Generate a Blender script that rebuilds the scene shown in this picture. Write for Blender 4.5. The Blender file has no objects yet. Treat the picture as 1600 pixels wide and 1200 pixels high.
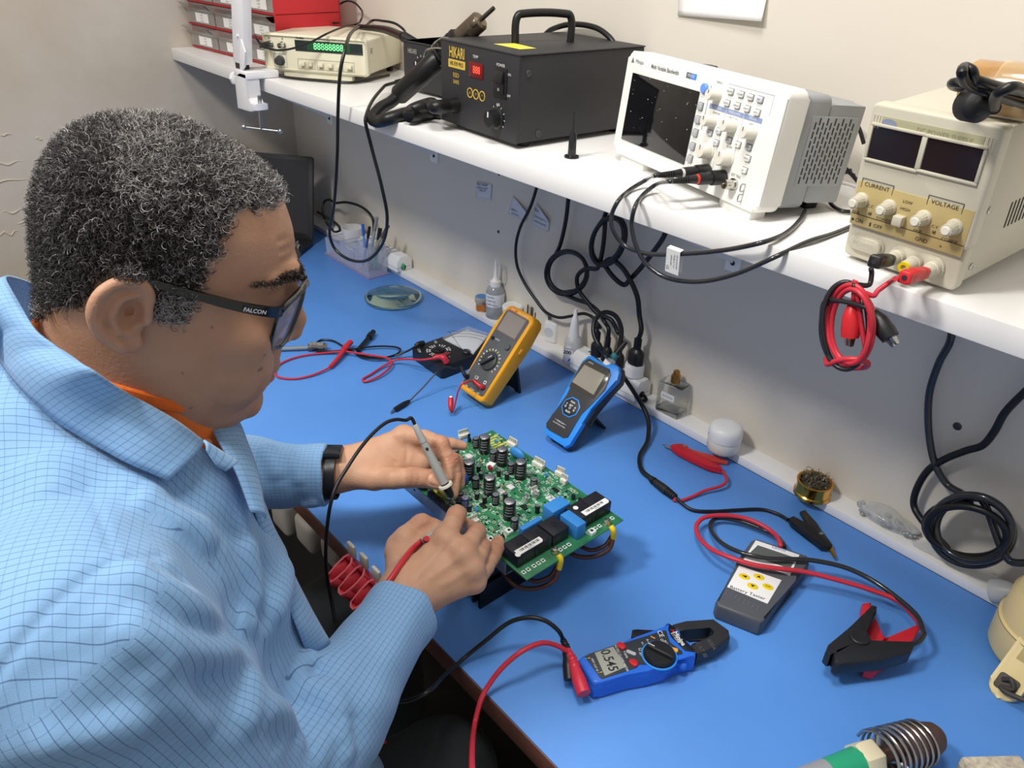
import bpy, bmesh, math, random
import numpy as np
from mathutils import Matrix, Vector
random.seed(7); np.random.seed(7)
SC = bpy.context.scene
COL = SC.collection
# ------------------------------------------------------------------ camera
RC = np.array([[0.65792317, 0.75232177, 0.03389781], [0.40218207, -0.31294955, -0.86041395], [-0.63669984, 0.57971936, -0.50846708]])  # rows: right, down, forward
CAM = np.array([0, 0, 1.55]); FPX = 1200.0
cd = bpy.data.cameras.new('camera'); cam = bpy.data.objects.new('camera', cd); COL.objects.link(cam)
cd.sensor_fit = 'HORIZONTAL'; cd.sensor_width = 36.0; cd.lens = 36.0 * FPX / 1600.0; cd.clip_start = 0.02
cam.matrix_world = Matrix(((RC[0][0], -RC[1][0], -RC[2][0], CAM[0]), (RC[0][1], -RC[1][1], -RC[2][1], CAM[1]), (RC[0][2], -RC[1][2], -RC[2][2], CAM[2]), (0, 0, 0, 1)))
SC.camera = cam
# ------------------------------------------------------------------ light and exposure
SC.view_settings.view_transform = 'Standard'; SC.view_settings.look = 'None'
SC.view_settings.exposure = 0.10; SC.view_settings.gamma = 1.0; SC.view_settings.use_curve_mapping = False
W = bpy.data.worlds.new('room_ambience'); SC.world = W; W.use_nodes = True
bg = W.node_tree.nodes['Background']; bg.inputs[0].default_value = (1.0, 0.975, 0.94, 1); bg.inputs[1].default_value = 0.40
def area(name, loc, target, size, power, col=(1, 1, 1)):
    d = bpy.data.lights.new(name, 'AREA'); d.shape = 'DISK'; d.size = size; d.energy = power; d.color = col
    o = bpy.data.objects.new(name, d); COL.objects.link(o); o.location = loc
    o.rotation_euler = (Vector(target) - Vector(loc)).to_track_quat('-Z', 'Y').to_euler(); return o
area('ceiling_lamp_light', (-0.92, -0.62, 2.72), (-0.75, 0.75, 0.8), 0.30, 27, (1.0, 0.965, 0.92))
area('bench_ceiling_lamp_light', (-0.52, 0.22, 2.72), (-0.55, 0.45, 0.8), 0.45, 15, (1.0, 0.97, 0.94))
SC.cycles.use_denoising = True
SC.cycles.max_bounces = 8; SC.cycles.transparent_max_bounces = 12
# ------------------------------------------------------------------ helpers
def ray(x, y): return RC.T @ np.array([(x - 800) / FPX, (y - 600) / FPX, 1.0])
def at(x, y, z):            # point of the place seen at photo pixel (x, y) on the level plane at height z
    d = ray(x, y); return Vector(CAM + d * ((z - CAM[2]) / d[2]))
def aty(x, y, wy):          # the same on the upright plane parallel to the back wall
    d = ray(x, y); return Vector(CAM + d * ((wy - CAM[1]) / d[1]))
def hang(x, y, r=.004, g=.012):   # point on the shelf top, or just in front of the shelf edge where the pixel falls below it
    p = at(x, y, 1.257 + r); return p if p.y > .763 + r * .5 else aty(x, y, .763 - g)
def dep(x, y, zc): return Vector(CAM + ray(x, y) * zc)
def proj(p):
    v = RC @ (np.asarray(p, float) - CAM); return (800 + FPX * v[0] / v[2], 600 + FPX * v[1] / v[2], v[2])
def lin(c):
    if isinstance(c, str):
        c = tuple(int(c[i:i + 2], 16) / 255 for i in (0, 2, 4))
    return tuple(x / 12.92 if x <= 0.04045 else ((x + 0.055) / 1.055) ** 2.4 for x in c) + (1,)
MATS = {}
def mat(name, col, rough=0.5, metal=0.0, spec=0.5, bump=0, bscale=200, var=0, vscale=8, trans=0, ior=1.45, emit=0, coat=0, sss=0, alpha=1, col2=None, detail=3):
    if name in MATS: return MATS[name]
    m = bpy.data.materials.new(name); MATS[name] = m; m.use_nodes = True
    nt = m.node_tree; b = nt.nodes['Principled BSDF']; L = nt.links
    b.inputs['Base Color'].default_value = lin(col); b.inputs['Roughness'].default_value = rough
    b.inputs['Metallic'].default_value = metal; b.inputs['Specular IOR Level'].default_value = spec
    b.inputs['Transmission Weight'].default_value = trans; b.inputs['IOR'].default_value = ior
    b.inputs['Coat Weight'].default_value = coat; b.inputs['Alpha'].default_value = alpha
    if sss:
        b.inputs['Subsurface Weight'].default_value = sss; b.inputs['Subsurface Radius'].default_value = (1, .35, .2); b.inputs['Subsurface Scale'].default_value = 0.006
    if emit:
        b.inputs['Emission Color'].default_value = lin(col); b.inputs['Emission Strength'].default_value = emit
    tc = nt.nodes.new('ShaderNodeTexCoord')
    if var or col2:
        n = nt.nodes.new('ShaderNodeTexNoise'); n.inputs['Scale'].default_value = vscale; n.inputs['Detail'].default_value = detail
        L.new(tc.outputs['Object'], n.inputs['Vector'])
        mx = nt.nodes.new('ShaderNodeMix'); mx.data_type = 'RGBA'
        a = lin(col); c2 = lin(col2) if col2 else tuple(max(0, v * (1 - var)) for v in a[:3]) + (1,)
        mx.inputs['A'].default_value = a; mx.inputs['B'].default_value = c2
        rp = nt.nodes.new('ShaderNodeMapRange'); rp.inputs['From Min'].default_value = .35; rp.inputs['From Max'].default_value = .65
        L.new(n.outputs['Fac'], rp.inputs['Value']); L.new(rp.outputs['Result'], mx.inputs['Factor']); L.new(mx.outputs['Result'], b.inputs['Base Color'])
    if bump:
        n = nt.nodes.new('ShaderNodeTexNoise'); n.inputs['Scale'].default_value = bscale; n.inputs['Detail'].default_value = 3
        L.new(tc.outputs['Object'], n.inputs['Vector'])
        bp = nt.nodes.new('ShaderNodeBump'); bp.inputs['Strength'].default_value = bump; bp.inputs['Distance'].default_value = 0.002
        L.new(n.outputs['Fac'], bp.inputs['Height']); L.new(bp.outputs['Normal'], b.inputs['Normal'])
    return m
I4 = Matrix.Identity(4)
def FM(o, ex, up):          # frame: X right, Y up the face, Z out of the face
    ex = Vector(ex).normalized(); up = Vector(up); up = (up - ex * up.dot(ex)).normalized(); z = ex.cross(up)
    return Matrix(((ex.x, up.x, z.x, o[0]), (ex.y, up.y, z.y, o[1]), (ex.z, up.z, z.z, o[2]), (0, 0, 0, 1)))
def T(x, y, z): return Matrix.Translation((x, y, z))
def Rz(a): return Matrix.Rotation(a, 4, 'Z')
def Rx(a): return Matrix.Rotation(a, 4, 'X')
def Ry(a): return Matrix.Rotation(a, 4, 'Y')
def spline(P, n=8, closed=False):
    P = [Vector(p) for p in P]; out = []; N = len(P)
    rng = range(N) if closed else range(N - 1)
    for i in rng:
        p1, p2 = P[i], P[(i + 1) % N]
        p0 = P[i - 1] if (closed or i > 0) else p1 * 2 - p2
        p3 = P[(i + 2) % N] if (closed or i + 2 < N) else p2 * 2 - p1
        # centripetal-like: limit tangent by local chord
        d = (p2 - p1).length
        t1 = (p2 - p0); t2 = (p3 - p1)
        a, b2 = (p1 - p0).length + d, (p3 - p2).length + d
        m1 = t1 / a * d if a > 1e-9 else t1 * 0; m2 = t2 / b2 * d if b2 > 1e-9 else t2 * 0
        for k in range(n):
            t = k / n; h = t * t * t; q = t * t
            out.append(p1 * (2 * h - 3 * q + 1) + m1 * (h - 2 * q + t) + p2 * (-2 * h + 3 * q) + m2 * (h - q))
    if not closed: out.append(P[-1].copy())
    return out
def sq(w, h, r=0.002, n=3): # rounded rectangle outline centred on 0
    o = []
    for cx, cy, a0 in ((w / 2 - r, h / 2 - r, 0), (-w / 2 + r, h / 2 - r, 90), (-w / 2 + r, -h / 2 + r, 180), (w / 2 - r, -h / 2 + r, 270)):
        for k in range(n + 1):
            a = math.radians(a0 + 90 * k / n); o.append((cx + r * math.cos(a), cy + r * math.sin(a)))
    return o
class MB:
    def __init__(s): s.b = bmesh.new(); s.mats = []; s.M = I4
    def mi(s, m):
        if m is None: return 0
        if m not in s.mats: s.mats.append(m)
        return s.mats.index(m)
    def _fin(s, vs, fs, m, M):
        Mx = s.M @ (M or I4)
        for v in vs: v.co = Mx @ v.co
        k = s.mi(m)
        for f in fs: f.material_index = k
    def _bev(s, fs, w, seg=2, edges=None):
        es = edges if edges is not None else list({e for f in fs for e in f.edges})
        r = bmesh.ops.bevel(s.b, geom=es, offset=w, segments=seg, affect='EDGES', profile=.5, clamp_overlap=True)
        return r
    def box(s, x0, x1, y0, y1, z0, z1, m=None, bev=0, seg=2, M=None, taper=0):
        b2 = bmesh.new(); t = taper
        c = [b2.verts.new(p) for p in ((x0, y0, z0), (x1, y0, z0), (x1, y1, z0), (x0, y1, z0), (x0 + t, y0 + t, z1), (x1 - t, y0 + t, z1), (x1 - t, y1 - t, z1), (x0 + t, y1 - t, z1))]
        for q in ((3, 2, 1, 0), (4, 5, 6, 7), (0, 1, 5, 4), (1, 2, 6, 5), (2, 3, 7, 6), (3, 0, 4, 7)): b2.faces.new([c[i] for i in q])
        if bev: bmesh.ops.bevel(b2, geom=list(b2.edges), offset=bev, segments=seg, affect='EDGES', profile=.5, clamp_overlap=True)
        s.add(b2, m, M); return s
    def add(s, b2, m, M=None):
        bmesh.ops.recalc_face_normals(b2, faces=list(b2.faces))
        mp = {}
        for v in b2.verts: mp[v] = s.b.verts.new(v.co)
        fs = []
        for f in b2.faces:
            try: fs.append(s.b.faces.new([mp[v] for v in f.verts]))
            except ValueError: pass
        s._fin(list(mp.values()), fs, m, M); b2.free()
    def prism(s, poly, z0, z1, m=None, bev=0, seg=2, M=None, bot=True, scale_top=1.0):
        b2 = bmesh.new(); n = len(poly)
        cx = sum(p[0] for p in poly) / n; cy = sum(p[1] for p in poly) / n
        lo = [b2.verts.new((x, y, z0)) for x, y in poly]; hi = [b2.verts.new((cx + (x - cx) * scale_top, cy + (y - cy) * scale_top, z1)) for x, y in poly]
        ft = b2.faces.new(hi); fb = b2.faces.new(lo[::-1])
        for i in range(n): b2.faces.new((lo[i], lo[(i + 1) % n], hi[(i + 1) % n], hi[i]))
        if bev:
            es = list(ft.edges) + (list(fb.edges) if bot else [])
            bmesh.ops.bevel(b2, geom=es, offset=bev, segments=seg, affect='EDGES', profile=.5, clamp_overlap=True)
        s.add(b2, m, M); return s
    def lathe(s, prof, m=None, seg=24, M=None, cap=True):   # profile (r, z) about Z
        b2 = bmesh.new(); rings = []
        for r, z in prof:
            rings.append([b2.verts.new((r * math.cos(2 * math.pi * k / seg), r * math.sin(2 * math.pi * k / seg), z)) for k in range(seg)])
        for a, c in zip(rings, rings[1:]):
            for k in range(seg): b2.faces.new((a[k], a[(k + 1) % seg], c[(k + 1) % seg], c[k]))
        if cap: b2.faces.new(rings[0][::-1]); b2.faces.new(rings[-1])
        s.add(b2, m, M); return s
    def cyl(s, p0, p1, r0, r1=None, m=None, seg=16, bev=0):
        p0, p1 = Vector(p0), Vector(p1); d = p1 - p0; L = d.length; r1 = r0 if r1 is None else r1
        M = Matrix.Translation(p0) @ d.to_track_quat('Z', 'Y').to_matrix().to_4x4()
        pr = [(r0, 0), (r1, L)]
        if bev: pr = [(r0 - bev, 0), (r0 - bev * .3, bev * .3), (r0, bev), (r1, L - bev), (r1 - bev * .3, L - bev * .3), (r1 - bev, L)]
        return s.lathe(pr, m, seg, M)
    def ell(s, c, r, m=None, M=None, u=16, v=10):
        b2 = bmesh.new(); bmesh.ops.create_uvsphere(b2, u_segments=u, v_segments=v, radius=1)
        r = (r, r, r) if not hasattr(r, '__len__') else r
        for w in b2.verts: w.co = Vector((w.co.x * r[0] + c[0], w.co.y * r[1] + c[1], w.co.z * r[2] + c[2]))
        s.add(b2, m, M); return s
    def tube(s, P, r, m=None, seg=8, n=8, closed=False, smooth=True, sx=1.0):
        Q = spline(P, n, closed) if smooth else [Vector(p) for p in P]
        N = len(Q); R = (lambda t: r) if not callable(r) else r
        tan = []
        for i in range(N):
            a = Q[i - 1] if (i > 0 or closed) else Q[i]; c = Q[(i + 1) % N] if (i + 1 < N or closed) else Q[i]
            t = (c - a); tan.append(t.normalized() if t.length > 1e-9 else Vector((0, 0, 1)))
        up = tan[0].orthogonal().normalized(); rings = []; b2 = bmesh.new()
        for i in range(N):
            if i: up = (up - tan[i] * up.dot(tan[i])); up = up.normalized() if up.length > 1e-6 else tan[i].orthogonal().normalized()
            bi = tan[i].cross(up); rr = R(i / max(1, N - 1))
            rings.append([b2.verts.new(Q[i] + up * (rr * math.cos(2 * math.pi * k / seg)) + bi * (rr * sx * math.sin(2 * math.pi * k / seg))) for k in range(seg)])
        for i in range(N if closed else N - 1):
            a, c = rings[i], rings[(i + 1) % N]
            sh = 0
            if closed and i == N - 1:
                sh = min(range(seg), key=lambda q: (a[0].co - c[q].co).length)
            for k in range(seg): b2.faces.new((a[k], a[(k + 1) % seg], c[(k + 1 + sh) % seg], c[(k + sh) % seg]))
        if not closed: b2.faces.new(rings[0][::-1]); b2.faces.new(rings[-1])
        s.add(b2, m); return s
    def text(s, t, x, y, z, size, m=None, M=None, rot=0, sx=1.0, align='CENTER', bold=0):
        c = bpy.data.curves.new('txt', 'FONT'); c.body = t; c.size = size; c.align_x = align; c.align_y = 'CENTER'; c.offset = bold; c.resolution_u = 3
        o = bpy.data.objects.new('txt', c); me = o.to_mesh()
        b2 = bmesh.new(); b2.from_mesh(me); o.to_mesh_clear(); bpy.data.objects.remove(o); bpy.data.curves.remove(c)
        k = s.mi(m); Mx = s.M @ (M or I4) @ T(x, y, z) @ Rz(rot) @ Matrix.Diagonal((sx, 1, 1, 1)); mp = {}
        for v in b2.verts: mp[v] = s.b.verts.new(Mx @ v.co)
        for f in b2.faces:
            try: s.b.faces.new([mp[v] for v in f.verts]).material_index = k
            except ValueError: pass
        b2.free(); return s
    def quad(s, pts, m=None):
        vs = [s.b.verts.new(s.M @ Vector(p)) for p in pts]; f = s.b.faces.new(vs); f.material_index = s.mi(m); return s
    def build(s, name, parent=None, m=None, ang=38, sharp=False):
        me = bpy.data.meshes.new(name); s.b.to_mesh(me); s.b.free()
        for x in (s.mats or ([m] if m else [])): me.materials.append(x)
        if not sharp:
            me.polygons.foreach_set('use_smooth', [True] * len(me.polygons)); me.set_sharp_from_angle(angle=math.radians(ang))
        o = bpy.data.objects.new(name, me); COL.objects.link(o)
        if parent is not None: o.parent = parent
        return o
def tag(o, label, cat, group=None):
    o['label'] = label; o['category'] = cat
    if group: o['group'] = group
    return o
def thing(name, label, cat, M=I4, group=None):
    o = bpy.data.objects.new(name, None); COL.objects.link(o); o.empty_display_size = .02
    o.matrix_world = M; return tag(o, label, cat, group)
def structure(o): o['kind'] = 'structure'; return o
def part_label(o, l): o['label'] = l; return o
# ------------------------------------------------------------------ palette
BLACK = mat('black_plastic', '1c1c1e', .38); BLACKM = mat('matt_black_rubber', '19191b', .6); CABLE = mat('black_cable', '161617', .38)
REDC = mat('red_cable', 'c8303f', .4); REDP = mat('red_plastic', 'd0272f', .38); STEEL = mat('steel', 'b4b4b2', .28, 1.0); NICKEL = mat('nickel', 'c9c6be', .22, 1.0)
WHITEP = mat('white_plastic', 'eeeeec', .4); DARKG = mat('dark_grey_plastic', '3c3f42', .45); GOLDP = mat('gold_print', 'd9b64c', .5); WPRINT = mat('white_print', 'ececec', .5)
KPRINT = mat('black_print', '26262a', .6); GPRINT = mat('grey_print', '6b6d72', .6); YEL = mat('yellow_plastic', 'f2d321', .4); BLUEL = mat('light_blue_plastic', '2f8fe8', .38)
GLASSD = mat('dark_display_glass', '0b0b0f', .08, spec=.6, coat=.5); PAPER = mat('white_paper', 'f2f1ee', .8); BRASS = mat('brass', 'c9912f', .25, 1.0)
# ------------------------------------------------------------------ room
TZ = .75; YF = .399; YL = 1.046; YW = 1.088; XW = -2.206; SY = .763; SB = 1.229; ST = 1.257; LEDGE = .766
def wall_mat(name, base, stain):
    m = mat(name, base, .75, bump=.25, bscale=6); nt = m.node_tree; b = nt.nodes['Principled BSDF']; L = nt.links
    tc = nt.nodes.new('ShaderNodeTexCoord'); n = nt.nodes.new('ShaderNodeTexNoise'); n.inputs['Scale'].default_value = 3.0; n.inputs['Detail'].default_value = 8; n.inputs['Roughness'].default_value = .6
    L.new(tc.outputs['Object'], n.inputs['Vector']); r = nt.nodes.new('ShaderNodeValToRGB'); r.color_ramp.elements[0].position = .38; r.color_ramp.elements[1].position = .68
    r.color_ramp.elements[0].color = lin(base); r.color_ramp.elements[1].color = lin(stain); L.new(n.outputs['Fac'], r.inputs['Fac']); L.new(r.outputs['Color'], b.inputs['Base Color']); return m
WALLB = mat('back_wall_paint', 'ddd6c9', .7, bump=.12, bscale=30, var=.05, vscale=2)
WALLL = wall_mat('left_wall_plaster', 'cbc3b8', 'bdb1a0')
structure(MB().box(XW - .1, 1.0, YW, YW + .1, 0, 2.75, WALLB).build('wall_back'))
structure(MB().box(XW - .1, XW, -2.2, YW, 0, 2.75, WALLL).build('wall_left'))
structure(MB().box(XW - .1, 1.4, -2.2, YW + .1, -.05, 0, mat('dark_floor', '171614', .7, bump=.1, bscale=30, var=.3)).build('floor'))
WHITE = mat('white_laminate', 'f0efed', .38, bump=.03, bscale=40)
structure(MB().box(XW + .001, 1.0, YL, YW + .001, TZ, LEDGE, WHITE, .001).build('trim_1'))
# plaster damage on the left wall: small ridges where paint has peeled
mb = MB()
for px, py, l in ((5, 255, .09), (0, 282, .14), (20, 330, .05), (12, 365, .06), (38, 345, .04), (60, 215, .02), (8, 210, .03)):
    d = ray(px, py); p = Vector(CAM + d * ((XW - CAM[0]) / d[0]))
    q = [p + Vector((0, (k / 5 - .5) * l, random.uniform(-.006, .006))) for k in range(6)]
    mb.tube(q, lambda t: .0025 * math.sin(math.pi * min(max(t, .05), .95)), mat('peeled_plaster', 'c9bda9', .9), 6, 3)
structure(mb.build('trim_2'))
# ------------------------------------------------------------------ workbench
t = thing('workbench', 'brown wooden workbench covered by the blue mat', 'table', T(-.6, .7, 0))
WOOD = mat('brown_wood_edge', '6b4438', .45, bump=.1, bscale=60, col2='4a302b', vscale=14)
o = MB().box(XW + .003 + .6, .9 + .6, YF - .7, YW - .7 - .024, TZ - .035, TZ - .002, WOOD, .002).build('tabletop', t)
LEGM = mat('dark_wood_leg', '2b211d', .6)
for x in (-1.45, .85 + .5):
    for y in (-.25, .33): MB().box(x, x + .06, y, y + .06, 0, TZ - .035, LEGM, .003).build('leg', t)
MATB = mat('blue_mat_rubber', '5c97e4', .42, spec=.35, bump=.04, bscale=300, var=.08, vscale=5)
mb = MB(); mb.box(XW + .004, .9, YF + .0015, YL - .0005, TZ - .002, TZ, MATB, .0005)
tag(mb.build('bench_mat'), 'large blue antistatic mat covering the whole workbench top', 'mat')
# ------------------------------------------------------------------ shelf
t = thing('wall_shelf', 'long white wall shelf carrying the instruments above the bench', 'shelf', T(-1, SY, SB))
MB().box(XW + .002 + 1, 1.9, 0, YW - SY - .001, 0, ST - SB, WHITE, .0015).build('board', t)
for x in (-1.497, -1.985, -.655, -.115):
    b = MB(); b.M = T(x + 1, 0, 0)
    D = YW - SY
    b.box(-.002, .002, .06, D - .004, -.012, -.001, WHITE); b.box(-.014, .014, .05, D - .002, -.003, -.0005, WHITE)
    b.box(-.014, .014, D - .004, D - .0005, -.16, -.001, WHITE)
    b.prism([(.07, -.012), (D - .005, -.13), (D - .005, -.145), (.05, -.012)], -.001, .001, WHITE, M=Matrix(((0, 0, 1, 0), (1, 0, 0, 0), (0, 1, 0, 0), (0, 0, 0, 1))))
    br = b.build('bracket', t)
    s = MB(); s.M = T(x + 1, D - .004, 0) @ Rx(math.pi / 2)
    for zz in (-.03, -.145): s.lathe([(.004, 0), (.004, .0015), (.002, .003)], KPRINT, 10, T(0, zz, 0))
    s.build('screw', br)
# ------------------------------------------------------------------ instruments on the shelf
def upright(x, y, z, yaw, tilt=0):
    a = math.radians(yaw); tl = math.radians(tilt)
    ex = Vector((math.cos(a), math.sin(a), 0)); n = Vector((math.sin(a), -math.cos(a), 0))
    return FM((x, y, z), ex, Vector((0, 0, 1)) * math.cos(tl) - n * math.sin(tl))
def knob_mb(mb, x, y, z, r, h, m, flutes=16, m2=None, dz=.25):
    prof = []
    n = flutes * 2; pts = [((r if k % 2 else r * .93) * math.cos(2 * math.pi * k / n), (r if k % 2 else r * .93) * math.sin(2 * math.pi * k / n)) for k in range(n)]
    mb.lathe([(r * 1.25, 0), (r * 1.25, h * dz * .6), (r * 1.05, h * dz)], m, 24, T(x, y, z))
    mb.prism(pts, h * dz, h, m, bev=r * .12, M=T(x, y, z), bot=False, scale_top=.92)
    if m2: mb.box(-r * .1, r * .1, r * .2, r * .8, h, h + .0004, m2, M=T(x, y, z))
STB = mat('black_powder_coat', '2b2b2e', .55, bump=.05, bscale=500)
# --- hot air station
w, h, d = .207, .129, .266
S = upright(-1.1045, .8179, ST + .008, -3.2)
t = thing('hot_air_station', 'black metal hot air rework station with carrying handle and red display', 'soldering station', S)
b = MB(); b.box(.002, w - .002, .001, h - .0025, -d, -.003, STB, .0015); b.box(0, w, 0, h, -.003, 0, STB, .001)
b.box(0, w, h - .0022, h, -d, .001, STB, .0008); b.build('housing', t)
U = lambda u: u * w
V = lambda v: (1 - v) * h
b = MB()
b.text('HIKARI', U(.225), V(.135), .0004, .0225, GOLDP, sx=.62, bold=.0004)
b.prism(sq(U(.23), .0125, .001), .0002, .0006, GOLDP, M=T(U(.225), V(.262), 0)); b.text('HK-939 PRO', U(.225), V(.262), .0008, .0088, KPRINT, sx=.8, bold=.0002)
b.text('ESD', U(.215), V(.395), .0004, .0092, GOLDP, sx=1.1); b.text('SAFE', U(.215), V(.475), .0004, .0085, GOLDP, sx=.95)
b.text('TEMP', U(.475), V(.125), .0004, .006, WPRINT); b.text('POWER', U(.79), V(.155), .0004, .006, WPRINT)
b.text('ON', U(.895), V(.235), .0004, .005, WPRINT); b.text('OFF', U(.895), V(.47), .0004, .005, WPRINT); b.text('AIR', U(.77), V(.60), .0004, .006, WPRINT)
for k, c in enumerate((.405, .483, .565)):
    b.lathe([(.0078, 0), (.0078, .0006), (.0064, .0006), (.0064, 0)], GOLDP, 24, T(U(c), V(.555), 0), cap=False); b.text('\u25b2\u25bc\u25cf'[k] if 0 else 'AV*'[k], U(c), V(.555), .0004, .006, GOLDP)
for k in range(9):
    a = math.radians(-140 + 35 * k - 90 + 180); a = math.radians(220 - 32 * k)
    b.box(.0165, .0195, -.0005, .0005, .0002, .0005, WPRINT, M=T(U(.765), V(.755), 0) @ Rz(a))
part_label(b.build('panel_marks', t), 'gold and white panel lettering')
b = MB(); b.box(-.019, .019, -.0115, .0115, .0002, .0012, mat('red_filter', '6d0f12', .15), .0006, M=T(U(.485), V(.275), 0)); dsp = b.build('display', t)
b = MB(); b.text('888', U(.495), V(.275), .0014, .0155, mat('red_led', 'ff4a3a', .5, emit=1.6), sx=.85); part_label(b.build('digits', dsp), 'glowing red digits')
b = MB(); b.box(-.0165, .0165, -.0215, .0215, 0, .002, BLACK, .0008, M=T(U(.795), V(.345), 0)); sw = b.build('power_switch', t)
b = MB(); b.box(-.011, .011, -.016, .001, .002, .0045, BLACK, .001, M=T(U(.795), V(.345), 0)); b.box(-.011, .011, -.001, .016, .002, .0095, BLACK, .001, M=T(U(.795), V(.345), 0) @ Rx(-.25))
b.text('O', U(.795), V(.42), .0048, .006, WPRINT); b.build('rocker', sw)
b = MB(); knob_mb(b, U(.765), V(.755), 0, .0135, .019, BLACK, 14, WPRINT); b.build('knob', t)
for ax, ay, az in ((0, .015, 0), (1, .015, 0)):
    for zz in (-.03, -d + .03): MB().lathe([(.011, -.008), (.012, 0)], BLACKM, 14, T(.022 + ax * (w - .044), 0, zz) @ Rx(-math.pi / 2)).build('foot', t)
SI = S.inverted()
q = [SI @ at(x, y, ST + .008 + h) for x, y in ((805, 67), (891, 66))]
b = MB(); hh = .042
b.tube([q[0], q[0] + Vector((0, hh * .75, 0)), q[0] * .93 + q[1] * .07 + Vector((0, hh, 0)), q[0] * .07 + q[1] * .93 + Vector((0, hh, 0)), q[1] + Vector((0, hh * .75, 0)), q[1]], .0062, BLACK, 12, 8)
b.build('handle', t)
b = MB()
for yy, zz in ((.102, -.02), (.012, -.045)): b.lathe([(.0052, 0), (.0052, .0012), (.0035, .0024), (.0015, .0012)], BLACK, 16, T(w, yy, zz) @ Ry(math.pi / 2))
for k, (yy, zz) in enumerate(((.102, -.02), (.012, -.045))):
    MB().lathe([(.0052, 0), (.0052, .0012), (.004, .0024), (.0016, .0012)], STEEL if 0 else DARKG, 16, T(w - .002, yy, zz) @ Ry(math.pi / 2)).build('side_screw', t)
b.b.free()
MB().box(-.0, .066, -.001, -.0004, 0, .001, YEL).b.free()
q = [SI @ at(x, y, ST + .008 + h + .0004) for x, y in ((771, 68.5), (804, 67.5), (838, 75.5), (812, 77))]
part_label(MB().quad(q, mat('yellow_sticker', 'f4e04a', .5)).build('warning_sticker', t), 'yellow sticker on the top front edge')
b = MB(); b.lathe([(.013, 0), (.012, .006), (.0105, .022), (.0095, .03)], CABLE, 20, T(U(.22), V(.755), 0)); hz = b.build('hose_outlet', t)
# power cord loop behind the station
b = MB(); b.tube([aty(x, y, 1.07) for x, y in ((850, 56), (862, 46), (892, 38), (930, 43), (952, 58), (962, 75), (965, 95))] + [Vector((aty(965, 95, 1.07).x, 1.075, ST + .005))], .0048, CABLE, 10)
tag(b.build('cord'), 'black cord arching up behind the black station with the handle', 'cord')
# --- hot air handpiece and its hose
def atx(x, y, wx):
    q = ray(x, y); return Vector(CAM + q * ((wx - CAM[0]) / q[0]))
A0, A1 = atx(622, 150, -1.24), atx(772, 12, -1.075)
ax = (A1 - A0).normalized(); LL = (A1 - A0).length
Mh = FM(A0, ax.cross(Vector((0, -1, .4))).normalized(), ax.cross(ax.cross(Vector((0, -1, .4))).normalized()))
Mh = Matrix.Translation(A0) @ ax.to_track_quat('Z', 'Y').to_matrix().to_4x4()
t = thing('hot_air_gun', 'black hot air gun with steel nozzle resting against the station side', 'hot air gun', Mh @ Matrix.Diagonal((1.22, 1.22, 1, 1)))
k = LL / .235
MB().lathe([(.010 * k, -.004), (.0125 * k, 0), (.014 * k, .004), (.0145 * k, .06), (.0145 * k, .108), (.012 * k, .112)], CABLE, 24, Matrix.Scale(1, 4)).build('handle', t)
b = MB(); pr = [(.012 * k, .110 * k)]
for q in range(5): pr += [(.017 * k, (.114 + q * .009) * k), (.017 * k, (.118 + q * .009) * k), (.0145 * k, (.1185 + q * .009) * k), (.0145 * k, (.1225 + q * .009) * k)]
b.lathe(pr + [(.012 * k, .16 * k)], BLACKM, 24); b.build('ribbed_collar', t)
MB().lathe([(.0125 * k, .155 * k), (.0132 * k, .16 * k), (.0132 * k, .203 * k), (.010 * k, .207 * k), (.004 * k, .208 * k)], mat('heat_stained_steel', '8a7d6c', .35, 1.0, var=.3, vscale=60), 24).build('heater_barrel', t)
b = MB(); b.box(-.0155 * k, .0155 * k, -.004, .004, .192 * k, .204 * k, mat('heat_stained_steel', ''), .002); b.cyl((.016 * k, -.006, .198 * k), (.016 * k, .006, .198 * k), .0028, None, STEEL, 10); b.build('nozzle_clamp', t)
MB().lathe([(.003 * k, .205 * k), (.0028 * k, LL), (.0018 * k, LL), (.0018 * k, LL - .01)], mat('dark_steel', '5a5550', .4, 1.0), 14).build('nozzle', t)
o0 = S @ Vector((U(.22), V(.755), .03))
hp = [o0 + (S.to_3x3() @ Vector((0, 0, -.012))), o0 + S.to_3x3() @ Vector((0, .001, .012)), at(672, 163, ST + .034), at(645, 172, ST + .022), at(640, 181, ST + .016), at(662, 178, ST + .012), at(685, 172, ST + .011)]
hose = thing('air_hose', 'black corrugated air hose from the station panel to the hot air gun', 'hose', Matrix.Translation(hp[0]))
hose.matrix_world = I4
MB().tube(hp, .0112, CABLE, 14).build('outlet_length', hose)
hb_ = hang(582, 187, .0112); MB().tube([at(690, 176, ST + .0115), at(660, 173, ST + .0115), at(632, 178, ST + .0115), hang(606, 186, .0115), hang(590, 190, .0115), hb_ + Vector((0, 0, .002)), hb_ * .62 + A0 * .38 + Vector((-.004, 0, .004)), hb_ * .3 + A0 * .7 + Vector((0, 0, .001)), A0 + ax * .006], .0108, CABLE, 14).build('gun_length', hose)
# gun holder: two bent steel wires at the station side
t = thing('gun_holder', 'bright bent wire holder for the gun beside the black station', 'holder', I4)
pz = A0 + ax * (.118 * k)
for q in (-.012, .006):
    b = MB(); s0 = S @ Vector((.001, h - .02 + q, -.03)); off = ax * q
    b.tube([s0, s0 + S.to_3x3() @ Vector((-.012, .012, .01)), pz + off + Vector((-.02, -.01, .012)), pz + off + Vector((-.028, -.012, .0)), pz + off + Vector((-.02, -.018, -.018)), pz + off + Vector((.0, -.012, -.022))], .0018, NICKEL, 8)
    b.build('wire', t)
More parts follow.
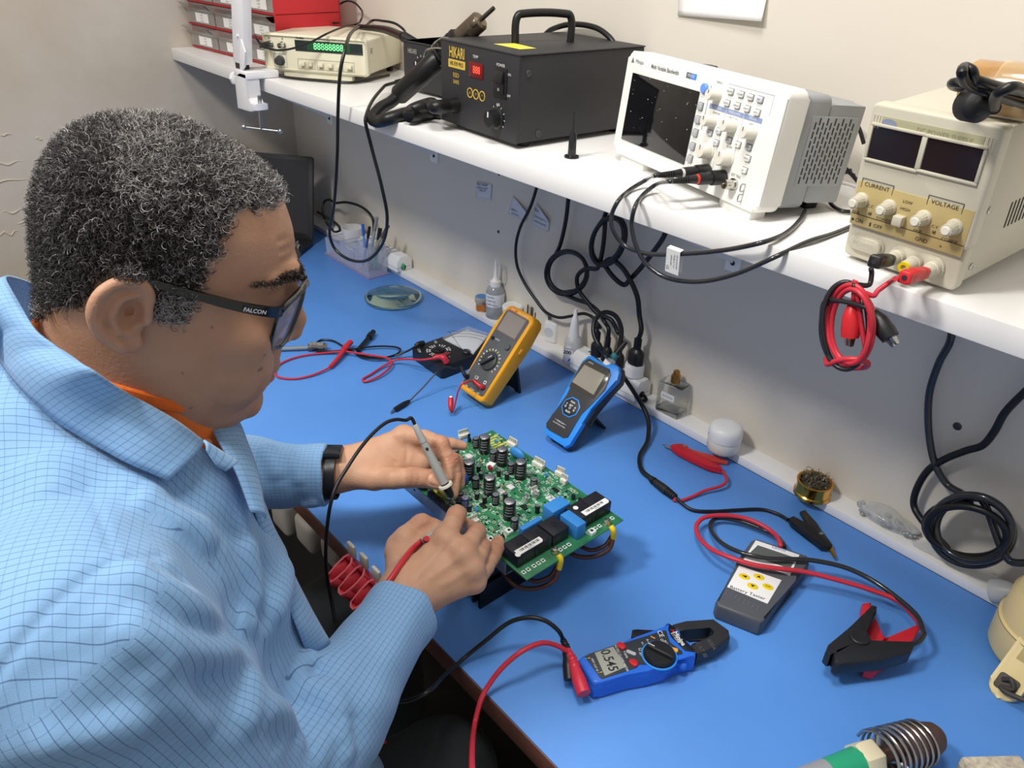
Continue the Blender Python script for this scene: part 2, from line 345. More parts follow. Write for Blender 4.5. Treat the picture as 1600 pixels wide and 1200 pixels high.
# --- small soldering station behind, its iron and cord
S2 = upright(-1.405, .946, ST + .006, 3); w2, h2, d2 = .125, .09, .13
t = thing('soldering_station', 'small black soldering station half hidden behind the hot air gun', 'soldering station', S2)
b = MB(); b.box(0, w2, 0, h2, -d2, 0, STB, .002); b.box(-.001, w2 + .001, h2 - .002, h2, -d2, .002, STB, .0006); b.build('housing', t)
b = MB(); b.text('HIKARI', .03, h2 - .018, .0005, .013, mat('pale_print', '9d9d98', .5), sx=.7, bold=.0001)
for k in range(7):
    a = math.radians(200 - 36 * k); b.box(.0165, .020, -.0006, .0006, .0002, .0006, WPRINT, M=T(.058, .048, 0) @ Rz(a))
b.build('panel_marks', t)
b = MB(); knob_mb(b, .058, .048, 0, .012, .014, BLACK, 12, WPRINT); b.build('knob', t)
b = MB(); b.lathe([(.008, 0), (.008, .003), (.0062, .003), (.0062, .012)], NICKEL, 16, T(.022, .016, 0)); b.build('socket', t)
for x in (.015, w2 - .015):
    for z in (-.015, -d2 + .015): MB().lathe([(.007, -.006), (.008, 0)], BLACKM, 12, T(x, 0, z) @ Rx(-math.pi / 2)).build('foot', t)
sk = S2 @ Vector((.022, .016, .012)); so = S2.to_3x3() @ Vector((0, 0, 1))
t = thing('soldering_iron', 'black soldering iron lying across the counter, its cord looping below the shelf', 'soldering iron', Matrix.Translation(sk))
t.matrix_world = I4
b = MB(); b.cyl(sk - so * .006, sk + so * .006, .0075, None, NICKEL, 16); b.cyl(sk + so * .006, sk + so * .026, .0068, .0045, CABLE, 14); b.build('plug', t)
CZ = ST + .012 + .076
ir = [at(562, 42, CZ + .008), at(600, 46, CZ + .012), at(630, 57, CZ + .01), at(660, 72, CZ - .004)]
yl = .75
loop = [sk + so * .024, sk + so * .05 + Vector((-.006, 0, -.006)), aty(571, 185, yl - .012), aty(580, 228, yl), aty(596, 290, yl + .01), aty(605, 340, yl + .02), aty(598, 380, yl + .03), aty(575, 406, yl + .03), aty(547, 406, yl + .03), aty(524, 390, yl + .02), aty(515, 365, yl + .01), aty(522, 320, yl), aty(527, 240, yl - .01), aty(528, 180, yl - .012), aty(532, 110, yl - .014), at(541, 70, CZ + .02), at(550, 50, CZ + .022), ir[0]]
MB().tube(loop, .0032, CABLE, 8).build('cord', t)
b = MB(); b.tube(ir[:3], lambda s: .0055 + .003 * min(1, s * 1.5), CABLE, 12); b.tube(ir[2:], lambda s: .0105 - .003 * s, BLACKM, 14); b.build('grip', t)
# --- spike-shaped suction tip standing on the shelf
c = at(893, 246, ST)
t = thing('suction_tip', 'tapered black plastic tip standing upright on the shelf edge', 'nozzle tip', Matrix.Translation(c))
MB().lathe([(.0112, 0), (.0115, .0015), (.0108, .003), (.0066, .004), (.0062, .012), (.0056, .034), (.0022, .039), (.0016, .066), (.0009, .067)], mat('glossy_black', '232326', .15), 20).build('body', t)
def fp(M, px, py, z=0.0):    # local (x, y) on the face plane z of frame M seen at photo pixel (px, py)
    Mi = M.inverted(); o = Mi @ Vector(CAM); d = Mi.to_3x3() @ Vector(ray(px, py)); k = (z - o.z) / d.z
    p = o + d * k; return p.x, p.y
SCW = mat('scope_white', 'f1f0ea', .42); SCG = mat('scope_grey', '9c9fa2', .5); BTN = mat('button_grey', 'b3b6ba', .45); KNOBC = mat('cream_knob', 'e6e2d4', .4)
LB = mat('pale_blue_band', '8fa0c8', .5); LINEP = mat('thin_grey_line', 'a8abb0', .6)
# --- oscilloscope
w, h, d = .321, .141, .135
S = upright(-.7795, .8958, ST + .012, -15.5, 5.1)
t = thing('oscilloscope', 'white benchtop oscilloscope with a dark screen and two probe cables plugged in', 'oscilloscope', S)
b = MB(); b.M = T(w / 2, h / 2, 0); b.prism(sq(w, h, .010, 5), -.034, 0, SCW, .005, 3); part_label(b.build('front_bezel', t), 'white front bezel')
b = MB(); b.M = T(w / 2, h / 2, 0)
b.prism(sq(w - .008, h - .008, .009, 4), -.075, -.033, SCG, .003); b.M = I4
b.prism([(.004, .012), (w - .004, .012), (w - .004, h - .014), (w - .03, h - .012), (.03, h - .012), (.004, h - .014)], -d, -.074, SCG, .006, 3)
part_label(b.build('rear_case', t), 'grey rear case')
b = MB(); z0 = w - .0033
for r in range(7):
    for c in range(11):
        yy = .036 + r * .0105 + (c % 2) * .005; zz = -.118 + c * .0062
        b.box(z0 - .002, z0 - .0003 + .0002 + (.0006 if zz < -.0742 else .0006), yy, yy + .0082, zz - .0011, zz + .0011, KPRINT)
b.build('vent_slots', t)
MB().box(z0 - .004, z0 + .0004, .0325, .114, -.125, -.05, SCG, .001).build('vent_panel', t)
b = MB(); b.box(.05, .068, -.0, .009, -.09, -.072, DARKG, .002, M=T(.022, h - .013, 0)); b.build('carry_hinge', t)
for x in (.016, w - .075): MB().box(x, x + .06, -.0125, .004, -.03, -.005, SCW, .003).build('front_foot', t)
for x in (.03, w - .06): MB().box(x, x + .035, -.004, .012, -d + .01, -d + .03, BLACKM, .003).build('rear_foot', t)
sc = [fp(S, *q) for q in ((989, 113), (1093, 143), (1071, 257), (972, 218))]
x0 = min(p[0] for p in sc) ; sx0, sx1 = (sc[0][0] + sc[3][0]) / 2, (sc[1][0] + sc[2][0]) / 2; sy1, sy0 = (sc[0][1] + sc[1][1]) / 2, (sc[2][1] + sc[3][1]) / 2
b = MB(); b.box(sx0, sx1, sy0, sy1, .0004, .0014, GLASSD, .0005); scr = b.build('screen', t)
b = MB()
for k in range(26): b.lathe([(.0004 + .0006 * random.random() ** 3, 0), (.0002, .0002)], mat('dust_specks', 'c9c6c0', .9), 6, T(random.uniform(sx0, sx1), random.uniform(sy0, sy1), .0015))
part_label(b.build('dust', scr), 'pale dust specks on the glass'); scr.children[0]['kind'] = 'stuff'
b = MB(); f = lambda x, y: fp(S, x, y)
p = f(996, 96); b.text('Minipa', p[0] + .006, p[1], .0004, .0075, GPRINT); b.prism([(-.0035, -.003), (.0035, -.003), (0, .0045)], .0001, .0003, GPRINT, M=T(p[0] - .011, p[1], 0))
p = f(1039, 109); b.text('Multi Variable Bandwidth', p[0], p[1], .0004, .0078, GPRINT, sx=.8, bold=.0001)
p = f(1081, 119); b.box(p[0] - .011, p[0] - .001, p[1] - .0035, p[1] + .0035, .0001, .0004, GPRINT); b.box(p[0] - .001, p[0] + .010, p[1] - .0035, p[1] + .0035, .0001, .0004, mat('badge_blue', '4a8cf0', .4)); b.text('MVB DSO', p[0] - .0005, p[1], .0006, .0048, WPRINT, sx=.7)
# bands above knobs
p0, p1 = f(1109, 165), f(1192, 190)
for k in range(3):
    xa = p0[0] + (p1[0] - p0[0]) * k / 3; xb = p0[0] + (p1[0] - p0[0]) * (k + 1) / 3 - .0012; ym = (p0[1] + p1[1]) / 2
    b.box(xa, xb, ym - .0028, ym + .0028, .0001, .0004, LB); b.text(('VERTICAL', 'HORIZONTAL', 'TRIGGER')[k], (xa + xb) / 2, ym, .0005, .0042, WPRINT, sx=.8); b.text(('POSITION', 'POSITION', 'LEVEL')[k], (xa + xb) / 2, ym - .0065, .0003, .0038, GPRINT, sx=.8)
    if k: b.box(xa - .0009, xa - .0005, ym - .075, ym - .003, .0001, .0003, LINEP)
p = f(1124, 132); b.text('MENU', p[0], p[1] + .002, .0003, .004, GPRINT)
q0, q1 = f(1107, 132), f(1096, 203); b.box(q1[0], q1[0] + .0006, q1[1], q0[1], .0001, .0004, GPRINT)
c0, c1 = f(1139, 131), f(1202, 181)
for a_, b_ in (((c0[0], c0[1]), (c1[0], c0[1])), ((c1[0], c0[1]), (c1[0], c1[1]))): b.box(min(a_[0], b_[0]), max(a_[0], b_[0]) + .0004, min(a_[1], b_[1]), max(a_[1], b_[1]) + .0004, .0001, .0003, LINEP)
p = f(1150, 275); b.text('EXT TRIG', p[0], p[1], .0003, .005, GPRINT, sx=.8)
p = f(1101, 236); b.text('VOLTS/DIV', p[0] - .002, p[1] - .029, .0003, .004, GPRINT, sx=.8)
p = f(1135, 228); b.text('SEC/DIV', p[0] + .006, p[1] + .0, .0003, .004, GPRINT, sx=.8)
p = f(1139, 294); b.text('CAT II\n300V', p[0] - .006, p[1], .0003, .0038, GPRINT)
part_label(b.build('panel_marks', t), 'grey and blue panel printing')
def button(px, py, wd=.0085, hg=.0062, m=SCW, txt=None, sides=None):
    p = f(px, py); b = MB(); b.box(-wd / 2 - .0006, wd / 2 + .0006, -hg / 2 - .0006, hg / 2 + .0006, .0001, .0006, GPRINT, M=T(p[0], p[1], 0)); b.box(-wd / 2, wd / 2, -hg / 2, hg / 2, 0, .0035, m, .0007, M=T(p[0], p[1], 0))
    if txt: b.text(txt, p[0], p[1], .0037, .0032, GPRINT, sx=.75)
    return b.build('button', t)
for k, (x, y) in enumerate(((1143, 143), (1159, 147.5), (1174, 152), (1137, 161), (1153, 165), (1168.5, 170), (1184, 176))): button(x, y, txt=('MEASURE', 'ACQUIRE', 'STORAGE', 'CURSOR', 'DISPLAY', 'UTILITY', 'AUTO')[k])
button(1189, 155.5, m=mat('pale_button', 'dadce2', .4), txt='RUN')
for x, y in ((1110, 207.5), (1124, 205), (1120, 223)): button(x, y, m=mat('pale_button', ''), txt='CH')
button(1140, 219, m=BTN, txt='MENU'); button(1154, 226, txt='50%'); button(1171, 230, m=BTN, txt='MENU'); button(1169, 247.5, txt='FORCE'); button(1164, 266, txt='SET')
for x, y in ((1095.5, 166), (1091.5, 187), (1087.5, 207.5), (1083, 228.5), (1079, 248)): button(x, y, .0085, .0085, BTN)
p = f(1102, 138); b = MB(); b.lathe([(.0062, 0), (.0062, .003), (.005, .0042)], mat('blue_button', '6f9bee', .35), 18, T(p[0], p[1], 0)); b.build('round_button', t)
for x, y, r in ((1122, 148, .0072), (1114, 189, .0072), (1145, 196.5, .0078), (1176, 207, .0078), (1108, 236, .0095), (1138, 247, .0098)):
    p = f(x, y); b = MB(); b.lathe([(r * 1.1, 0), (r * 1.1, .002), (r, .003), (r * .93, .0145), (r * .8, .016)], KNOBC, 24, T(p[0], p[1], 0)); b.box(-.0006, .0006, r * .2, r * .8, .0158, .0164, GPRINT, M=T(p[0], p[1], 0)); b.build('knob', t)
def bnc(mb, x, y, dz=0): mb.lathe([(.0075, 0), (.0075, .003), (.0058, .003), (.0058, .016), (.0046, .016), (.0046, .006)], NICKEL, 20, T(x, y, dz)); mb.cyl((x - .0072, y, .011 + dz), (x + .0072, y, .011 + dz), .0011, None, NICKEL, 8); mb.cyl((x, y, .003 + dz), (x, y, .012 + dz), .0014, None, BRASS, 8)
p = f(1147, 288); b = MB(); bnc(b, *p); b.build('trigger_socket', t)
p = f(1163, 296)
for k in (0, -.0125): b = MB(); b.tube([(p[0], p[1] + .006 + k, 0), (p[0], p[1] + .006 + k, .006), (p[0], p[1] - .002 + k, .006), (p[0], p[1] - .002 + k, 0)], .0009, STEEL, 6, 3); b.build('ground_loop', t)
ch = [f(1106, 268), f(1130, 277)]
for p in ch: b = MB(); bnc(b, *p); b.build('input_socket', t)
# --- two probe cables with black connector boots
Sn = S.to_3x3()
def probe_cable(p, ring, label, pts, tagw=None):
    o = S @ Vector((p[0], p[1], .004)); n = (Sn @ Vector((-.05, -.08, 1))).normalized()
    t = thing('probe_cable', label, 'cable', I4, 'oscilloscope probe cables')
    b = MB(); b.cyl(o - n * .004, o + n * .015, .0092, .0092, BLACK, 20, .001); b.cyl(o + n * .014, o + n * .034, .0078, .0072, BLACK, 20, .001); b.build('connector', t)
    b = MB(); b.cyl(o + n * .034, o + n * .0375, .0062, .006, mat(*ring), 18); b.build('colour_ring', t)
    b = MB(); b.cyl(o + n * .037, o + n * .047, .0058, .0045, BLACK, 16); pr = [(.0044, .046)]
    M = Matrix.Translation(o) @ n.to_track_quat('Z', 'Y').to_matrix().to_4x4()
    for k in range(8): pr += [(.0044 - k * .0002, .047 + k * .0034), (.0044 - k * .0002, .0492 + k * .0034), (.003, .0493 + k * .0034), (.003, .0503 + k * .0034)]
    b.lathe(pr, BLACKM, 14, M); b.build('strain_relief', t)
    e = o + n * .074
    b = MB(); b.tube([o + n * .07, e] + pts, .0029, mat('glossy_cable', '2b2b2d', .22, coat=.4), 10); b.build('lead', t)
    if tagw:
        M2 = FM(tagw, (1, .12, -.05), (0, -.2, 1)); b = MB(); b.box(-.009, .009, -.019, .013, -.0035, -.0031, PAPER); b.box(-.009, .009, -.019, .013, .0031, .0035, PAPER); b.box(-.009, .009, .0128, .0132, -.0035, .0035, PAPER)
        b.M = M2
        b = MB(); b.M = M2; b.box(-.0095, .0095, -.021, .012, .0036, .004, PAPER); b.box(-.0095, .0095, -.021, .012, -.004, -.0036, PAPER); b.box(-.0095, .0095, .0116, .012, -.004, .004, PAPER)
        for k, s_ in enumerate(('OSCILLOSCOPE', 'PROBE X1 X10', '60MHz 600V')): b.text(s_, .006 - k * .004, -.003, .0042, .0028, KPRINT, rot=-math.pi / 2)
        b.text('CE', -.0065, -.014, .0042, .005, KPRINT, rot=-math.pi / 2); part_label(b.build('paper_tag', t), 'white printed paper tag')
    return t
yf = SY - .02
probe_cable(ch[0], ('pale_grey_ring', 'd8d8d6', .5), 'left scope probe cable, its loop with the white paper tag hanging over the shelf edge',
    [hang(1010, 281, .012), hang(985, 296, .004, .02), hang(966, 314, .004, .026), aty(956, 335, yf - .01), aty(957, 358, yf - .01), aty(975, 383, yf), aty(1010, 396, yf), aty(1060, 397, yf - .003), hang(1130, 391), hang(1190, 379), hang(1225, 366), at(1250, 344, ST + .003), at(1258, 330, ST + .004)], aty(1054, 402, yf - .003))
probe_cable(ch[1], ('red_ring', 'd8342c', .4), 'right scope probe cable with a red ring, hanging lower and running behind the power supply',
    [hang(1024, 289, .012), hang(1005, 304, .004, .02), hang(992, 324, .004, .026), aty(987, 350, yf - .006), aty(994, 385, yf - .004), aty(1012, 415, yf), aty(1045, 435, yf + .004), aty(1095, 440, yf + .006), hang(1150, 428), hang(1210, 402), hang(1262, 378), at(1300, 366, ST + .003), at(1335, 352, ST + .003)])
# --- bench power supply
PSB = mat('power_supply_beige', 'c6c1b0', .5, bump=.03, bscale=300); PSF = mat('power_supply_cream', 'cbc5b2', .45); TAN = mat('tan_panel', 'bba873', .5); TANL = mat('olive_strip', 'aaa687', .5)
w, h, d = .1245, .156, .28
S = upright(-.3520, .7905, ST + .006, -4.6, -4); f = lambda x, y, z=0: fp(S, x, y, z)
t = thing('power_supply', 'beige bench power supply with two blank displays and a tan control panel', 'power supply', S)
b = MB(); b.box(.003, w - .003, .004, h - .003, -d, -.014, PSB, .002); part_label(b.build('case', t), 'pale grey beige sheet metal case')
b = MB(); zb = f(1320, 345)[1]; yl_ = .042
b.M = T(w / 2, 0, 0); b.prism([(x, y + (yl_ + h) / 2) for x, y in sq(w, h - yl_, .005, 4)], -.018, 0, PSF, .003, 3); b.prism([(x, y + yl_ / 2) for x, y in sq(w - .003, yl_ + .004, .006, 4)], -.018, -.004, PSF, .003, 3); fr = b.build('front_panel', t)
b = MB()
pa, pb = f(1331, 277), f(1521, 331); pc, pd_ = f(1318, 346), f(1501, 404)
b.box(.0035, w - .0035, (pc[1] + pd_[1]) / 2 + .001, (pa[1] + pb[1]) / 2, -.0002, .0006, TAN, .0003); yb_ = (pc[1] + pd_[1]) / 2 + .012; tx0, tx1 = .0035, w - .0035
b.box(tx0, tx1, yb_, yb_ + .0006, .0005, .0008, KPRINT)
for (x, y, s_) in ((1371, 292, 'CURRENT'), (1477, 320, 'VOLTAGE')):
    p = f(x, y); b.text(s_, p[0], p[1], .0009, .006, KPRINT); 
    for q in ((-.017, .017, .005, .0055), (-.017, -.0165, -.004, .005), (.0165, .017, -.004, .005)): b.box(p[0] + q[0], p[0] + q[1], p[1] + q[2], p[1] + q[3], .0005, .0008, KPRINT)
for (x, y, s_) in ((1343, 345, 'ON'), (1372, 354, 'OFF'), (1440, 375, 'GND'), (1412, 367, '-'), (1470, 385, '+'), (1338, 331, 'FINE'), (1381, 343, 'COARSE'), (1434, 361, 'FINE'), (1484, 376, 'COARSE'), (1361, 322, 'C.C'), (1461, 354, 'C.V'), (1419, 316, 'LOW'), (1415, 327, 'HIGH')):
    p = f(x, y); b.text(s_, p[0], p[1], .0009, .0055 if s_ in ('ON', 'OFF', 'GND', '+', '-') else .0042, KPRINT)
b.box(*[v for p in [f(1333, 342)] for v in (p[0] - .0012, p[0] + .0012, p[1] - .0012, p[1] + .0012)], .0005, .0008, KPRINT); b.box(*[v for p in [f(1360, 350.5)] for v in (p[0] - .0008, p[0] + .0008, p[1] - .002, p[1] + .002)], .0005, .0008, KPRINT)
part_label(b.build('control_panel', t), 'tan control panel with black lettering')
b = MB(); p0, p1 = f(1372, 165), f(1543, 200); p2 = f(1369, 178); yy = h - .0165
b.box(.013, w - .014, yy - .006, yy + .006, -.0002, .0006, TANL, .0002); b.prism([(.0075 * math.cos(a / 12 * math.pi), .0045 * math.sin(a / 12 * math.pi)) for a in range(24)], .0005, .001, mat('oval_badge', '8b93ab', .4), M=T(.021, yy, 0)); b.text('DC POWER SUPPLY', .075, yy, .0008, .006, mat('faint_print', '8f8f70', .6)); part_label(b.build('name_strip', t), 'olive strip with an oval badge')
for sx_, c in ((0, .003), (1, w - .0125)):
    b = MB()
    for k in range(3): b.cyl((c + .0015 + k * .003, yy - .006, 0), (c + .0015 + k * .003, yy + .006, 0), .0009, None, PSF, 8)
    b.build('grip_ribs', t)
d0 = [f(*q) for q in ((1368, 195), (1443, 213), (1430, 264), (1355, 245))]; d1 = [f(*q) for q in ((1451, 212), (1538, 235), (1523, 287), (1441, 262))]
for dd in (d0, d1):
    xa, xb = (dd[0][0] + dd[3][0]) / 2, (dd[1][0] + dd[2][0]) / 2; ya, yb2 = (dd[2][1] + dd[3][1]) / 2, (dd[0][1] + dd[1][1]) / 2
    b = MB(); e = .003
    b.box(xa - e, xb + e, yb2, yb2 + e, 0, .0028, PSF, .001); b.box(xa - e, xb + e, ya - e, ya, 0, .0028, PSF, .001); b.box(xa - e, xa, ya, yb2, 0, .0028, PSF, .001); b.box(xb, xb + e, ya, yb2, 0, .0028, PSF, .001); df = b.build('display_frame', t)
    MB().box(xa, xb, ya, yb2, .0001, .0007, mat('smoked_display', '241c1f', .12, spec=.6)).build('display', df)
for x, y in ((1340, 313), (1383, 324), (1437, 341), (1485, 355)):
    p = f(x + 7, y - 1); b = MB(); knob_mb(b, p[0], p[1], 0, .0062, .0165, PSF, 14); b.lathe([(.0042, .0164), (.0042, .0172), (.0036, .018)], mat('cream_cap', 'ece7d6', .35), 16, T(p[0], p[1], 0)); b.build('knob', t)
p = f(1408, 343); b = MB(); b.box(-.005, .005, -.005, .005, 0, .009, PSF, .0012, M=T(p[0], p[1], 0)); b.build('range_button', t)
for x, y in ((1360, 333), (1460, 362)): p = f(x, y); MB().lathe([(.0018, 0), (.0018, .0012), (.0008, .002)], mat('dark_lamp', '5b5335', .3), 10, T(p[0], p[1], 0)).build('lamp', t)
p = f(1354, 381, -.004); b = MB(); b.prism([(x * .0175 / .0175, y) for x, y in sq(.041, .018, .0088, 6)], -.0005, .0015, mat('switch_surround', 'b9b5a4', .5), .0006, M=T(p[0], p[1], -.004)); sw = b.build('power_switch', t)
b = MB(); b.prism(sq(.036, .0135, .0066, 6), .001, .006, PSF, .0015, M=T(p[0], p[1], -.004)); b.text('POWER', p[0], p[1], .0021, .0062, mat('embossed', 'bdb8a5', .5), sx=1.1); b.build('rocker', sw)
b = MB(); pp = [f(1404, 399, -.004), f(1428, 406, -.004), f(1464, 418, -.004)]; cx = (pp[0][0] + pp[2][0]) / 2; cy = pp[1][1]
b.prism(sq(.056, .022, .0105, 6), -.0005, .003, PSF, .0012, M=T(cx, cy, -.004)); b.build('terminal_plate', t)
TP = [(cx - .0185, cy), (cx, cy), (cx + .0185, cy)]
for k, p in enumerate(TP):
    b = MB(); pr = [(.0078, 0), (.0078, .005), (.0068, .006), (.0062, .018), (.0058, .019)]
    b.lathe(pr, PSF, 20, T(p[0], p[1], 0)); po = b.build('binding_post', t)
    if k == 1: b = MB(); b.lathe([(.0058, .0185), (.0058, .022), (.0030, .022), (.0030, .008)], YEL, 18, T(p[0], p[1], 0)); part_label(b.build('collar', po), 'yellow insulating collar')
b = MB(); z0 = w - .003
VS = mat('dark_slot', '24231f', .8)
for row, (yy0, n) in enumerate(((.108, 12), (.046, 12))):
    for k in range(n): b.box(z0 - .001, z0 + .0003, yy0, yy0 + .026, -.075 - k * .0075 - .0014, -.075 - k * .0075 + .0014, VS, M=I4)
b.build('vent_slots', t)
for (yy0, zz) in ((.075, -.027), (.018, -.027)): MB().lathe([(.0035, 0), (.0035, .001), (.0022, .0019)], STEEL, 14, T(z0, yy0, zz) @ Ry(math.pi / 2)).build('case_screw', t)
for x in (.014, w - .02):
    for z in (-.03, -d + .03): MB().lathe([(.009, -.006), (.010, .004)], BLACKM, 14, T(x, 0, z) @ Rx(-math.pi / 2)).build('foot', t)
MB().lathe([(.0045, 0), (.0045, .002), (.0025, .0035)], GPRINT, 12, T(.066, h - .003, -.05) @ Rx(-math.pi / 2)).build('top_screw', t)
PS, PSH = S, h
# --- frequency counter
CTB = mat('counter_cream', 'ddd8c0', .5); 
w, h, d = .2392, .0745, .21
S = upright(-1.6982, .7832, ST + .013, 35.2); f = lambda x, y, z=0: fp(S, x, y, z)
t = thing('frequency_counter', 'cream frequency counter with green digits in front of the red drawer cabinet', 'frequency counter', S)
b = MB(); b.M = T(w / 2, h / 2, 0); b.prism(sq(w - .006, h - .006, .004), -d, -.01, CTB, .002); b.build('case', t)
b = MB(); b.M = T(w / 2, h / 2, 0); b.prism(sq(w, h, .007, 4), -.013, -.001, CTB, .002)
n = 20; o_, i_ = sq(w, h, .007, 4), sq(w - .008, h - .008, .005, 4)
for k in range(len(o_)):
    a, c = o_[k], o_[(k + 1) % len(o_)]; a2, c2 = i_[k], i_[(k + 1) % len(o_)]
    b.quad([(a[0], a[1], -.001), (c[0], c[1], -.001), (c2[0], c2[1], .003), (a2[0], a2[1], .003)], CTB); b.quad([(a2[0], a2[1], .003), (c2[0], c2[1], .003), (c2[0] * .99, c2[1] * .98, -.001), (a2[0] * .99, a2[1] * .98, -.001)], CTB)
b.build('front_panel', t)
p0, p1 = f(460, 62), f(567, 86); dx0, dx1, dy0, dy1 = p0[0], p1[0], p1[1] - .001, p0[1]
b = MB(); b.box(dx0, dx1, dy0, dy1, -.0008, .0004, mat('counter_window', '26302f', .15), .0003); dw = b.build('display_window', t)
b = MB(); b.box(dx0 + .028, dx1 - .028, dy0 + .003, dy1 - .002, .0003, .0006, mat('green_backlight', '1d4a2b', .4)); b.text('88888888', (dx0 + dx1) / 2, (dy0 + dy1) / 2, .0008, .0185, mat('green_led', '7dff9a', .5, emit=.9), sx=.93)
part_label(b.build('digits', dw), 'glowing green digits')
b = MB(); b.text('iCEL', dx0 + .012, dy1 + .0055, -.0004, .0095, KPRINT, bold=.0003); b.text('HIGH RESOLUTION COUNTER', dx0 + .085, dy1 + .004, -.0004, .0062, GPRINT, sx=.85)
for s_, x, y in (('A', .016, .064), ('B', .047, .064)): b.text(s_, x, y, -.0004, .006, KPRINT)
for q in ((.078, .118, .007, .027), (.122, .208, .007, .027), (.022, .052, .007, .034)):
    for e in ((q[0], q[1], q[2], q[2] + .0004), (q[0], q[1], q[3] - .0004, q[3]), (q[0], q[0] + .0004, q[2], q[3]), (q[1] - .0004, q[1], q[2], q[3])): b.box(*e, -.0008, -.0004, GPRINT)
for k, s_ in enumerate(('AC', 'ATT', 'GATE', 'FUNC', 'RESET', 'POWER')): b.text(s_, (.090, .107, .132, .154, .176, .198)[k], .010, -.0004, .0035, KPRINT)
b.build('panel_marks', t)
for k, x in enumerate((.090, .107, .132, .154, .176, .198)): MB().box(x - .0058, x + .0058, .0145, .0215, -.001, .0065, CTB, .0008).build('button', t)
b = MB(); knob_mb(b, .037, .0205, -.001, .0085, .013, DARKG, 12); b.build('knob', t)
for x, y in ((.018, .052), (.047, .052)): b = MB(); bnc(b, x, y, -.001); b.build('input_socket', t)
b = MB(); b.box(.04, .2, -.012, .001, -.02, -.004, CTB, .002); b.build('tilt_stand', t)
for x in (.02, w - .03): MB().box(x, x + .012, -.013, .004, -d + .02, -d + .035, BLACKM, .002).build('foot', t)
b = MB()
for r in range(3):
    for c in range(2): b.box(w - .0035, w - .0026, .052 - r * .004, .0535 - r * .004, -.03 - c * .006, -.026 - c * .006, KPRINT)
b.build('vent_slots', t)
Sc = S.to_3x3() @ Vector((0, 0, 1)); o = S @ Vector((.018, .052, .012))
t = thing('test_lead', 'thin black test lead plugged into the cream counter and draped over its top', 'cable', I4)
b = MB(); b.cyl(o - Sc * .006, o + Sc * .014, .0068, None, BLACK, 16, .001); b.cyl(o + Sc * .014, o + Sc * .03, .005, .003, BLACK, 12); b.build('plug', t)
CZ = ST + .013 + .0745
zc = proj(o)[2]
lead = [o + Sc * .028, dep(402, 62, zc - .06), dep(398, 55, zc - .05), dep(405, 66, zc - .055), dep(418, 75, zc - .055), dep(436, 78.5, zc - .05), dep(460, 75, zc - .045), dep(485, 66, zc - .04), dep(510, 53, zc - .035), at(540, 41, CZ + .006), at(556, 38, CZ + .004)]
lead += [at(563, 33, CZ + .02), aty(566, 18, 1.04), aty(555, 5, 1.045), aty(540, 2, 1.05), aty(522, 14, 1.05), at(513, 34, CZ + .004), at(530, 36, CZ + .004)]
MB().tube(lead, .0022, CABLE, 8).build('lead', t)
o = at(424, 112, ST + .004)
b = MB(); b.tube([at(424, 109, ST + .004), at(432, 116, ST + .004), at(450, 121, ST + .004), at(500, 126, ST + .004), at(545, 129, ST + .004), at(566, 127, ST + .004), at(590, 121, ST + .004), at(608, 117, ST + .004)], .0028, CABLE, 8)
tag(b.build('cable'), 'black cable lying on the shelf under the front of the cream counter', 'cable')
b = MB(); b.tube([at(572, 40, CZ + .006), at(582, 32, CZ + .012), at(600, 33, CZ + .02), at(618, 37, CZ + .018), at(632, 48, CZ + .006), aty(634, 62, 1.03), aty(632, 75, 1.05)], .0028, CABLE, 8)
tag(b.build('cable'), 'short black cable curving over the rear of the cream counter', 'cable')
# --- red drawer cabinet with clear drawers
CR = mat('cabinet_red', 'c22b33', .45); CRD = mat('cabinet_red_bar', 'b3242c', .45)
CLR = mat('clear_smoky_plastic', 'b4b0ab', .22, alpha=.55); PARTS = mat('loose_parts', '544e47', .7, col2='2a2a2c', vscale=90)
a0, a1 = at(302, 72, ST + .002), at(417, 101, ST + .002)
ex = (a1 - a0); ex.z = 0; L0 = ex.length; CW = .46; CWD = L0 / 2.55
S = FM(a0 - ex.normalized() * (CW * 0), ex, (0, 0, 1)); S = S @ T(-CWD * .0, 0, 0)
t = thing('drawer_cabinet', 'red parts cabinet with rows of clear labelled drawers at the shelf end', 'drawer cabinet', S)
nC, nR, RH, DD = 3, 4, .0545, .17
CW = CWD * nC
b = MB(); b.box(0, .003, 0, RH * nR, -DD, -.004, CR); b.box(CW - .003, CW, 0, RH * nR, -DD, .004, CR, .001); b.box(0, CW, 0, RH * nR, -DD, -DD + .003, CR); b.box(0, CW, RH * nR, RH * nR + .004, -DD, 0, CR); b.build('housing', t)
for r in range(nR + 1): MB().box(0, CW, r * RH - .0001, r * RH + .004, -DD + .004, .002, CRD, .0006).build('shelf_rail', t)
for c in range(1, nC): MB().box(c * CWD - .0015, c * CWD + .0015, .004, RH * nR, -.06, -.001, CRD, .0005).build('divider', t)
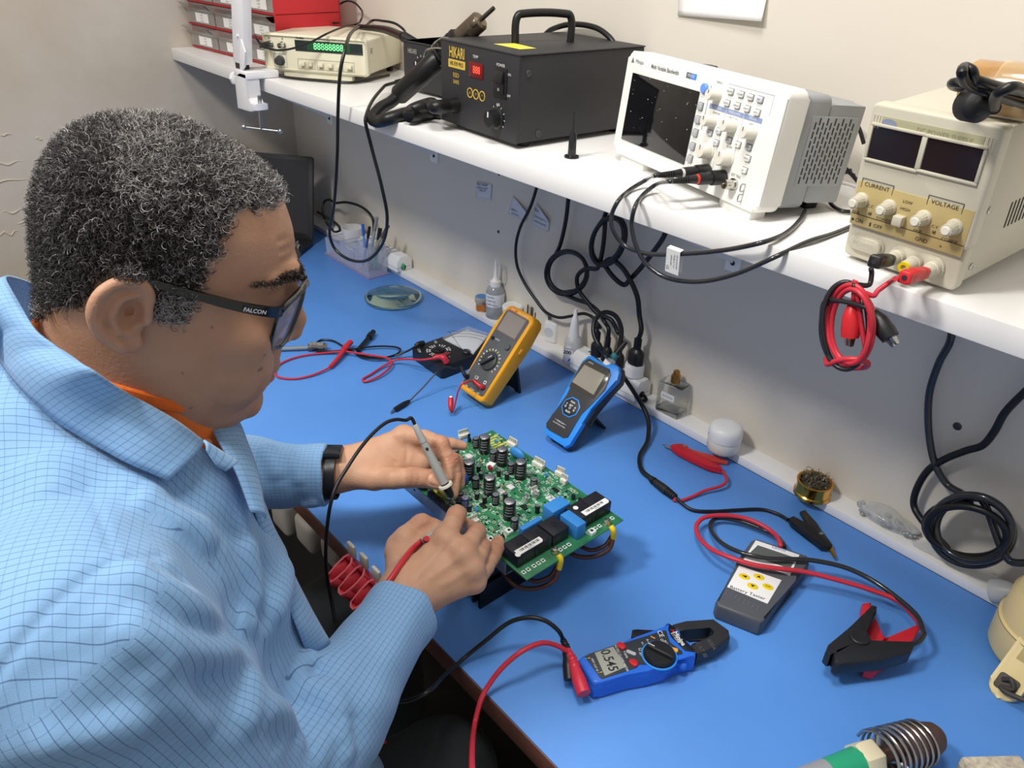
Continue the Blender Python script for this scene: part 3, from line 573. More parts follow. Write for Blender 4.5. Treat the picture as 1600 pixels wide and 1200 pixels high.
for r in range(nR):
    for c in range(nC):
        x0, x1, y0 = c * CWD + .003, (c + 1) * CWD - .003, r * RH + .005
        b = MB(); b.box(x0, x1, y0, y0 + RH * .62, -.001, .0008, CLR); b.quad([(x0, y0 + RH * .5, .001), (x1, y0 + RH * .5, .001), (x1, y0 + RH * .88, .026), (x0, y0 + RH * .88, .026)], CLR); b.quad([(x0, y0 + RH * .88, .026), (x1, y0 + RH * .88, .026), (x1, y0 + RH * .88, .0), (x0, y0 + RH * .88, .0)], CLR); b.quad([(x0, y0 + RH * .5, .001), (x0, y0 + RH * .88, .026), (x0, y0 + RH * .88, 0)], CLR)
        dr = b.build('drawer', t)
        MB().box(x0 + .002, x1 - .002, y0, y0 + RH * .45, -.05, -.004, PARTS, .004).build('contents', dr)
        b = MB(); xm = (x0 + x1) / 2; b.box(xm - CWD * .2, xm + CWD * .26, y0 + .004, y0 + RH * .46, .0008, .0012, PAPER)
        for q in range(3): b.text(('CI 4017', '10K 1/4W', 'BC 548', '100nF', 'LM 358', 'TIP 122')[(r * 3 + c + q * 2) % 6], xm + CWD * .03, y0 + RH * .37 - q * .0065, .0014, .005, GPRINT, sx=.8)
        part_label(b.build('paper_label', dr), 'white printed label')
# --- white articulated lamp arm clamped to the shelf edge
LW = mat('lamp_white', 'e9e9ec', .35)
c0 = at(408, 121, ST); base = Vector((c0.x, SY - .014, ST))
t = thing('magnifier_lamp', 'white articulated lamp arm clamped to the shelf edge beside the red cabinet', 'lamp', I4)
zc = proj(aty(410, 140, SY - .02))[2]
Sf = FM(aty(400, 120, SY - .012), (1, 0, 0), (0, 0, 1)); g = lambda x, y: fp(Sf, x, y, .0)
b = MB(); b.M = Sf; out = [g(*q) for q in ((386, 117), (395, 113), (405, 113), (407, 152), (411, 161), (419, 161), (420, 171), (411, 173), (391, 167))]
b.prism(out, -.0, .03, LW, .003); b.box(g(386, 117)[0], g(405, 113)[0], ST - Sf[2][3] + .0005, ST - Sf[2][3] + .016, -.045, .03, LW, .003); cl = b.build('clamp', t)
b = MB(); b.M = Sf; p0 = g(415, 161); p1 = (g(417, 200)); b.cyl((p0[0], ST - Sf[2][3] - .03, -.0 + .012), (p1[0], p1[1], .012), .0045, None, STEEL, 12); b.build('screw', t)
b = MB(); b.M = Sf; b.cyl((p1[0] - .026, p1[1] + .002, .040), (p1[0] + .030, p1[1] - .003, -.014), .0022, None, NICKEL, 10)
for s_ in (-.027, .031): b.ell((p1[0] + s_, p1[1] + (.002 if s_ < 0 else -.003), .014 - s_ * .97), .006, NICKEL)
b.build('tommy_bar', t)
b = MB(); b.M = Sf; q0 = g(384, 121); b.lathe([(.006, 0), (.006, .012), (.014, .014), (.016, .02), (.013, .028), (.005, .03)], WHITEP, 8, T(q0[0] + .006, q0[1] - .002, .016) @ Ry(-math.pi / 2)); b.build('wing_knob', t)
b = MB(); b.M = Sf
for z0 in (.0, .022): 
    oo = [g(*q) for q in ((376, 62), (384, 75), (388, 105), (396, 114), (386, 112), (377, 95))] if z0 == 0 else [g(*q) for q in ((394, 60), (401, 80), (400, 103), (393, 113), (392, 96))]
    b.prism(oo[::-1] if 0 else oo, z0, z0 + .004, LW, .001)
b.build('hinge_cheeks', t)
b = MB(); b.M = Sf; b.box(g(384, 108)[0], g(393, 108)[0], g(388, 112)[1], g(388, 93)[1], .004, .022, mat('black_plastic', '')); b.build('spring_socket', t)
b = MB(); b.M = Sf; a, c = g(388.5, 98), g(384.5, -60); ww = abs(g(395, 50)[0] - g(378, 50)[0]) / 2
b.prism([(a[0] - ww, a[1]), (a[0] + ww, a[1]), (c[0] + ww, c[1]), (c[0] - ww, c[1])], .003, .023, LW, .002); b.build('lower_arm', t)
b = MB(); b.M = Sf; b.cyl((g(388, 55)[0], g(388, 55)[1], .022), (g(388, 55)[0], g(388, 55)[1], .0265), .003, None, LW, 12); b.build('rivet', t)
# --- cardboard-coloured roll and cord lying on the power supply
TZP = ST + .006 + PSH
a0 = at(1516, 131, TZP + .0240); 
M = FM(a0, (1, .05, 0), (0, 1, 0)); t = thing('tape_wrapped_roll', 'brown roll wrapped in clear tape lying on the beige power supply', 'roll', Matrix.Translation(a0))
pk = [(0.0, -.004), (.018, -.003), (.0215, .002), (.022, .03), (.0225, .09), (.022, .14), (.019, .15)]
part = MB().lathe(pk, mat('brown_taped_paper', 'b98a4e', .3, coat=.6, var=.3, vscale=25, bump=.3, bscale=40), 28, Ry(math.pi / 2) @ Rz(0)).build('wrapping', t)
MB().lathe([(.0235, .025), (.0238, .027), (.0238, .06), (.0235, .062)], mat('clear_tape', 'd8b98a', .15, alpha=.5, coat=1), 28, Ry(math.pi / 2), cap=False).build('tape_band', t)
cz = TZP
pl = at(1522, 165, cz + .018)
t = thing('mains_cord', 'folded black mains cord with round plug on the beige power supply', 'cord', Matrix.Translation(pl))
dv = Vector((.8, -.62, .12)).normalized()
b = MB(); b.M = Matrix.Translation((0, 0, 0)) @ dv.to_track_quat('Z', 'Y').to_matrix().to_4x4(); b.lathe([(.0125, -.010), (.0132, -.009), (.0135, .006), (.0125, .008), (.008, .011), (.006, .018), (.005, .028)], BLACKM, 24)
b.build('plug', t)
b = MB(); off = -pl
A = lambda x, y, z: at(x, y, cz + z) + off
b.tube([dv * .026, A(1560, 145, .04), A(1580, 136, .045), A(1600, 142, .04), A(1620, 155, .03), A(1640, 168, .01)], .0042, CABLE, 10); b.build('free_end', t)
b = MB(); b.tube([A(1640, 152, .02), A(1575, 140, .034), A(1530, 127, .042), A(1507, 119, .044), A(1503, 126, .04), A(1540, 142, .034), A(1600, 162, .02), A(1640, 172, .012)], .004, CABLE, 10)
b.tube([A(1640, 158, .018), A(1560, 141, .03), A(1520, 133, .034), A(1491, 129, .034), A(1492, 135, .028), A(1520, 140, .026), A(1580, 158, .018), A(1640, 180, .01)], .004, CABLE, 10)
b.tube([A(1524, 130, .04), A(1519, 111, .05), A(1508, 105, .052), A(1503, 113, .05), A(1508, 128, .042), A(1530, 140, .034), A(1570, 152, .024), A(1600, 163, .018)], .004, CABLE, 10); b.build('folded_loops', t)
# --- red and black leads hung from the supply terminals
def post_tip(k, dz): return PS @ Vector((TP[k][0], TP[k][1], dz))
n = (PS.to_3x3() @ Vector((0, 0, 1))).normalized()
def bana(t, p, q, m, name):
    dv = (q - p).normalized(); M = Matrix.Translation(p) @ dv.to_track_quat('Z', 'Y').to_matrix().to_4x4(); L = (q - p).length
    b = MB(); b.M = M; b.prism(sq(.0115, .0115, .004), 0, L * .25, m, .001, scale_top=1.1); b.prism(sq(.0126, .0126, .004), L * .25, L * .85, m, .0006, scale_top=1.05); b.prism(sq(.0132, .0132, .003), L * .84, L, m, .0015, scale_top=.9)
    o = b.build(name, t); c = MB(); c.M = M; c.lathe([(.0025, 0), (.0025, .0006)], KPRINT, 12, T(0, 0, L)); c.build('rear_hole', o); return o
def croc(t, p, q, m, r=.0085, name='crocodile_clip', jaw=.012):   # insulated clip from wire end p to jaw tip q
    dv = (q - p).normalized(); L = (q - p).length; M = Matrix.Translation(p) @ dv.to_track_quat('Z', 'Y').to_matrix().to_4x4()
    b = MB(); b.M = M; pr = [(r * .35, 0), (r * .6, L * .04), (r, L * .3), (r * 1.05, L * .6), (r * .95, L * .78), (r * .6, L * .79)]
    b.lathe(pr, m, 18); o = b.build(name, t)
    c = MB(); c.M = M
    for s_ in (-1, 1): c.prism([(-r * .5, s_ * .0003), (r * .5, s_ * .0003), (r * .45, s_ * r * .5), (-r * .45, s_ * r * .5)][::s_], L * .7, L, STEEL, .0005, scale_top=.5)
    c.build('metal_jaws', o); return o
t = thing('test_lead_pair', 'knotted red and black leads hanging from the power supply terminals', 'cable', I4)
pk, pr_ = post_tip(0, .014), post_tip(2, .016)
qk = dep(1366, 409, proj(pk)[2] - .035); qr = dep(1413, 434, proj(pr_)[2] - .035)
part_label(bana(t, pk, qk, BLACK, 'banana_plug'), 'black banana plug'); part_label(bana(t, pr_, qr, REDP, 'banana_plug'), 'red banana plug')
yl2 = SY - .05; G = lambda x, y, dy=0: aty(x, y, yl2 + dy)
def oval(ph, rx, ry, cx, cy, n=14, turns=2.2, wob=.006, st=-1.2):
    o = []
    for k in range(int(n * turns)):
        a = st + 2 * math.pi * k / n; o.append(G(cx + rx * math.cos(a) * (1 + .05 * math.sin(a * 1.7 + ph)), cy + ry * math.sin(a), wob * math.sin(a * 1.3 + ph) - .004 * ph))
    return o
ck = [qk + Vector((0, -.003, -.006)), G(1362, 428, .01), G(1358, 445, .006)] + [p + Vector((0, -.007, 0)) for p in oval(.6, 37, 68, 1327, 506, turns=2.9)]
cr = [qr + Vector((-.006, -.004, -.002)), G(1390, 441, .012), G(1372, 454, .006), G(1365, 462, .0)] + oval(2.2, 35, 63, 1329, 508, st=-.9) 
cr2 = oval(3.6, 30, 58, 1330, 510, turns=1.5, st=-2.0) 
part_label(MB().tube(ck + [G(1352, 480, -.02), G(1360, 492, -.016)], .0025, mat('black_lead', '26262a', .3), 10).build('lead', t), 'black lead')
part_label(MB().tube(cr, .0025, REDC, 10).build('lead', t), 'red lead')
part_label(MB().tube(cr2 + [G(1336, 440, -.012), G(1334, 465, -.012), G(1333, 478, -.008)], .0025, REDC, 10).build('lead', t), 'red lead')
part_label(MB().tube([G(1291, 560, -.004), G(1293, 569, -.012), G(1310, 563, -.016), G(1330, 561, -.016), G(1346, 563, -.012), G(1356, 568, -.004), G(1350, 574, .006), G(1320, 574, .01), G(1295, 566, .006)], .0029, REDC, 10).build('lead_wrap', t), 'red lead wrapped round the loop')
part_label(croc(t, G(1333, 474, -.010), G(1327, 541, -.014), REDP, .0088), 'red crocodile clip'); part_label(croc(t, G(1362, 486, .0), G(1400, 540, -.006), BLACK, .0088), 'black crocodile clip')
# --- paper sheets and stickers on the wall
def sheet(name, label, cat, pts, lift, m, marks=(), wy=YW - .0012):
    P = [aty(x, y, wy) for x, y in pts]; n = 10; bm = bmesh.new(); g = []
    for i in range(n + 1):
        row = []
        for j in range(n + 1):
            u, v = i / n, j / n; p = (P[0] * (1 - u) + P[1] * u) * (1 - v) + (P[3] * (1 - u) + P[2] * u) * v
            row.append(bm.verts.new(p + Vector((0, -lift(u, v), 0))))
        g.append(row)
    for i in range(n):
        for j in range(n): bm.faces.new((g[i][j], g[i][j + 1], g[i + 1][j + 1], g[i + 1][j]))
    for v in bm.verts: v.co.y -= .0003
    me = bpy.data.meshes.new(name); bm.to_mesh(me); bm.free(); me.materials.append(m)
    o = bpy.data.objects.new(name, me); COL.objects.link(o); me.polygons.foreach_set('use_smooth', [True] * len(me.polygons))
    md = o.modifiers.new('thickness', 'SOLIDIFY'); md.thickness = .0002
    if marks:
        b = MB(); b.M = FM(P[3], P[2] - P[3], P[0] - P[3]); ww = (P[2] - P[3]).length; hh = (P[0] - P[3]).length
        for s_, u, v, sz in marks: b.text(s_, u * ww, v * hh, lift(u, 1 - v) + .0008, sz, mat('dark_blue_print', '4b5368', .6), sx=.85)
        b.build('printing', o)
    return tag(o, label, cat)
sheet('paper_sheet', 'white paper sheet stuck to the wall above the oscilloscope, lower edge curling', 'paper', ((1066, -70), (1207, -70), (1197, 33), (1060, 24)), lambda u, v: .002 + .022 * max(0, v - .55) * max(0, u) , PAPER)
STK = mat('sticker_paper', 'd3d5da', .5)
sheet('wall_sticker', 'small printed sticker lying flat on the shaded wall, left of two torn ones', 'sticker', ((746, 283), (769, 288), (767, 312), (744, 308)), lambda u, v: .0004, STK, (('VOLTAGEM', .5, .82, .009), ('ENTRADA 220V', .5, .6, .006), ('SAIDA 12V', .5, .45, .006)))
sheet('wall_sticker', 'torn printed sticker with its top corner curled, nearest the thin wall cable', 'sticker', ((802, 306), (827, 330), (822, 346), (794, 334)), lambda u, v: .0004 + .02 * max(0, .45 - v) * u, STK, (('SERIE 013', .35, .3, .006), ('ATENCAO', .4, .12, .006)))
sheet('wall_sticker', 'torn printed sticker with a grey curled flap, right of the thin wall cable', 'sticker', ((838, 317), (860, 342), (857, 362), (831, 350)), lambda u, v: .0004 + .02 * max(0, .4 - v) * u, STK, (('FILIAL', .3, .7, .009), ('PROTOCOLO DE', .5, .4, .006), ('MANUTENCAO', .5, .2, .006)))
MB()
def wall_screw(x, y, r=.0035):
    b = MB(); b.lathe([(r, 0), (r, .001), (r * .6, .002), (r * .5, .0008)], DARKG, 12, FM(aty(x, y, YW), (1, 0, 0), (0, 0, 1))); return b.build('wall_screw')
for k, (x, y, l) in enumerate(((780, 272, 'small dark screw in the wall close under the shelf, above the flat sticker'), (779, 362, 'small dark screw in the wall below the flat printed sticker'), (1496, 666, 'dark wall plug screw in the wall between the two thick cords'))): tag(wall_screw(x, y, .0035 if k < 2 else .006), l, 'screw')
# ------------------------------------------------------------------ meters and testers on the bench
def tr(pts, s, ox, oy): return [(x / s + ox, y / s + oy) for x, y in pts]
def trace(M, pts, z=0.0): return [fp(M, x, y, z) for x, y in pts]
def ccw(P):
    a = sum(P[i - 1][0] * P[i][1] - P[i][0] * P[i - 1][1] for i in range(len(P))); return P if a > 0 else P[::-1]
def shrink(P, e):
    cx = sum(p[0] for p in P) / len(P); cy = sum(p[1] for p in P) / len(P); o = []
    for x, y in P:
        l = math.hypot(x - cx, y - cy); o.append((cx + (x - cx) * (1 - e / l), cy + (y - cy) * (1 - e / l)))
    return o
def wedge_rib(b, M, a, c, r, m): b.cyl(M @ Vector(a), M @ Vector(c), r, None, m, 8)
# --- yellow multimeter leaning on its stand
w, h, d = .0835, .1934, .034
S = upright(-1.0345, .7943, TZ + .0225, -1.6, 40.5); f = lambda x, y, z=0: fp(S, x, y, z)
t = thing('multimeter', 'yellow-cased digital multimeter with grey face leaning on its stand', 'multimeter', S)
MMY = mat('multimeter_yellow', 'f3a91f', .4); MMG = mat('multimeter_grey', '55585a', .5)
b = MB(); b.M = T(w / 2, h / 2, 0); b.prism([(-w / 2 + .004, -h / 2 + .006), (-w / 2 + .012, -h / 2), (w / 2 - .012, -h / 2), (w / 2 - .004, -h / 2 + .006), (w / 2, h * .2), (w / 2, h / 2 - .012), (w / 2 - .006, h / 2 - .003), (w / 2 - .014, h / 2), (-w / 2 + .014, h / 2), (-w / 2 + .006, h / 2 - .003), (-w / 2, h / 2 - .012), (-w / 2, h * .2)], -d, 0, MMY, .006, 3); b.box(w / 2 - .001, w / 2 + .0012, .02, .032, -.022, -.012, MMY, .001); b.build('holster', t)
b = MB(); fw = w - .017; b.M = T(w / 2, h / 2, 0); b.prism(sq(fw, h - .022, .006, 4), -.003, .0015, MMG, .0008); b.build('face', t)
sc = trace(S, tr([(1050, 140), (1238, 228), (1105, 400), (940, 300)], 5.333, 600, 460)); x0, x1 = .0125, w - .0125; y0, y1 = (sc[2][1] + sc[3][1]) / 2, (sc[0][1] + sc[1][1]) / 2
b = MB(); b.box(x0, x1, y0, y1, .001, .0026, mat('lcd_frame', '70666a', .35), .0006); ds = b.build('display', t)
b = MB(); b.box(x0 + .003, x1 - .003, y0 + .003, y1 - .003, .0025, .0029, mat('blank_lcd', '8f8781', .18, spec=.6)); b.build('screen', ds)
b = MB()
b.box(x0, x0 + .022, y1 + .0015, y1 + .0058, .0014, .0018, mat('orange_stripe', 'e07e2a', .5)); b.text('MINIPA', x0 + .011, y1 + .0036, .002, .004, WPRINT); b.text('DIGITAL MULTIMETER', x1 - .018, y1 + .0036, .0018, .0042, WPRINT, sx=.8)
dc = f(*tr([(885, 562)], 5.333, 600, 460)[0]); dc = (w / 2, dc[1])
for k in range(15):
    a = math.radians(-35 + k * 18); b.box(.0225, .0265, -.0009, .0009, .0015, .0019, WPRINT if k % 3 else mat('yellow_print', 'e8d24a', .5), M=T(dc[0], dc[1], 0) @ Rz(a))
b.text('CE', w / 2 - .006, .036, .0018, .009, WPRINT); b.box(w / 2 + .016, w / 2 + .0225, .034, .0405, .0015, .0018, WPRINT); b.box(w / 2 + .0172, w / 2 + .0213, .0352, .0393, .0018, .002, MMG)
b.text('V\u03a9', w / 2 + .018, .012, .0018, .006, WPRINT); b.text('COM', w / 2, .012, .0018, .005, WPRINT); b.text('10A', w / 2 - .018, .012, .0018, .005, WPRINT); b.text('HOLD', w / 2 - .012, dc[1] + .044, .0018, .0045, WPRINT)
b.build('panel_marks', t)
b = MB(); b.lathe([(.0195, 0), (.0195, .003), (.0185, .0055), (.0165, .0065)], mat('dial_grey', '3a3c3d', .45), 32, T(dc[0], dc[1], 0)); b.box(-.0165, .0165, -.004, .004, .006, .0145, mat('dial_grey', ''), .0022, M=T(dc[0], dc[1], 0) @ Rz(math.radians(52))); b.box(.006, .016, -.0005, .0005, .0144, .0148, WPRINT, M=T(dc[0], dc[1], 0) @ Rz(math.radians(52))); b.build('rotary_dial', t)
p = f(*tr([(913, 366)], 5.333, 600, 460)[0]); MB().lathe([(.0036, 0), (.0036, .003), (.0028, .004)], BLACK, 14, T(p[0], p[1], .001)).build('button', t)
p = f(*tr([(1037, 445)], 5.333, 600, 460)[0]); MB().lathe([(.0062, 0), (.0062, .004), (.005, .005)], MMG, 18, T(p[0], p[1], .001)).build('button', t)
ja = f(*tr([(700, 690)], 5.333, 600, 460)[0]); jb = f(*tr([(832, 782)], 5.333, 600, 460)[0])
for p in (ja, ((ja[0] + jb[0]) / 2, (ja[1] + jb[1]) / 2), jb): MB().lathe([(.0055, 0), (.0055, .001), (.0042, .001), (.0042, -.004)], BLACK, 16, T(p[0], p[1], .0013), cap=False).build('jack', t)
SI = S.inverted(); ft = SI @ at(*tr([(1145, 830)], 5.333, 600, 460)[0], TZ)
b = MB(); yh = h * .56; q0 = Vector((w / 2, yh, -d)); q1 = Vector((w / 2, ft.y, ft.z)); M = FM(q1, (1, 0, 0), q0 - q1); L = (q0 - q1).length
b.M = M; b.prism([(-.026, 0), (-.012, 0), (-.01, .006), (.01, .006), (.012, 0), (.026, 0), (.024, L), (-.024, L)], -.003, .003, BLACK, .001); b.build('tilt_stand', t)
# crocodile leads plugged in the yellow meter
nS = S.to_3x3() @ Vector((0, 0, 1))
def clip_lead(label, jack, m, pts, tip0, tip1, r, side):
    t = thing('clip_lead', label, 'test lead', I4); o = S @ Vector((jack[0], jack[1], .001)); n2 = (nS * .45 + S.to_3x3() @ Vector(side)).normalized()
    b = MB(); b.tube([o, o + nS * .008, o + nS * .008 + n2 * .008, o + nS * .008 + n2 * .02], lambda s: .0048 - .0015 * s, m, 12, 4); b.build('plug', t)
    MB().tube([o + nS * .008 + n2 * .018] + pts + [tip0], .0015, m, 8).build('lead', t)
    croc(t, tip0, tip1, m, r); return t
Q = lambda p, z: at(*tr([p], 5.333, 600, 460)[0], TZ + z)
clip_lead('short black clip lead from the yellow multimeter, its clip on the mat', ja, BLACK, [Q((585, 620), .062), Q((520, 603), .062), Q((440, 650), .048), Q((330, 770), .026)], Q((215, 885), .006), Q((55, 985), .004), .0052, (-.6, .45, 0))
clip_lead('short red clip lead from the yellow multimeter, its clip hanging before the case', jb, REDP, [Q((700, 728), .066), Q((655, 745), .064), Q((620, 800), .05), Q((600, 880), .028), Q((580, 960), .012), Q((563, 985), .01)], Q((556, 968), .016), Q((556, 835), .035), .0052, (-.8, .1, 0))
# --- blue and black handheld tester on its stand
S = upright(-.8153, .8226, TZ + .019, 1.5, 40.1); f = lambda x, y, z=0: fp(S, x, y, z); k4 = lambda P: tr(P, 4.444, 820, 460)
t = thing('internal_resistance_tester', 'black and blue handheld tester with grey screen, leaning on a flap', 'tester', S)
BT = mat('tester_blue', '2b93f2', .38); BTK = mat('tester_black', '3a3a3c', .42)
out = ccw(trace(S, k4([(135, 955), (155, 985), (215, 1010), (270, 1062), (310, 1045), (400, 900), (400, 880), (455, 790), (640, 600), (655, 545), (650, 500), (600, 475), (560, 500), (500, 460), (475, 425), (440, 425), (400, 460), (310, 620), (280, 690), (145, 905)])))
b = MB(); b.prism(out, -.012, .0, BT, .002); b.build('blue_bumper', t)
b = MB(); b.prism(shrink(out, -.0008), -.028, -.011, BTK, .003); b.build('back_shell', t)
inn = ccw(trace(S, k4([(150, 925), (170, 945), (270, 1000), (300, 995), (395, 830), (470, 760), (560, 665), (600, 560), (590, 520), (500, 475), (450, 445), (420, 470), (330, 620), (295, 700), (150, 895)])))
b = MB(); b.prism(inn, -.002, .0012, BTK, .0008); b.build('face', t)
b = MB(); gl = ccw(trace(S, k4([(398, 480), (440, 448), (590, 530), (575, 600), (480, 730), (310, 640), (330, 600)]))); b.prism(gl, .001, .0016, mat('tester_glass', '4a453f', .12, spec=.6), .0002); b.build('glass', t)
b = MB(); sc = ccw(trace(S, k4([(418, 490), (560, 562), (480, 700), (330, 608)]))); b.prism(sc, .0015, .0018, mat('tester_lcd', 'a29c8d', .2), .0001); b.build('screen', t)
pc = f(*k4([(322, 785)])[0]); b = MB(); pd = [(.0195 * math.cos(math.radians(22.5 + 45 * k)), .0195 * math.sin(math.radians(22.5 + 45 * k))) for k in range(8)]
b.prism(pd, .001, .0020, BT, .0004, M=T(pc[0], pc[1], 0)); b.build('key_surround', t)
b = MB(); b.prism([(x * .88, y * .88) for x, y in pd], .0015, .0032, mat('keypad_dark', '232426', .5), .0005, M=T(pc[0], pc[1], 0))
for dx, dy, s_ in ((0, .0095, 'FUN'), (0, -.0095, 'RUN'), (-.010, 0, 'V\n\u03a9'), (.010, 0, 'A\nB'), (0, 0, 'SET\n\u25cb')): b.text(s_, pc[0] + dx, pc[1] + dy, .0034, .0052, WPRINT, bold=.0001)
b.build('keypad', t)
b = MB(); p = f(*k4([(250, 888)])[0]); b.text('SM8124A', p[0], p[1], .0014, .0042, WPRINT, rot=0); b.text('Internal Resistance Meter', p[0], p[1] - .005, .0014, .0036, WPRINT, sx=.8); b.box(p[0] - .014, p[0] - .008, p[1] + .0002, p[1] + .0006, .0012, .0014, WPRINT); b.box(p[0] + .008, p[0] + .014, p[1] + .0002, p[1] + .0006, .0012, .0014, WPRINT)
p = f(*k4([(462, 478)])[0]); b.text('ANENG', p[0], p[1], .0018, .0035, WPRINT); b.build('panel_marks', t)
SI = S.inverted(); ft = SI @ at(*k4([(575, 940)])[0], TZ); q1 = Vector((.031, ft.y, ft.z)); q0 = Vector((.031, .075, -.027)); L = (q0 - q1).length
b = MB(); b.M = FM(q1, (1, 0, 0), q0 - q1); b.prism([(-.018, 0), (.018, 0), (.015, L), (.004, L), (.006, .02), (-.006, .02), (-.004, L), (-.015, L)], -.0022, .0022, BLACK, .0008); b.build('tilt_stand', t)
pj = f(*k4([(565, 478)])[0]); b = MB(); b.box(-.008, .008, -.004, .012, -.014, -.001, WHITEP, .002, M=T(pj[0], pj[1], 0)); b.build('socket', t)
# --- Kelvin clip lead of that tester: looped cable, splitter, red and black clips
t = thing('kelvin_clip_lead', 'black cable from the blue tester splitting into a red and a black clip', 'test lead', I4)
P0 = S @ Vector((pj[0] + .001, pj[1] + .012, -.008)); u_ = (S.to_3x3() @ Vector((.25, 1, .1))).normalized()
b = MB(); b.cyl(P0 - u_ * .004, P0 + u_ * .012, .0068, .0062, mat('teal_ring', '2f7f88', .4), 14); b.cyl(P0 + u_ * .010, P0 + u_ * .04, .0062, .0042, BLACK, 14); b.build('connector', t)
D_ = lambda x, y, dz=0: dep(x, y, proj(P0)[2] + dz)
cb = [P0 + u_ * .036, D_(969, 541, -.004), D_(971, 515, -.01), D_(962, 494, -.016), D_(945, 488, -.022), D_(930, 500, -.028), D_(928, 522, -.034), D_(940, 546, -.04), at(968, 580, TZ + .075), at(992, 615, TZ + .055), at(1012, 652, TZ + .030), at(1012, 688, TZ + .009), at(1000, 712, TZ + .006), at(1003, 735, TZ + .0055), at(1021, 750, TZ + .0065)]
MB().tube(cb, .0042, CABLE, 12).build('cable', t)
a, c = at(1017, 748, TZ + .0075), at(1056, 778, TZ + .0075); dv = (c - a).normalized()
b = MB(); M = Matrix.Translation(a) @ dv.to_track_quat('Z', 'Y').to_matrix().to_4x4(); L = (c - a).length; pr = []
for k in range(3): pr += [(.0055 + k * .0006, k * .003), (.0055 + k * .0006, k * .003 + .002), (.0042, k * .003 + .0021), (.0042, k * .003 + .0029)]
pr += [(.0065, .01), (.0075, L * .45), (.0075, L * .6)]
for k in range(5): pr += [(.0074 - k * .0003, L * (.62 + k * .075)), (.0074 - k * .0003, L * (.66 + k * .075)), (.006 - k * .0003, L * (.665 + k * .075)), (.006 - k * .0003, L * (.69 + k * .075))]
b.lathe(pr, BLACKM, 16, M); b.build('splitter', t)
c7 = lambda P: tr(P, 7.5, 1000, 640); z = TZ + .004
part_label(MB().tube([c] + [at(*q, z + dz) for q, dz in zip(c7([(400, 1060), (480, 1065), (600, 1025), (760, 950), (920, 905), (1000, 860), (1010, 790), (960, 720), (930, 712)]), (0, 0, 0, .004, .006, .008, .007, .004, .004))], .0026, REDC, 10).build('lead', t), 'red lead')
part_label(MB().tube([c - dv * .002, at(1080, 796, z), at(1110, 799, z), at(1150, 797, z), at(1190, 796, z), at(1215, 803, z + .002), at(1231, 812, z + .004)], .0028, CABLE, 10).build('lead', t), 'black lead')
def plier(t, label, m, m2, body, arm, tip, pivot, zz):
    M = FM((0, 0, zz), (1, 0, 0), (0, 1, 0)); pm = bpy.data.objects.new('plier_clip', None)
    b = MB(); b.prism(ccw(trace(M, arm)), zz - .006, zz + .001, m2, .0015); b.build('clip_arm', t)
    b = MB(); b.prism(ccw(trace(M, body)), zz - .004, zz + .006, m, .002); o = b.build('clip_body', t); part_label(o, label)
    p = fp(M, *pivot); b = MB(); b.lathe([(.003, 0), (.003, .001), (.0015, .0018)], NICKEL, 14, T(p[0], p[1], zz + .006)); b.build('pivot', o)
    P = trace(M, tip); b = MB(); b.prism(ccw(P), zz - .001, zz + .002, BRASS if m is BLACK else STEEL, .0005); b.build('metal_tip', o)
    bpy.data.objects.remove(pm)
plier(t, 'red clip body', mat('clip_red', 'c4202f', .35), mat('clip_red_soft', 'd0483f', .45), c7([(355, 445), (380, 430), (480, 425), (545, 440), (560, 490), (640, 520), (780, 610), (860, 640), (960, 700), (945, 735), (850, 700), (780, 690), (570, 585), (440, 520), (365, 465)]), c7([(500, 430), (640, 480), (920, 560), (1035, 605), (1030, 622), (900, 605), (740, 580), (620, 520), (540, 490)]), c7([(265, 412), (320, 428), (375, 440), (370, 462), (330, 448), (290, 432)]), c7([(510, 462)])[0], TZ + .007)
k28 = lambda P: tr(P, 2.857, 1200, 500)
plier(t, 'black clip body', BLACK, mat('clip_black_soft', '2a2a2c', .5), k28([(90, 895), (110, 885), (190, 930), (215, 945), (250, 965), (285, 1015), (270, 1025), (235, 1020), (180, 970), (100, 915)]), k28([(143, 855), (165, 848), (215, 905), (255, 965), (240, 980), (205, 960)]), k28([(262, 1012), (285, 1012), (303, 1060), (296, 1066)]), k28([(232, 968)])[0], TZ + .007)
# --- blue clamp meter lying on the mat
k5 = lambda P: tr(P, 5, 860, 930)
S = FM((0, 0, TZ), (1, 0, 0), (0, 1, 0)); zt = .030; ft = lambda P, z=zt: trace(S, k5(P), z)
c0 = Vector((*ft([(640, 480)])[0], 0)); t = thing('clamp_meter', 'blue clamp meter with black jaws and a lit display, lying on the mat', 'clamp meter', Matrix.Translation((c0.x, c0.y, TZ)))
CB = mat('clamp_blue', '2d6fe0', .35); OFF = T(-c0.x, -c0.y, 0)
def cm(name, fn, parent=t, lab=None):
    b = MB(); b.M = OFF; fn(b); o = b.build(name, parent)
    if lab: part_label(o, lab)
    return o
bodyo = ccw(ft([(218, 500), (250, 470), (560, 372), (590, 376), (870, 275), (905, 215), (925, 207), (965, 240), (985, 290), (1055, 335), (1062, 372), (1140, 440), (1135, 475), (1080, 480), (975, 492), (900, 560), (760, 592), (600, 620), (400, 680), (350, 690), (325, 668)]))
cm('body', lambda b: (b.prism(shrink(bodyo, -.0005), .003, zt - .006, CB, .003), b.prism(bodyo, zt - .012, zt, CB, .004, 3)))
fa = ccw(ft([(268, 478), (300, 462), (520, 385), (560, 384), (890, 275), (905, 280), (930, 370), (1030, 440), (1030, 462), (960, 472), (800, 540), (760, 545), (690, 540), (670, 570), (410, 655), (390, 650)]))
cm('face', lambda b: b.prism(fa, zt - .001, zt + .0008, mat('clamp_face', '33383e', .45), .0005))
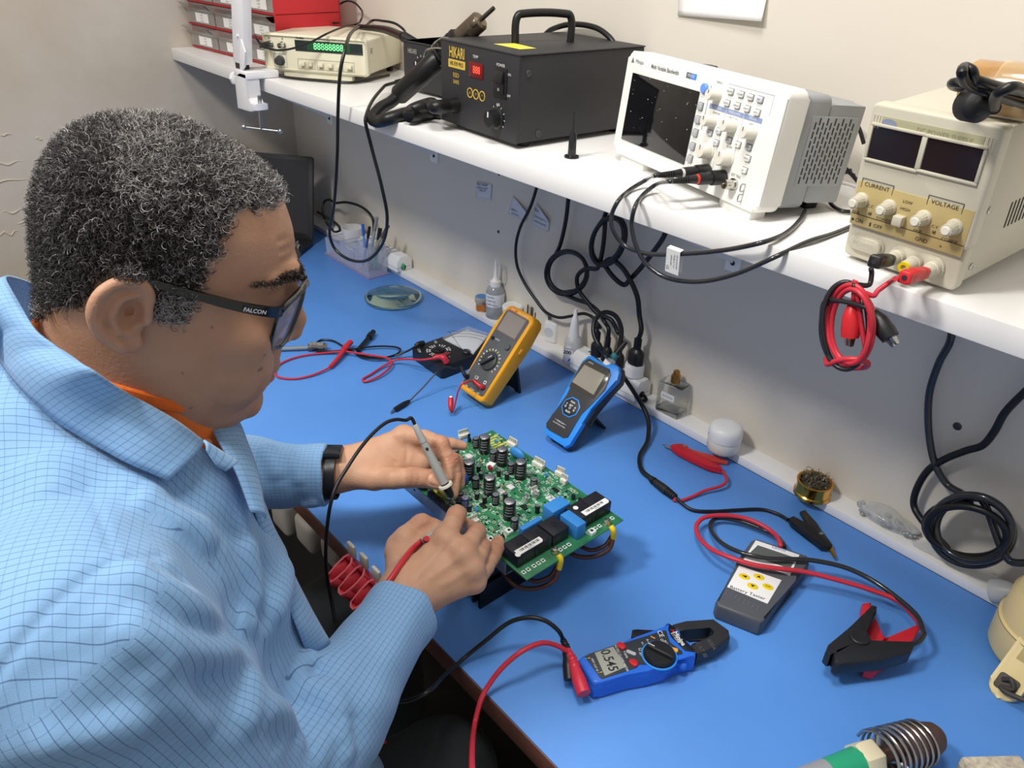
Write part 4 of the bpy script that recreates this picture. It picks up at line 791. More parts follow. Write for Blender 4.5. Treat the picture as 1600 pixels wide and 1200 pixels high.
cm('name_plate', lambda b: b.prism(ccw(ft([(925, 225), (965, 250), (985, 290), (1050, 345), (1065, 375), (1125, 430), (1120, 445), (1050, 435), (940, 325), (920, 270)])), zt - .001, zt + .0012, mat('dark_navy', '14181f', .35), .0004))
lc = ft([(345, 455), (490, 405), (590, 565), (425, 635)]); lcd = cm('display', lambda b: b.prism(ccw(lc), zt, zt + .0014, mat('lcd_grey', 'a9aa9f', .3), .0003))
ux = Vector((lc[1][0] - lc[0][0], lc[1][1] - lc[0][1], 0)).normalized()   # towards the jaws
# digits read with their tops towards the jaws' far side; text runs down the screen
xd = Vector((lc[3][0] - lc[0][0], lc[3][1] - lc[0][1], 0)); cx_, cy_ = sum(p[0] for p in lc) / 4, sum(p[1] for p in lc) / 4
Md = FM((cx_, cy_, zt + .0016), xd, ux)
cm('digits', lambda b: b.text('0.545', .0, -.001, 0, .0175, KPRINT, M=Md, sx=.85, bold=.0002), lcd)
dc = ft([(850, 475)])[0]; dk = mat('dial_black', '1f2022', .4)
cm('dial_ring', lambda b: b.lathe([(.0225, 0), (.0225, .0016), (.0205, .002), (.0205, .0)], BLUEL, 36, T(dc[0], dc[1], zt), cap=False))
adir = math.atan2(*(lambda a, c: (c[1] - a[1], c[0] - a[0]))(*ft([(780, 430), (920, 500)])))
cm('rotary_dial', lambda b: (b.lathe([(.0195, 0), (.0195, .005), (.018, .007)], dk, 32, T(dc[0], dc[1], zt)), b.box(-.018, .018, -.0035, .0035, .006, .0125, dk, .002, M=T(dc[0], dc[1], zt) @ Rz(adir)), b.box(-.017, -.008, -.0005, .0005, .0125, .0128, WPRINT, M=T(dc[0], dc[1], zt) @ Rz(adir))))
for q in ((552, 403), (648, 535)):
    p = ft([q])[0]; cm('button', lambda b: b.prism([(x * 1, y) for x, y in sq(.012, .0085, .004, 5)], 0, .003, REDP, .001, M=T(p[0], p[1], zt) @ Rz(adir - .2)), lab='red button')
p = ft([(630, 455)])[0]; cm('button', lambda b: b.prism(sq(.013, .005, .0024, 4), 0, .0025, mat('button_silver', 'b9bdc0', .35), .0008, M=T(p[0], p[1], zt) @ Rz(adir + .1)), lab='grey button')
p = ft([(968, 432)])[0]; cm('button', lambda b: b.prism(sq(.009, .006, .0015, 3), 0, .0022, mat('button_orange', 'f0b045', .35), .0008, M=T(p[0], p[1], zt) @ Rz(adir + .3)), lab='orange button')
p = ft([(995, 550)], .012)[0]; cm('side_button', lambda b: b.ell((p[0] + .004, p[1] + .003, .014), (.007, .007, .007), CB))
Mt = FM((0, 0, zt + .001), xd, ux)
def mark(b, s_, q, sz, m=WPRINT, **k): p = ft([q])[0]; b.text(s_, 0, 0, 0, sz, m, M=Matrix.Translation((p[0], p[1], zt + .0016)) @ FM((0, 0, 0), xd, ux), **k)
def marks(b):
    mark(b, 'AC/DC CLAMP METER', (553, 497), .0042); mark(b, 'CE', (858, 308), .009); mark(b, 'V~', (718, 385), .0045); mark(b, 'A~', (760, 362), .0045); mark(b, '\u03a9', (700, 430), .006); mark(b, 'A=', (705, 468), .005); mark(b, 'NCV', (905, 385), .005); mark(b, 'OFF', (875, 368), .005)
    mark(b, 'T-RMS', (585, 470), .004); mark(b, '600V CAT III', (345, 550), .0036)
    mark(b, '!', (290, 500), .009, mat('yellow_print', '')); mark(b, '!', (385, 610), .009, mat('yellow_print', ''))
    p = ft([(800, 335)])[0]; b.box(-.003, .003, -.0008, .0008, zt + .001, zt + .0014, mat('orange_print', 'f0a030', .5), M=T(p[0], p[1], 0) @ Rz(adir))
    Mn = FM((0, 0, 0), (lambda a, c: Vector((c[0] - a[0], c[1] - a[1], 0)))(*ft([(970, 290), (1050, 400)])), ux); p = ft([(1005, 345)])[0]
    b.text('Minipa', 0, 0, 0, .0088, WPRINT, M=Matrix.Translation((p[0], p[1], zt + .0018)) @ Mn, bold=.0002); p = ft([(955, 285)])[0]; b.text('A', 0, 0, 0, .008, REDP, M=Matrix.Translation((p[0], p[1], zt + .0018)) @ Mn); p = ft([(975, 340)])[0]; b.text('ET-3200', 0, 0, 0, .005, WPRINT, M=Matrix.Translation((p[0], p[1], zt + .0018)) @ Mn)
cm('panel_marks', marks)
oj = ft([(958, 222), (1060, 195), (1275, 180), (1395, 268), (1405, 325), (1310, 398), (1150, 462), (1130, 440), (1090, 410), (1105, 372), (1285, 322), (1302, 285), (1250, 238), (1060, 268), (1010, 280), (985, 285)], .026)
cm('jaws', lambda b: (b.prism(ccw(oj), .004, .026, mat('jaw_black', '2e2e30', .45), .003, 3)))
cm('jaw_marks', lambda b: [b.text(s_, 0, 0, 0, .008, mat('jaw_print', '55555a', .6), M=Matrix.Translation((*ft([q], .0264)[0], .0264)) @ FM((0, 0, 0), xd, ux)) for s_, q in (('600A', (1260, 385)), ('CAT III', (1180, 425)))])
tg = ft([(640, 268), (680, 262), (790, 272), (830, 272), (700, 322), (630, 330)], .02); cm('trigger', lambda b: b.prism(ccw(tg), .008, .02, BLACK, .002), lab='black trigger lever')
for k in range(4):
    a = ft([(455 + k * 60, 690 - k * 20)], .02)[0]; cm('grip_rib', lambda b: b.cyl((a[0] + .0015, a[1] + .0015, .007), (a[0] + .0015, a[1] + .0015, .024), .0022, None, CB, 8))
cm('battery_hatch_edge', lambda b: b.box(-.03, .03, -.001, .001, 0, .004, BLACK, .0005, M=T(c0.x - .02, c0.y - .02, 0) @ Rz(adir + 1.4)))
# clamp meter leads
def lead_plug(t, pts, m, r0, r1):
    b = MB(); b.tube(pts, lambda s: (r0 + (r1 - r0) * min(1, s * 1.4)) * (1 + (.18 if (s < .45 and int(s * 26) % 2) else 0)), m, 12, 8); return b.build('plug', t)
g5 = lambda P, zs: [at(*q, TZ + z) for q, z in zip(k5(P), zs)]
t = thing('test_lead', 'red test lead of the clamp meter hanging over the bench edge', 'test lead', I4)
lead_plug(t, g5([(130, 420), (165, 490), (195, 580), (230, 680), (262, 770)], (.03, .026, .024, .022, .019)), mat('plug_red', 'd63246', .4), .0036, .0088)
MB().tube(g5([(150, 450)], (.028,)) + [at(868, 1008, TZ + .04), at(845, 1005, TZ + .05), at(815, 1018, TZ + .05), at(785, 1043, TZ + .035), at(762, 1073, TZ + .016), at(751, 1095, TZ + .006), aty(742, 1130, YF - .03), aty(738, 1170, YF - .075), aty(739, 1240, YF - .13), aty(745, 1420, YF - .17), aty(760, 1700, YF - .19)], .0032, REDC, 10).build('lead', t)
t = thing('test_lead', 'black test lead of the clamp meter arching over the bench edge', 'test lead', I4)
lead_plug(t, g5([(95, 340), (120, 400), (135, 480), (140, 560), (150, 660)], (.034, .03, .024, .02, .014)), BLACK, .0034, .0072)
MB().tube(g5([(100, 345)], (.034,)) + [at(872, 985, TZ + .05), at(852, 970, TZ + .06), at(825, 965, TZ + .06), at(795, 973, TZ + .05), at(760, 1000, TZ + .03), at(728, 1026, TZ + .012), aty(712, 1040, YF - .008), aty(695, 1055, YF - .03), aty(670, 1080, YF - .08), aty(640, 1095, YF - .1), aty(600, 1097, YF - .12)], .0028, CABLE, 10).build('lead', t)
# --- battery tester, its leads and big clips
kb = lambda P: tr(P, 2.857, 1020, 660); zt = .027; S = FM((0, 0, TZ), (1, 0, 0), (0, 1, 0)); ft = lambda P, z=zt: trace(S, kb(P), z)
c0 = ft([(450, 720)])[0]; t = thing('battery_tester', 'dark grey battery tester with white label and yellow keys', 'tester', T(c0[0], c0[1], TZ)); OFF = T(-c0[0], -c0[1], 0)
BG = mat('tester_grey', '54575d', .5)
def bo(name, fn, parent=None, lab=None):
    b = MB(); b.M = OFF; fn(b); o = b.build(name, parent or t)
    if lab: part_label(o, lab)
    return o
oo = ccw(ft([(282, 795), (385, 640), (375, 615), (440, 525), (465, 517), (690, 592), (700, 625), (655, 685), (625, 700), (505, 880), (480, 890), (290, 815)]))
bo('case', lambda b: b.prism(oo, 0, zt, BG, .004, 3))
lo = ft([(385, 640), (575, 705), (512, 810), (332, 735)]); up = ft([(460, 527), (655, 592), (612, 684), (405, 612)])
bo('key_label', lambda b: b.prism(ccw(lo), zt - .001, zt + .0006, PAPER, .0002), lab='white key label'); bo('screen_label', lambda b: b.prism(ccw(up), zt - .001, zt + .0006, PAPER, .0002), lab='white screen surround')
bo('screen', lambda b: b.prism(ccw(ft([(468, 550), (640, 608), (612, 655), (425, 592)])), zt, zt + .0012, mat('battery_lcd', '5c625c', .2), .0003))
xd = Vector((lo[1][0] - lo[0][0], lo[1][1] - lo[0][1], 0)); yd = Vector((lo[0][0] - lo[3][0], lo[0][1] - lo[3][1], 0)); F0 = FM((0, 0, 0), xd, yd)
def bt(b, s_, q, sz, m, z=zt + .0009): p = ft([q])[0]; b.text(s_, 0, 0, 0, sz, m, M=Matrix.Translation((p[0], p[1], z)) @ F0)
bo('label_print', lambda b: (bt(b, 'Battery Tester', (422, 762), .0082, KPRINT), bt(b, 'Lancol', (562, 566), .0075, mat('blue_print', '3465c0', .5)), bt(b, 'BATTERY TESTER', (562, 585), .004, mat('blue_print', ''))))
for q, s_ in (((408, 690), '\u25c4\u25c4'), ((473, 692), '\u25b2'), ((445, 733), '\u25bc'), ((513, 736), 'OK')):
    p = ft([q])[0]; bo('key', lambda b: (b.prism([(.0078 * math.cos(a * math.pi / 12), .0056 * math.sin(a * math.pi / 12)) for a in range(24)], zt, zt + .0014, YEL, .0005, M=T(p[0], p[1], 0) @ Matrix.Translation((0, 0, 0)) @ FM((0, 0, 0), xd, yd)), bt(b, s_ if s_ == 'OK' else '', q, .0055, KPRINT, zt + .0016), s_ == 'OK' or b.prism({'\u25b2': [(-.0028, -.0018), (.0028, -.0018), (0, .0024)], '\u25bc': [(0, -.0024), (.0028, .0018), (-.0028, .0018)]}.get(s_, [(-.0035, 0), (.003, -.0022), (.003, .0022)]), zt + .0013, zt + .0017, KPRINT, M=T(p[0], p[1], 0) @ FM((0, 0, 0), xd, yd))), lab='yellow key')
def ribs(b):
    for k in range(8):
        a = ft([(335 + k * 20, 752 + k * 9.5)])[0]; c = ft([(322 + k * 20, 775 + k * 9.5)])[0]; b.cyl((a[0], a[1], zt), (c[0], c[1], zt), .0008, None, mat('rib_grey', '6a6d73', .5), 6)
bo('grip_ribs', ribs)
kz = lambda P, zs: [at(*q, TZ + z) for q, z in zip(kb(P), zs)]
KC = lambda P, zs: [at(*q, TZ + z) for q, z in zip(tr(P, 3.75, 1240, 880), zs)]
t = thing('battery_clip_lead', 'red battery lead with a red jaw clip under the black one', 'test lead', I4)
MB().tube(kz([(572, 560), (570, 545), (545, 500), (480, 455), (400, 425), (310, 415), (230, 425), (195, 460), (205, 510), (260, 565), (350, 605), (450, 635), (560, 652), (680, 668), (830, 705), (980, 750), (1100, 800), (1165, 865)], (.022, .03, .02, .02, .02, .02, .02, .018, .02, .03, .037, .038, .038, .034, .03, .028, .026, .024)) + KC([(735, 355)], (.026,)), .0035, REDC, 12).build('lead', t)
def jaw(t, m, handle, body, lower, zz, th, nose=None):
    M = FM((0, 0, TZ), (1, 0, 0), (0, 1, 0)); tk = lambda P: ccw(trace(M, tr(P, 3.75, 1240, 880), zz))
    b = MB(); b.prism(tk(handle), zz - th, zz, m, .003); b.M = I4; o1 = b.build('upper_jaw', t)
    b = MB(); b.prism(tk(lower), zz - th, zz, m, .003); o2 = b.build('lower_jaw', t)
    for o in (o1, o2): o.location.z = TZ
    return o1, o2
a, c = jaw(t, mat('clip_red_glossy', 'cf2a35', .32), [(405, 230), (455, 226), (460, 300), (500, 400), (545, 430), (510, 470), (440, 440), (400, 300)], None, [(410, 560), (560, 470), (545, 430), (730, 352), (745, 380), (700, 445), (560, 560), (480, 630), (420, 620)], .020, .018)
t2 = thing('battery_clip_lead', 'black battery lead ending in a black jaw clip on top of the red one', 'test lead', I4)
MB().tube(kz([(590, 565), (585, 548), (560, 515), (510, 487), (450, 462), (370, 436), (290, 428), (258, 450), (265, 490), (310, 540), (390, 580), (500, 605), (610, 610), (720, 617), (860, 648), (980, 705), (1100, 790), (1180, 865), (1207, 930)], (.018, .026, .014, .012, .012, .012, .012, .012, .014, .024, .034, .037, .036, .034, .032, .03, .03, .034, .036)) + KC([(762, 420), (735, 455), (690, 478)], (.037, .037, .036)), .0035, mat('glossy_cable', ''), 12).build('lead', t2)
BJ = mat('jaw_clip_black', '242426', .4)
jaw(t2, BJ, [(460, 240), (492, 250), (487, 290), (420, 380), (430, 440), (370, 460), (230, 520), (215, 545), (187, 515), (205, 470), (350, 355)], None, [(235, 530), (240, 500), (330, 465), (380, 465), (440, 445), (720, 455), (705, 490), (690, 520), (520, 560), (270, 590), (240, 575)], .044, .022)
b = MB(); q = KC([(385, 435)], (.044,))[0]; b.lathe([(.0125, -.002), (.0125, .002), (.011, .003), (.009, .003), (.002, .0022)], BJ, 24, Matrix.Translation(q)); b.build('pivot_cap', t2)
b = MB()
for k in range(6): q = KC([(250 + k * 22, 500 - k * 7)], (.036,))[0]; b.lathe([(.0022, 0), (.0002, .005)], BRASS, 4, Matrix.Translation(q))
b.build('teeth', t2)
# ------------------------------------------------------------------ circuit board on its heat sink
BX0, BX1, BY0, BY1, BZ = -.797, -.509, .502, .686, .840
t = thing('circuit_board', 'green circuit board full of black capacitors and relays on its heat sink', 'circuit board', T(-.65, .59, TZ)); OFF = T(.65, -.59, -TZ)
kp = lambda P: tr(P, 3.75, 640, 640)
def bp(q, h=0): p = at(*kp([q])[0], BZ + h); return p
def pt(name, fn, parent=None, lab=None):
    b = MB(); b.M = OFF; fn(b); o = b.build(name, parent or t)
    if lab: part_label(o, lab)
    return o
PCBM = mat('solder_mask_green', '37885a', .35, col2='286a49', vscale=45); SILK = mat('silkscreen', 'dfeee2', .6)
COPPER = mat('tinned_pad', 'd2d6d2', .3, .9); ELK = mat('capacitor_sleeve', '1b1b1e', .3); ELT = mat('capacitor_top', 'c7c9ca', .3, .9)
bd = pt('board', lambda b: b.box(BX0, BX1, BY0, BY1, BZ - .0018, BZ, PCBM, .0003))
rnd = random.Random(11)
def silk(b):
    for k in range(420):        # component outlines and reference marks
        x, y = rnd.uniform(BX0 + .006, BX1 - .07), rnd.uniform(BY0 + .006, BY1 - .005); w_, h_ = rnd.choice(((.006, .003), (.004, .004), (.008, .002), (.003, .006))); l = .0005
        for e in ((x, x + w_, y, y + l), (x, x + w_, y + h_, y + h_ + l), (x, x + l, y, y + h_), (x + w_, x + w_ + l, y, y + h_)): b.box(*e, BZ, BZ + .0002, SILK)
    for k in range(60): b.text(rnd.choice('RCDQUL') + str(rnd.randint(1, 88)), rnd.uniform(BX0 + .01, BX1 - .07), rnd.uniform(BY0 + .01, BY1 - .01), BZ + .0003, .0042, SILK, rot=rnd.choice((0, math.pi / 2)))
    b.text('DB4', -.595, .535, BZ + .0003, .009, SILK); b.text('INVERTER', -.60, .545, BZ + .0003, .006, SILK)
sk = pt('silkscreen', silk, bd, 'white printed outlines'); sk['kind'] = 'stuff'
def gold(b):
    for k in range(6): b.box(-.782 + k * .006, -.778 + k * .006, .655, .682 - (k % 2) * .006, BZ, BZ + .0003, mat('yellow_silk', 'c9cf5a', .5))
pt('version_marks', gold, bd, 'yellow printed strips')
def smd(b):
    for k in range(560):
        x, y = rnd.uniform(BX0 + .008, BX1 - .075), rnd.uniform(BY0 + .012, BY1 - .006); a = rnd.choice((0, math.pi / 2)); l = rnd.choice((.0012, .0016, .0022))
        b.box(-l, l, -l * .5, l * .5, BZ, BZ + .0012, rnd.choice((ELK, mat('resistor_tan', 'b99b6b', .5), mat('solder_grey', 'a9aeb0', .4, .6), SILK, COPPER)), M=T(x, y, 0) @ Rz(a))
s_ = pt('surface_components', smd, bd, 'tiny surface mounted parts'); s_['kind'] = 'stuff'
def cap(q, r, h, m=ELK):      # top centre pixel
    p = bp(q, h)
    def fn(b):
        b.lathe([(r * .96, BZ - .001), (r, BZ + .001), (r * .94, BZ + .0022), (r, BZ + .0034), (r, BZ + h - .0008), (r * .9, BZ + h)], m, 20, T(p.x, p.y, 0)); b.lathe([(r * .86, BZ + h), (r * .8, BZ + h + .0004)], ELT, 20, T(p.x, p.y, 0))
        if r > .005:
            for k in range(5):
                for j, zz in enumerate((.32, .5, .66, .8)):
                    a = -1.35 + k * .22 + j * .05; b.box(-.0011, .0011, -.0001, .0003, -.0007, .0007, mat('sleeve_print', '8d9096', .6), M=T(p.x + (r + .0001) * math.cos(a), p.y + (r + .0001) * math.sin(a), BZ + h * zz) @ Rz(a - math.pi / 2) @ Matrix.Diagonal((1, -1, 1, 1)))
            b.box(-.0017, .0017, -.0001, .0003, -h * .42, h * .42, mat('sleeve_stripe', '6d7278', .6), M=T(p.x + (r + .0001) * math.cos(.5), p.y + (r + .0001) * math.sin(.5), BZ + h * .5) @ Rz(.5 - math.pi / 2) @ Matrix.Diagonal((1, -1, 1, 1)))
        for j in (0, 1): b.box(-r * .7, r * .7, -.0002, .0002, BZ + h + .0003, BZ + h + .0006, mat('vent_groove', '8d9092', .4, .8), M=T(p.x, p.y, 0) @ Rz(.5 + j * math.pi / 2))
    return pt('capacitor', fn)
for q in ((440, 157), (543, 228), (652, 303), (348, 305), (470, 395), (586, 535)): cap(q, .0088, .030)
for q in ((390, 165), (388, 400), (505, 495), (595, 315), (490, 245), (615, 640), (295, 485), (730, 405), (270, 235)): cap(q, .0054, .0185 if q != (730, 405) else .013)
for q in ((418, 370), (405, 330), (570, 375), (562, 490), (522, 355), (440, 510), (395, 490), (750, 562), (350, 560), (683, 500)): cap(q, .0035, .011 if q != (750, 562) else .013)
cap((326, 515), .0058, .022, mat('blue_sleeve', '23306b', .3))
def block(name, q, wx, wy, h, m, bev=.0006, rot=0, lab=None, extra=None):   # q = top centre pixel
    p = bp(q, h)
    def fn(b):
        b.box(-wx / 2, wx / 2, -wy / 2, wy / 2, BZ, BZ + h, m, bev, M=T(p.x, p.y, 0) @ Rz(rot))
        if extra: extra(b, p)
    return pt(name, fn, lab=lab)
RLY = mat('relay_black', '25252a', .35); FCB = mat('film_capacitor_blue', '3b8ddb', .5)
def relay_print(b, p):
    for k, s_ in enumerate(('12VDC', '10A 250V', 'T73')): b.text(s_, p.x, p.y + .004 - k * .004, BZ + .0205, .003, mat('relay_print', '9a9aa2', .6), rot=0)
RLH = .0205

def relay(x0, x1, y0, y1):
    def fn(b): b.box(x0, x1, y0, y1, BZ, BZ + RLH, RLY, .0008); relay_print(b, Vector(((x0 + x1) / 2, (y0 + y1) / 2, 0)))
    return pt('relay', fn)
for y0, y1 in ((.5060, .5365), (.5372, .5665), (.5690, .5985), (.6220, .6515), (.6522, .6830)): relay(-.5625, -.5315, y0, y1)
def blabel(y0, y1, dot):
    def fn(b):
        b.prism([(-.5425, y0), (-.5325, y0), (-.5325, y1 - .003), (-.5355, y1), (-.5425, y1)], BZ + RLH, BZ + RLH + .0003, PAPER)
        for k in range(16): b.box(-.5405, -.5362, y0 + .006 + k * .0022, y0 + .006 + k * .0022 + (.0006, .0011, .0015)[k * 7 % 3], BZ + RLH + .0002, BZ + RLH + .0005, KPRINT)
        b.text('18340312', -.5343, (y0 + y1) / 2, BZ + RLH + .0004, .0028, KPRINT, rot=math.pi / 2)
        b.lathe([(.0038, 0), (.0038, .0003)], PAPER, 18, T(dot[0], dot[1], BZ + RLH))
    pt('barcode_label', fn, lab='white barcode label and round sticker on the relays')
blabel(.509, .553, (-.5345, .5085)); blabel(.632, .681, (-.5535, .633))
def fblock(x0, x1, y0, y1, h): pt('film_capacitor', lambda b: b.box(x0, x1, y0, y1, BZ, BZ + h, FCB, .0008), lab='blue film capacitor')
fblock(-.5850, -.5640, .5995, .6335, .0225); fblock(-.5545, -.5210, .6035, .6205, .0235); fblock(-.5720, -.5640, .5430, .5800, .0225)
p0 = bp((630, 265), .005); pt('film_capacitor', lambda b: b.ell((0, 0, 0), (.0155, .0055, .0095), FCB, M=T(p0.x, p0.y, BZ + .008) @ Rz(.1)), lab='rounded blue film capacitor')
p1 = bp((318, 420), .006); pt('film_capacitor', lambda b: b.ell((0, 0, 0), (.005, .0085, .0095), mat('disc_blue', '2f63d8', .4), M=T(p1.x, p1.y, BZ + .009)), lab='rounded blue capacitor by the fingers')
p2 = bp((478, 330), .006); pt('trimmer', lambda b: (b.box(-.0055, .0055, -.0055, .0055, BZ, BZ + .010, WHITEP, .0008, M=T(p2.x, p2.y, 0) @ Rz(.3)), b.ell((p2.x + .003, p2.y - .0045, BZ + .006), (.0055, .003, .005), mat('dark_red_part', '8e1f2c', .35))), lab='white and dark red part')
for q in ((505, 185), (800, 382), (392, 585)):
    p = bp(q, .004); pt('disc_capacitor', lambda b: b.ell((p.x, p.y, BZ + .004), (.0035, .0015, .004), FCB))
def header(q, n, rot, lab=None):
    p = bp(q, .005); M0 = T(p.x, p.y, BZ) @ Rz(rot)
    def fn(b):
        M_ = M0 @ Matrix.Scale(1.35, 4); l = n * .0013; b.box(-l, l, -.003, .003, 0, .006, mat('connector_white', 'e4e2d6', .5), .0005, M=M_); b.box(-l, l, .002, .003, .006, .0105, mat('connector_white', ''), .0004, M=M_)
        for k in range(n): b.box(-l + .0012 + k * .0026 - .0004, -l + .0012 + k * .0026 + .0004, -.0008, .0004, .005, .0115, COPPER, M=M_)
    return pt('header_connector', fn, lab=lab)
header((318, 150), 5, 1.4, 'white connector at the board edge'); header((600, 200), 5, .1); header((755, 320), 6, .1); header((880, 372), 4, .2); header((378, 655), 4, 1.5); header((905, 415), 3, .1); header((735, 485), 3, 1.5)
for q, wx, wy, h in (((349, 270), .010, .010, .003), ((536, 475), .011, .009, .003), ((592, 450), .011, .009, .003), ((300, 290), .007, .007, .003), ((830, 520), .014, .012, .001)): block('chip', q, wx, wy, h, mat('chip_silver', 'd4d6d2', .35), .0004)
for q in ((855, 468), (430, 560), (670, 570)): block('chip', q, .012, .006, .002, ELK, .0003)
for q in ((350, 165), (345, 140), (960, 500), (545, 735), (1000, 520)): block('transistor', q, .005, .004, .008, ELK, .0004)
block('transistor', (682, 510), .006, .005, .011, mat('heatsink_silver', 'c7cac8', .3, .8), .0006); block('coil', (740, 485), .009, .007, .010, mat('heatsink_silver', ''), .001)
def pin_pads(b):
    for k, y in enumerate((.508, .516, .526, .534, .542, .574, .582, .590, .627, .642, .650, .668, .676)): b.box(-.5245, -.5185, y - .0026, y + .0026, BZ, BZ + .0004, SILK); b.lathe([(.0016, BZ), (.0016, BZ + .0006)], KPRINT, 10, T(-.5215, y, 0))
pt('terminal_pads', pin_pads, bd, 'row of square terminal pads')
for q in ((475, 755), (582, 705), (1068, 708)):
    p = bp(q, .006); pt('screw_terminal', lambda b: (b.box(-.0048, .0048, -.0048, .0048, BZ, BZ + .006, SILK, .0006, M=T(p.x, p.y, 0)), b.lathe([(.0022, 0), (.0022, .0004)], KPRINT, 12, T(p.x, p.y, BZ + .006))), lab='white screw terminal')
YW_ = mat('yellow_sleeve', 'ecd022', .45); BRN = mat('brown_wire', '4a2d24', .45)
for q, (yx, yy) in (((852, 812), (868, 885)), ((1160, 645), (1190, 708))):
    p = bp(q, .008); pt('stud_nut', lambda b: b.lathe([(.0058, BZ), (.0058, BZ + .003), (.0045, BZ + .0032), (.0045, BZ + .0075), (.002, BZ + .0082), (.002, BZ + .010)], NICKEL, 6, T(p.x, p.y, 0)))
    e = bp((yx, yy), -.006); e.x += .003
    b0 = Vector((p.x + .004, p.y, BZ + .002))
    pt('wire_sleeve', lambda b: b.tube([b0 + Vector((.004, -.001, .0)), b0 + Vector((.009, -.0015, -.003)), Vector((e.x, e.y, BZ - .018))], .0042, YW_, 12), lab='yellow ring terminal sleeve')
    pt('power_wire', lambda b: (b.tube([Vector((e.x, e.y, BZ - .016)), Vector((e.x + .002, e.y - .01, BZ - .032)), Vector((e.x - .01, e.y - .032, BZ - .042)), Vector((e.x - .03, e.y - .05, BZ - .04)), Vector((e.x - .07, e.y - .05, BZ - .03))], .0034, BRN, 10), b.tube([Vector((e.x - .003, e.y, BZ - .016)), Vector((e.x - .004, e.y - .012, BZ - .028)), Vector((e.x - .016, e.y - .03, BZ - .034)), Vector((e.x - .05, e.y - .04, BZ - .03))], .003, BRN, 10)), lab='brown power wires looping under the board')
HS = mat('heatsink_black', '17181c', .45, .4); CHS = mat('chassis_metal', 'a7abb2', .35, .7)
zt0 = BZ - .0018
def chassis(b):
    for y in (BY0 + .004, BY1 - .004): b.box(BX0 + .002, BX1 - .045, y - .0008, y + .0008, zt0 - .026, zt0, CHS, .0003)
    b.box(BX0 + .002, BX1 - .045, BY0 + .0035, BY1 - .0035, zt0 - .0268, zt0 - .0256, CHS)
    for x in (-.775, -.762, -.60): b.lathe([(.0018, 0), (.0018, .0004)], KPRINT, 10, T(x, BY0 + .0032, zt0 - .012) @ Rx(math.pi / 2))
pt('metal_tray', chassis, lab='grey sheet metal tray under the board')
def hsink(b):
    b.box(-.665, -.573, .479, .655, .788, zt0 - .0268, HS, .001)
    for k in range(7): b.box(-.665 + k * .0147, -.661 + k * .0147, .479, .655, TZ, .790, HS, .0004)
    b.box(-.577, -.573, .479, .655, TZ, .80, HS, .0008)
pt('heat_sink', hsink, lab='finned black heat sink')
pt('side_wire', lambda b: b.tube([(-.79, .515, BZ + .001), (-.785, .505, BZ + .004), (-.76, .505, BZ + .005), (-.735, .51, BZ + .004)], .003, BLACK, 8))
for q in ((160, 470), (185, 500)): 
    p = bp(q, .006); pt('toroid_coil', lambda b: b.tube([(p.x + .006 * math.cos(k), p.y, BZ + .007 + .006 * math.sin(k)) for k in (0, 1.05, 2.09, 3.14, 4.19, 5.24)], .0025, mat('yellow_core', 'b9b04a', .5), 8, 4, True))
for k in range(4):
    p = bp((130 + k * 28, 500 + k * 26), .004); pt('power_transistor', lambda b: b.box(-.006, .006, -.004, .004, BZ, BZ + .009, ELK, .0008, M=T(p.x, p.y, 0)))
# ------------------------------------------------------------------ things on the ledge and along the wall
def post(name, label, cat, px, py, z, group=None, rot=0):
    return thing(name, label, cat, Matrix.Translation(at(px, py, z)) @ Rz(rot), group)
def shape(root, name, fn, lab=None, parent=None):
    b = MB(); fn(b); o = b.build(name, parent or root)
    if lab: part_label(o, lab)
    return o
MILK = mat('milky_plastic', 'e4e6e6', .4, trans=.35, sss=0); CLEAR = mat('clear_acrylic', 'e9eef6', .05, trans=1, ior=1.3, alpha=.45); GLASS = mat('clear_glass', 'f4fbf8', .02, trans=1, ior=1.45)
# laptop in the corner
yaw = math.radians(38); br = at(489, 378, TZ + .012)
ex = Vector((math.cos(yaw), math.sin(yaw), 0)); n = Vector((ex.y, -ex.x, 0)); 
t = thing('laptop', 'open black laptop standing in the far corner behind the man', 'laptop', FM(br, ex, (0, 0, 1)))
b = MB(); b.box(-.36, 0, -.012, .006, 0, .23, mat('laptop_black', '1d1d20', .5), .003); b.M = I4; b.build('base', t)
tl = math.radians(14); M = Rx(-tl)
b = MB(); b.M = M; b.prism([(x - .18, y + .118) for x, y in sq(.36, .232, .008, 4)], -.007, 0, mat('laptop_black', ''), .002); ld = b.build('screen_lid', t)
b = MB(); b.M = M; b.box(-.345, -.014, .022, .222, -.0005, .0006, mat('laptop_screen', '2a2b2e', .35)); b.build('screen', ld)
shape(t, 'keyboard', lambda b: [b.box(-.34 + c * .0185, -.3235 + c * .0185, .006, .0075, .03 + r * .018, .045 + r * .018, BLACK) for r in range(5) for c in range(17)])
t.children[-1]['kind'] = 'stuff'
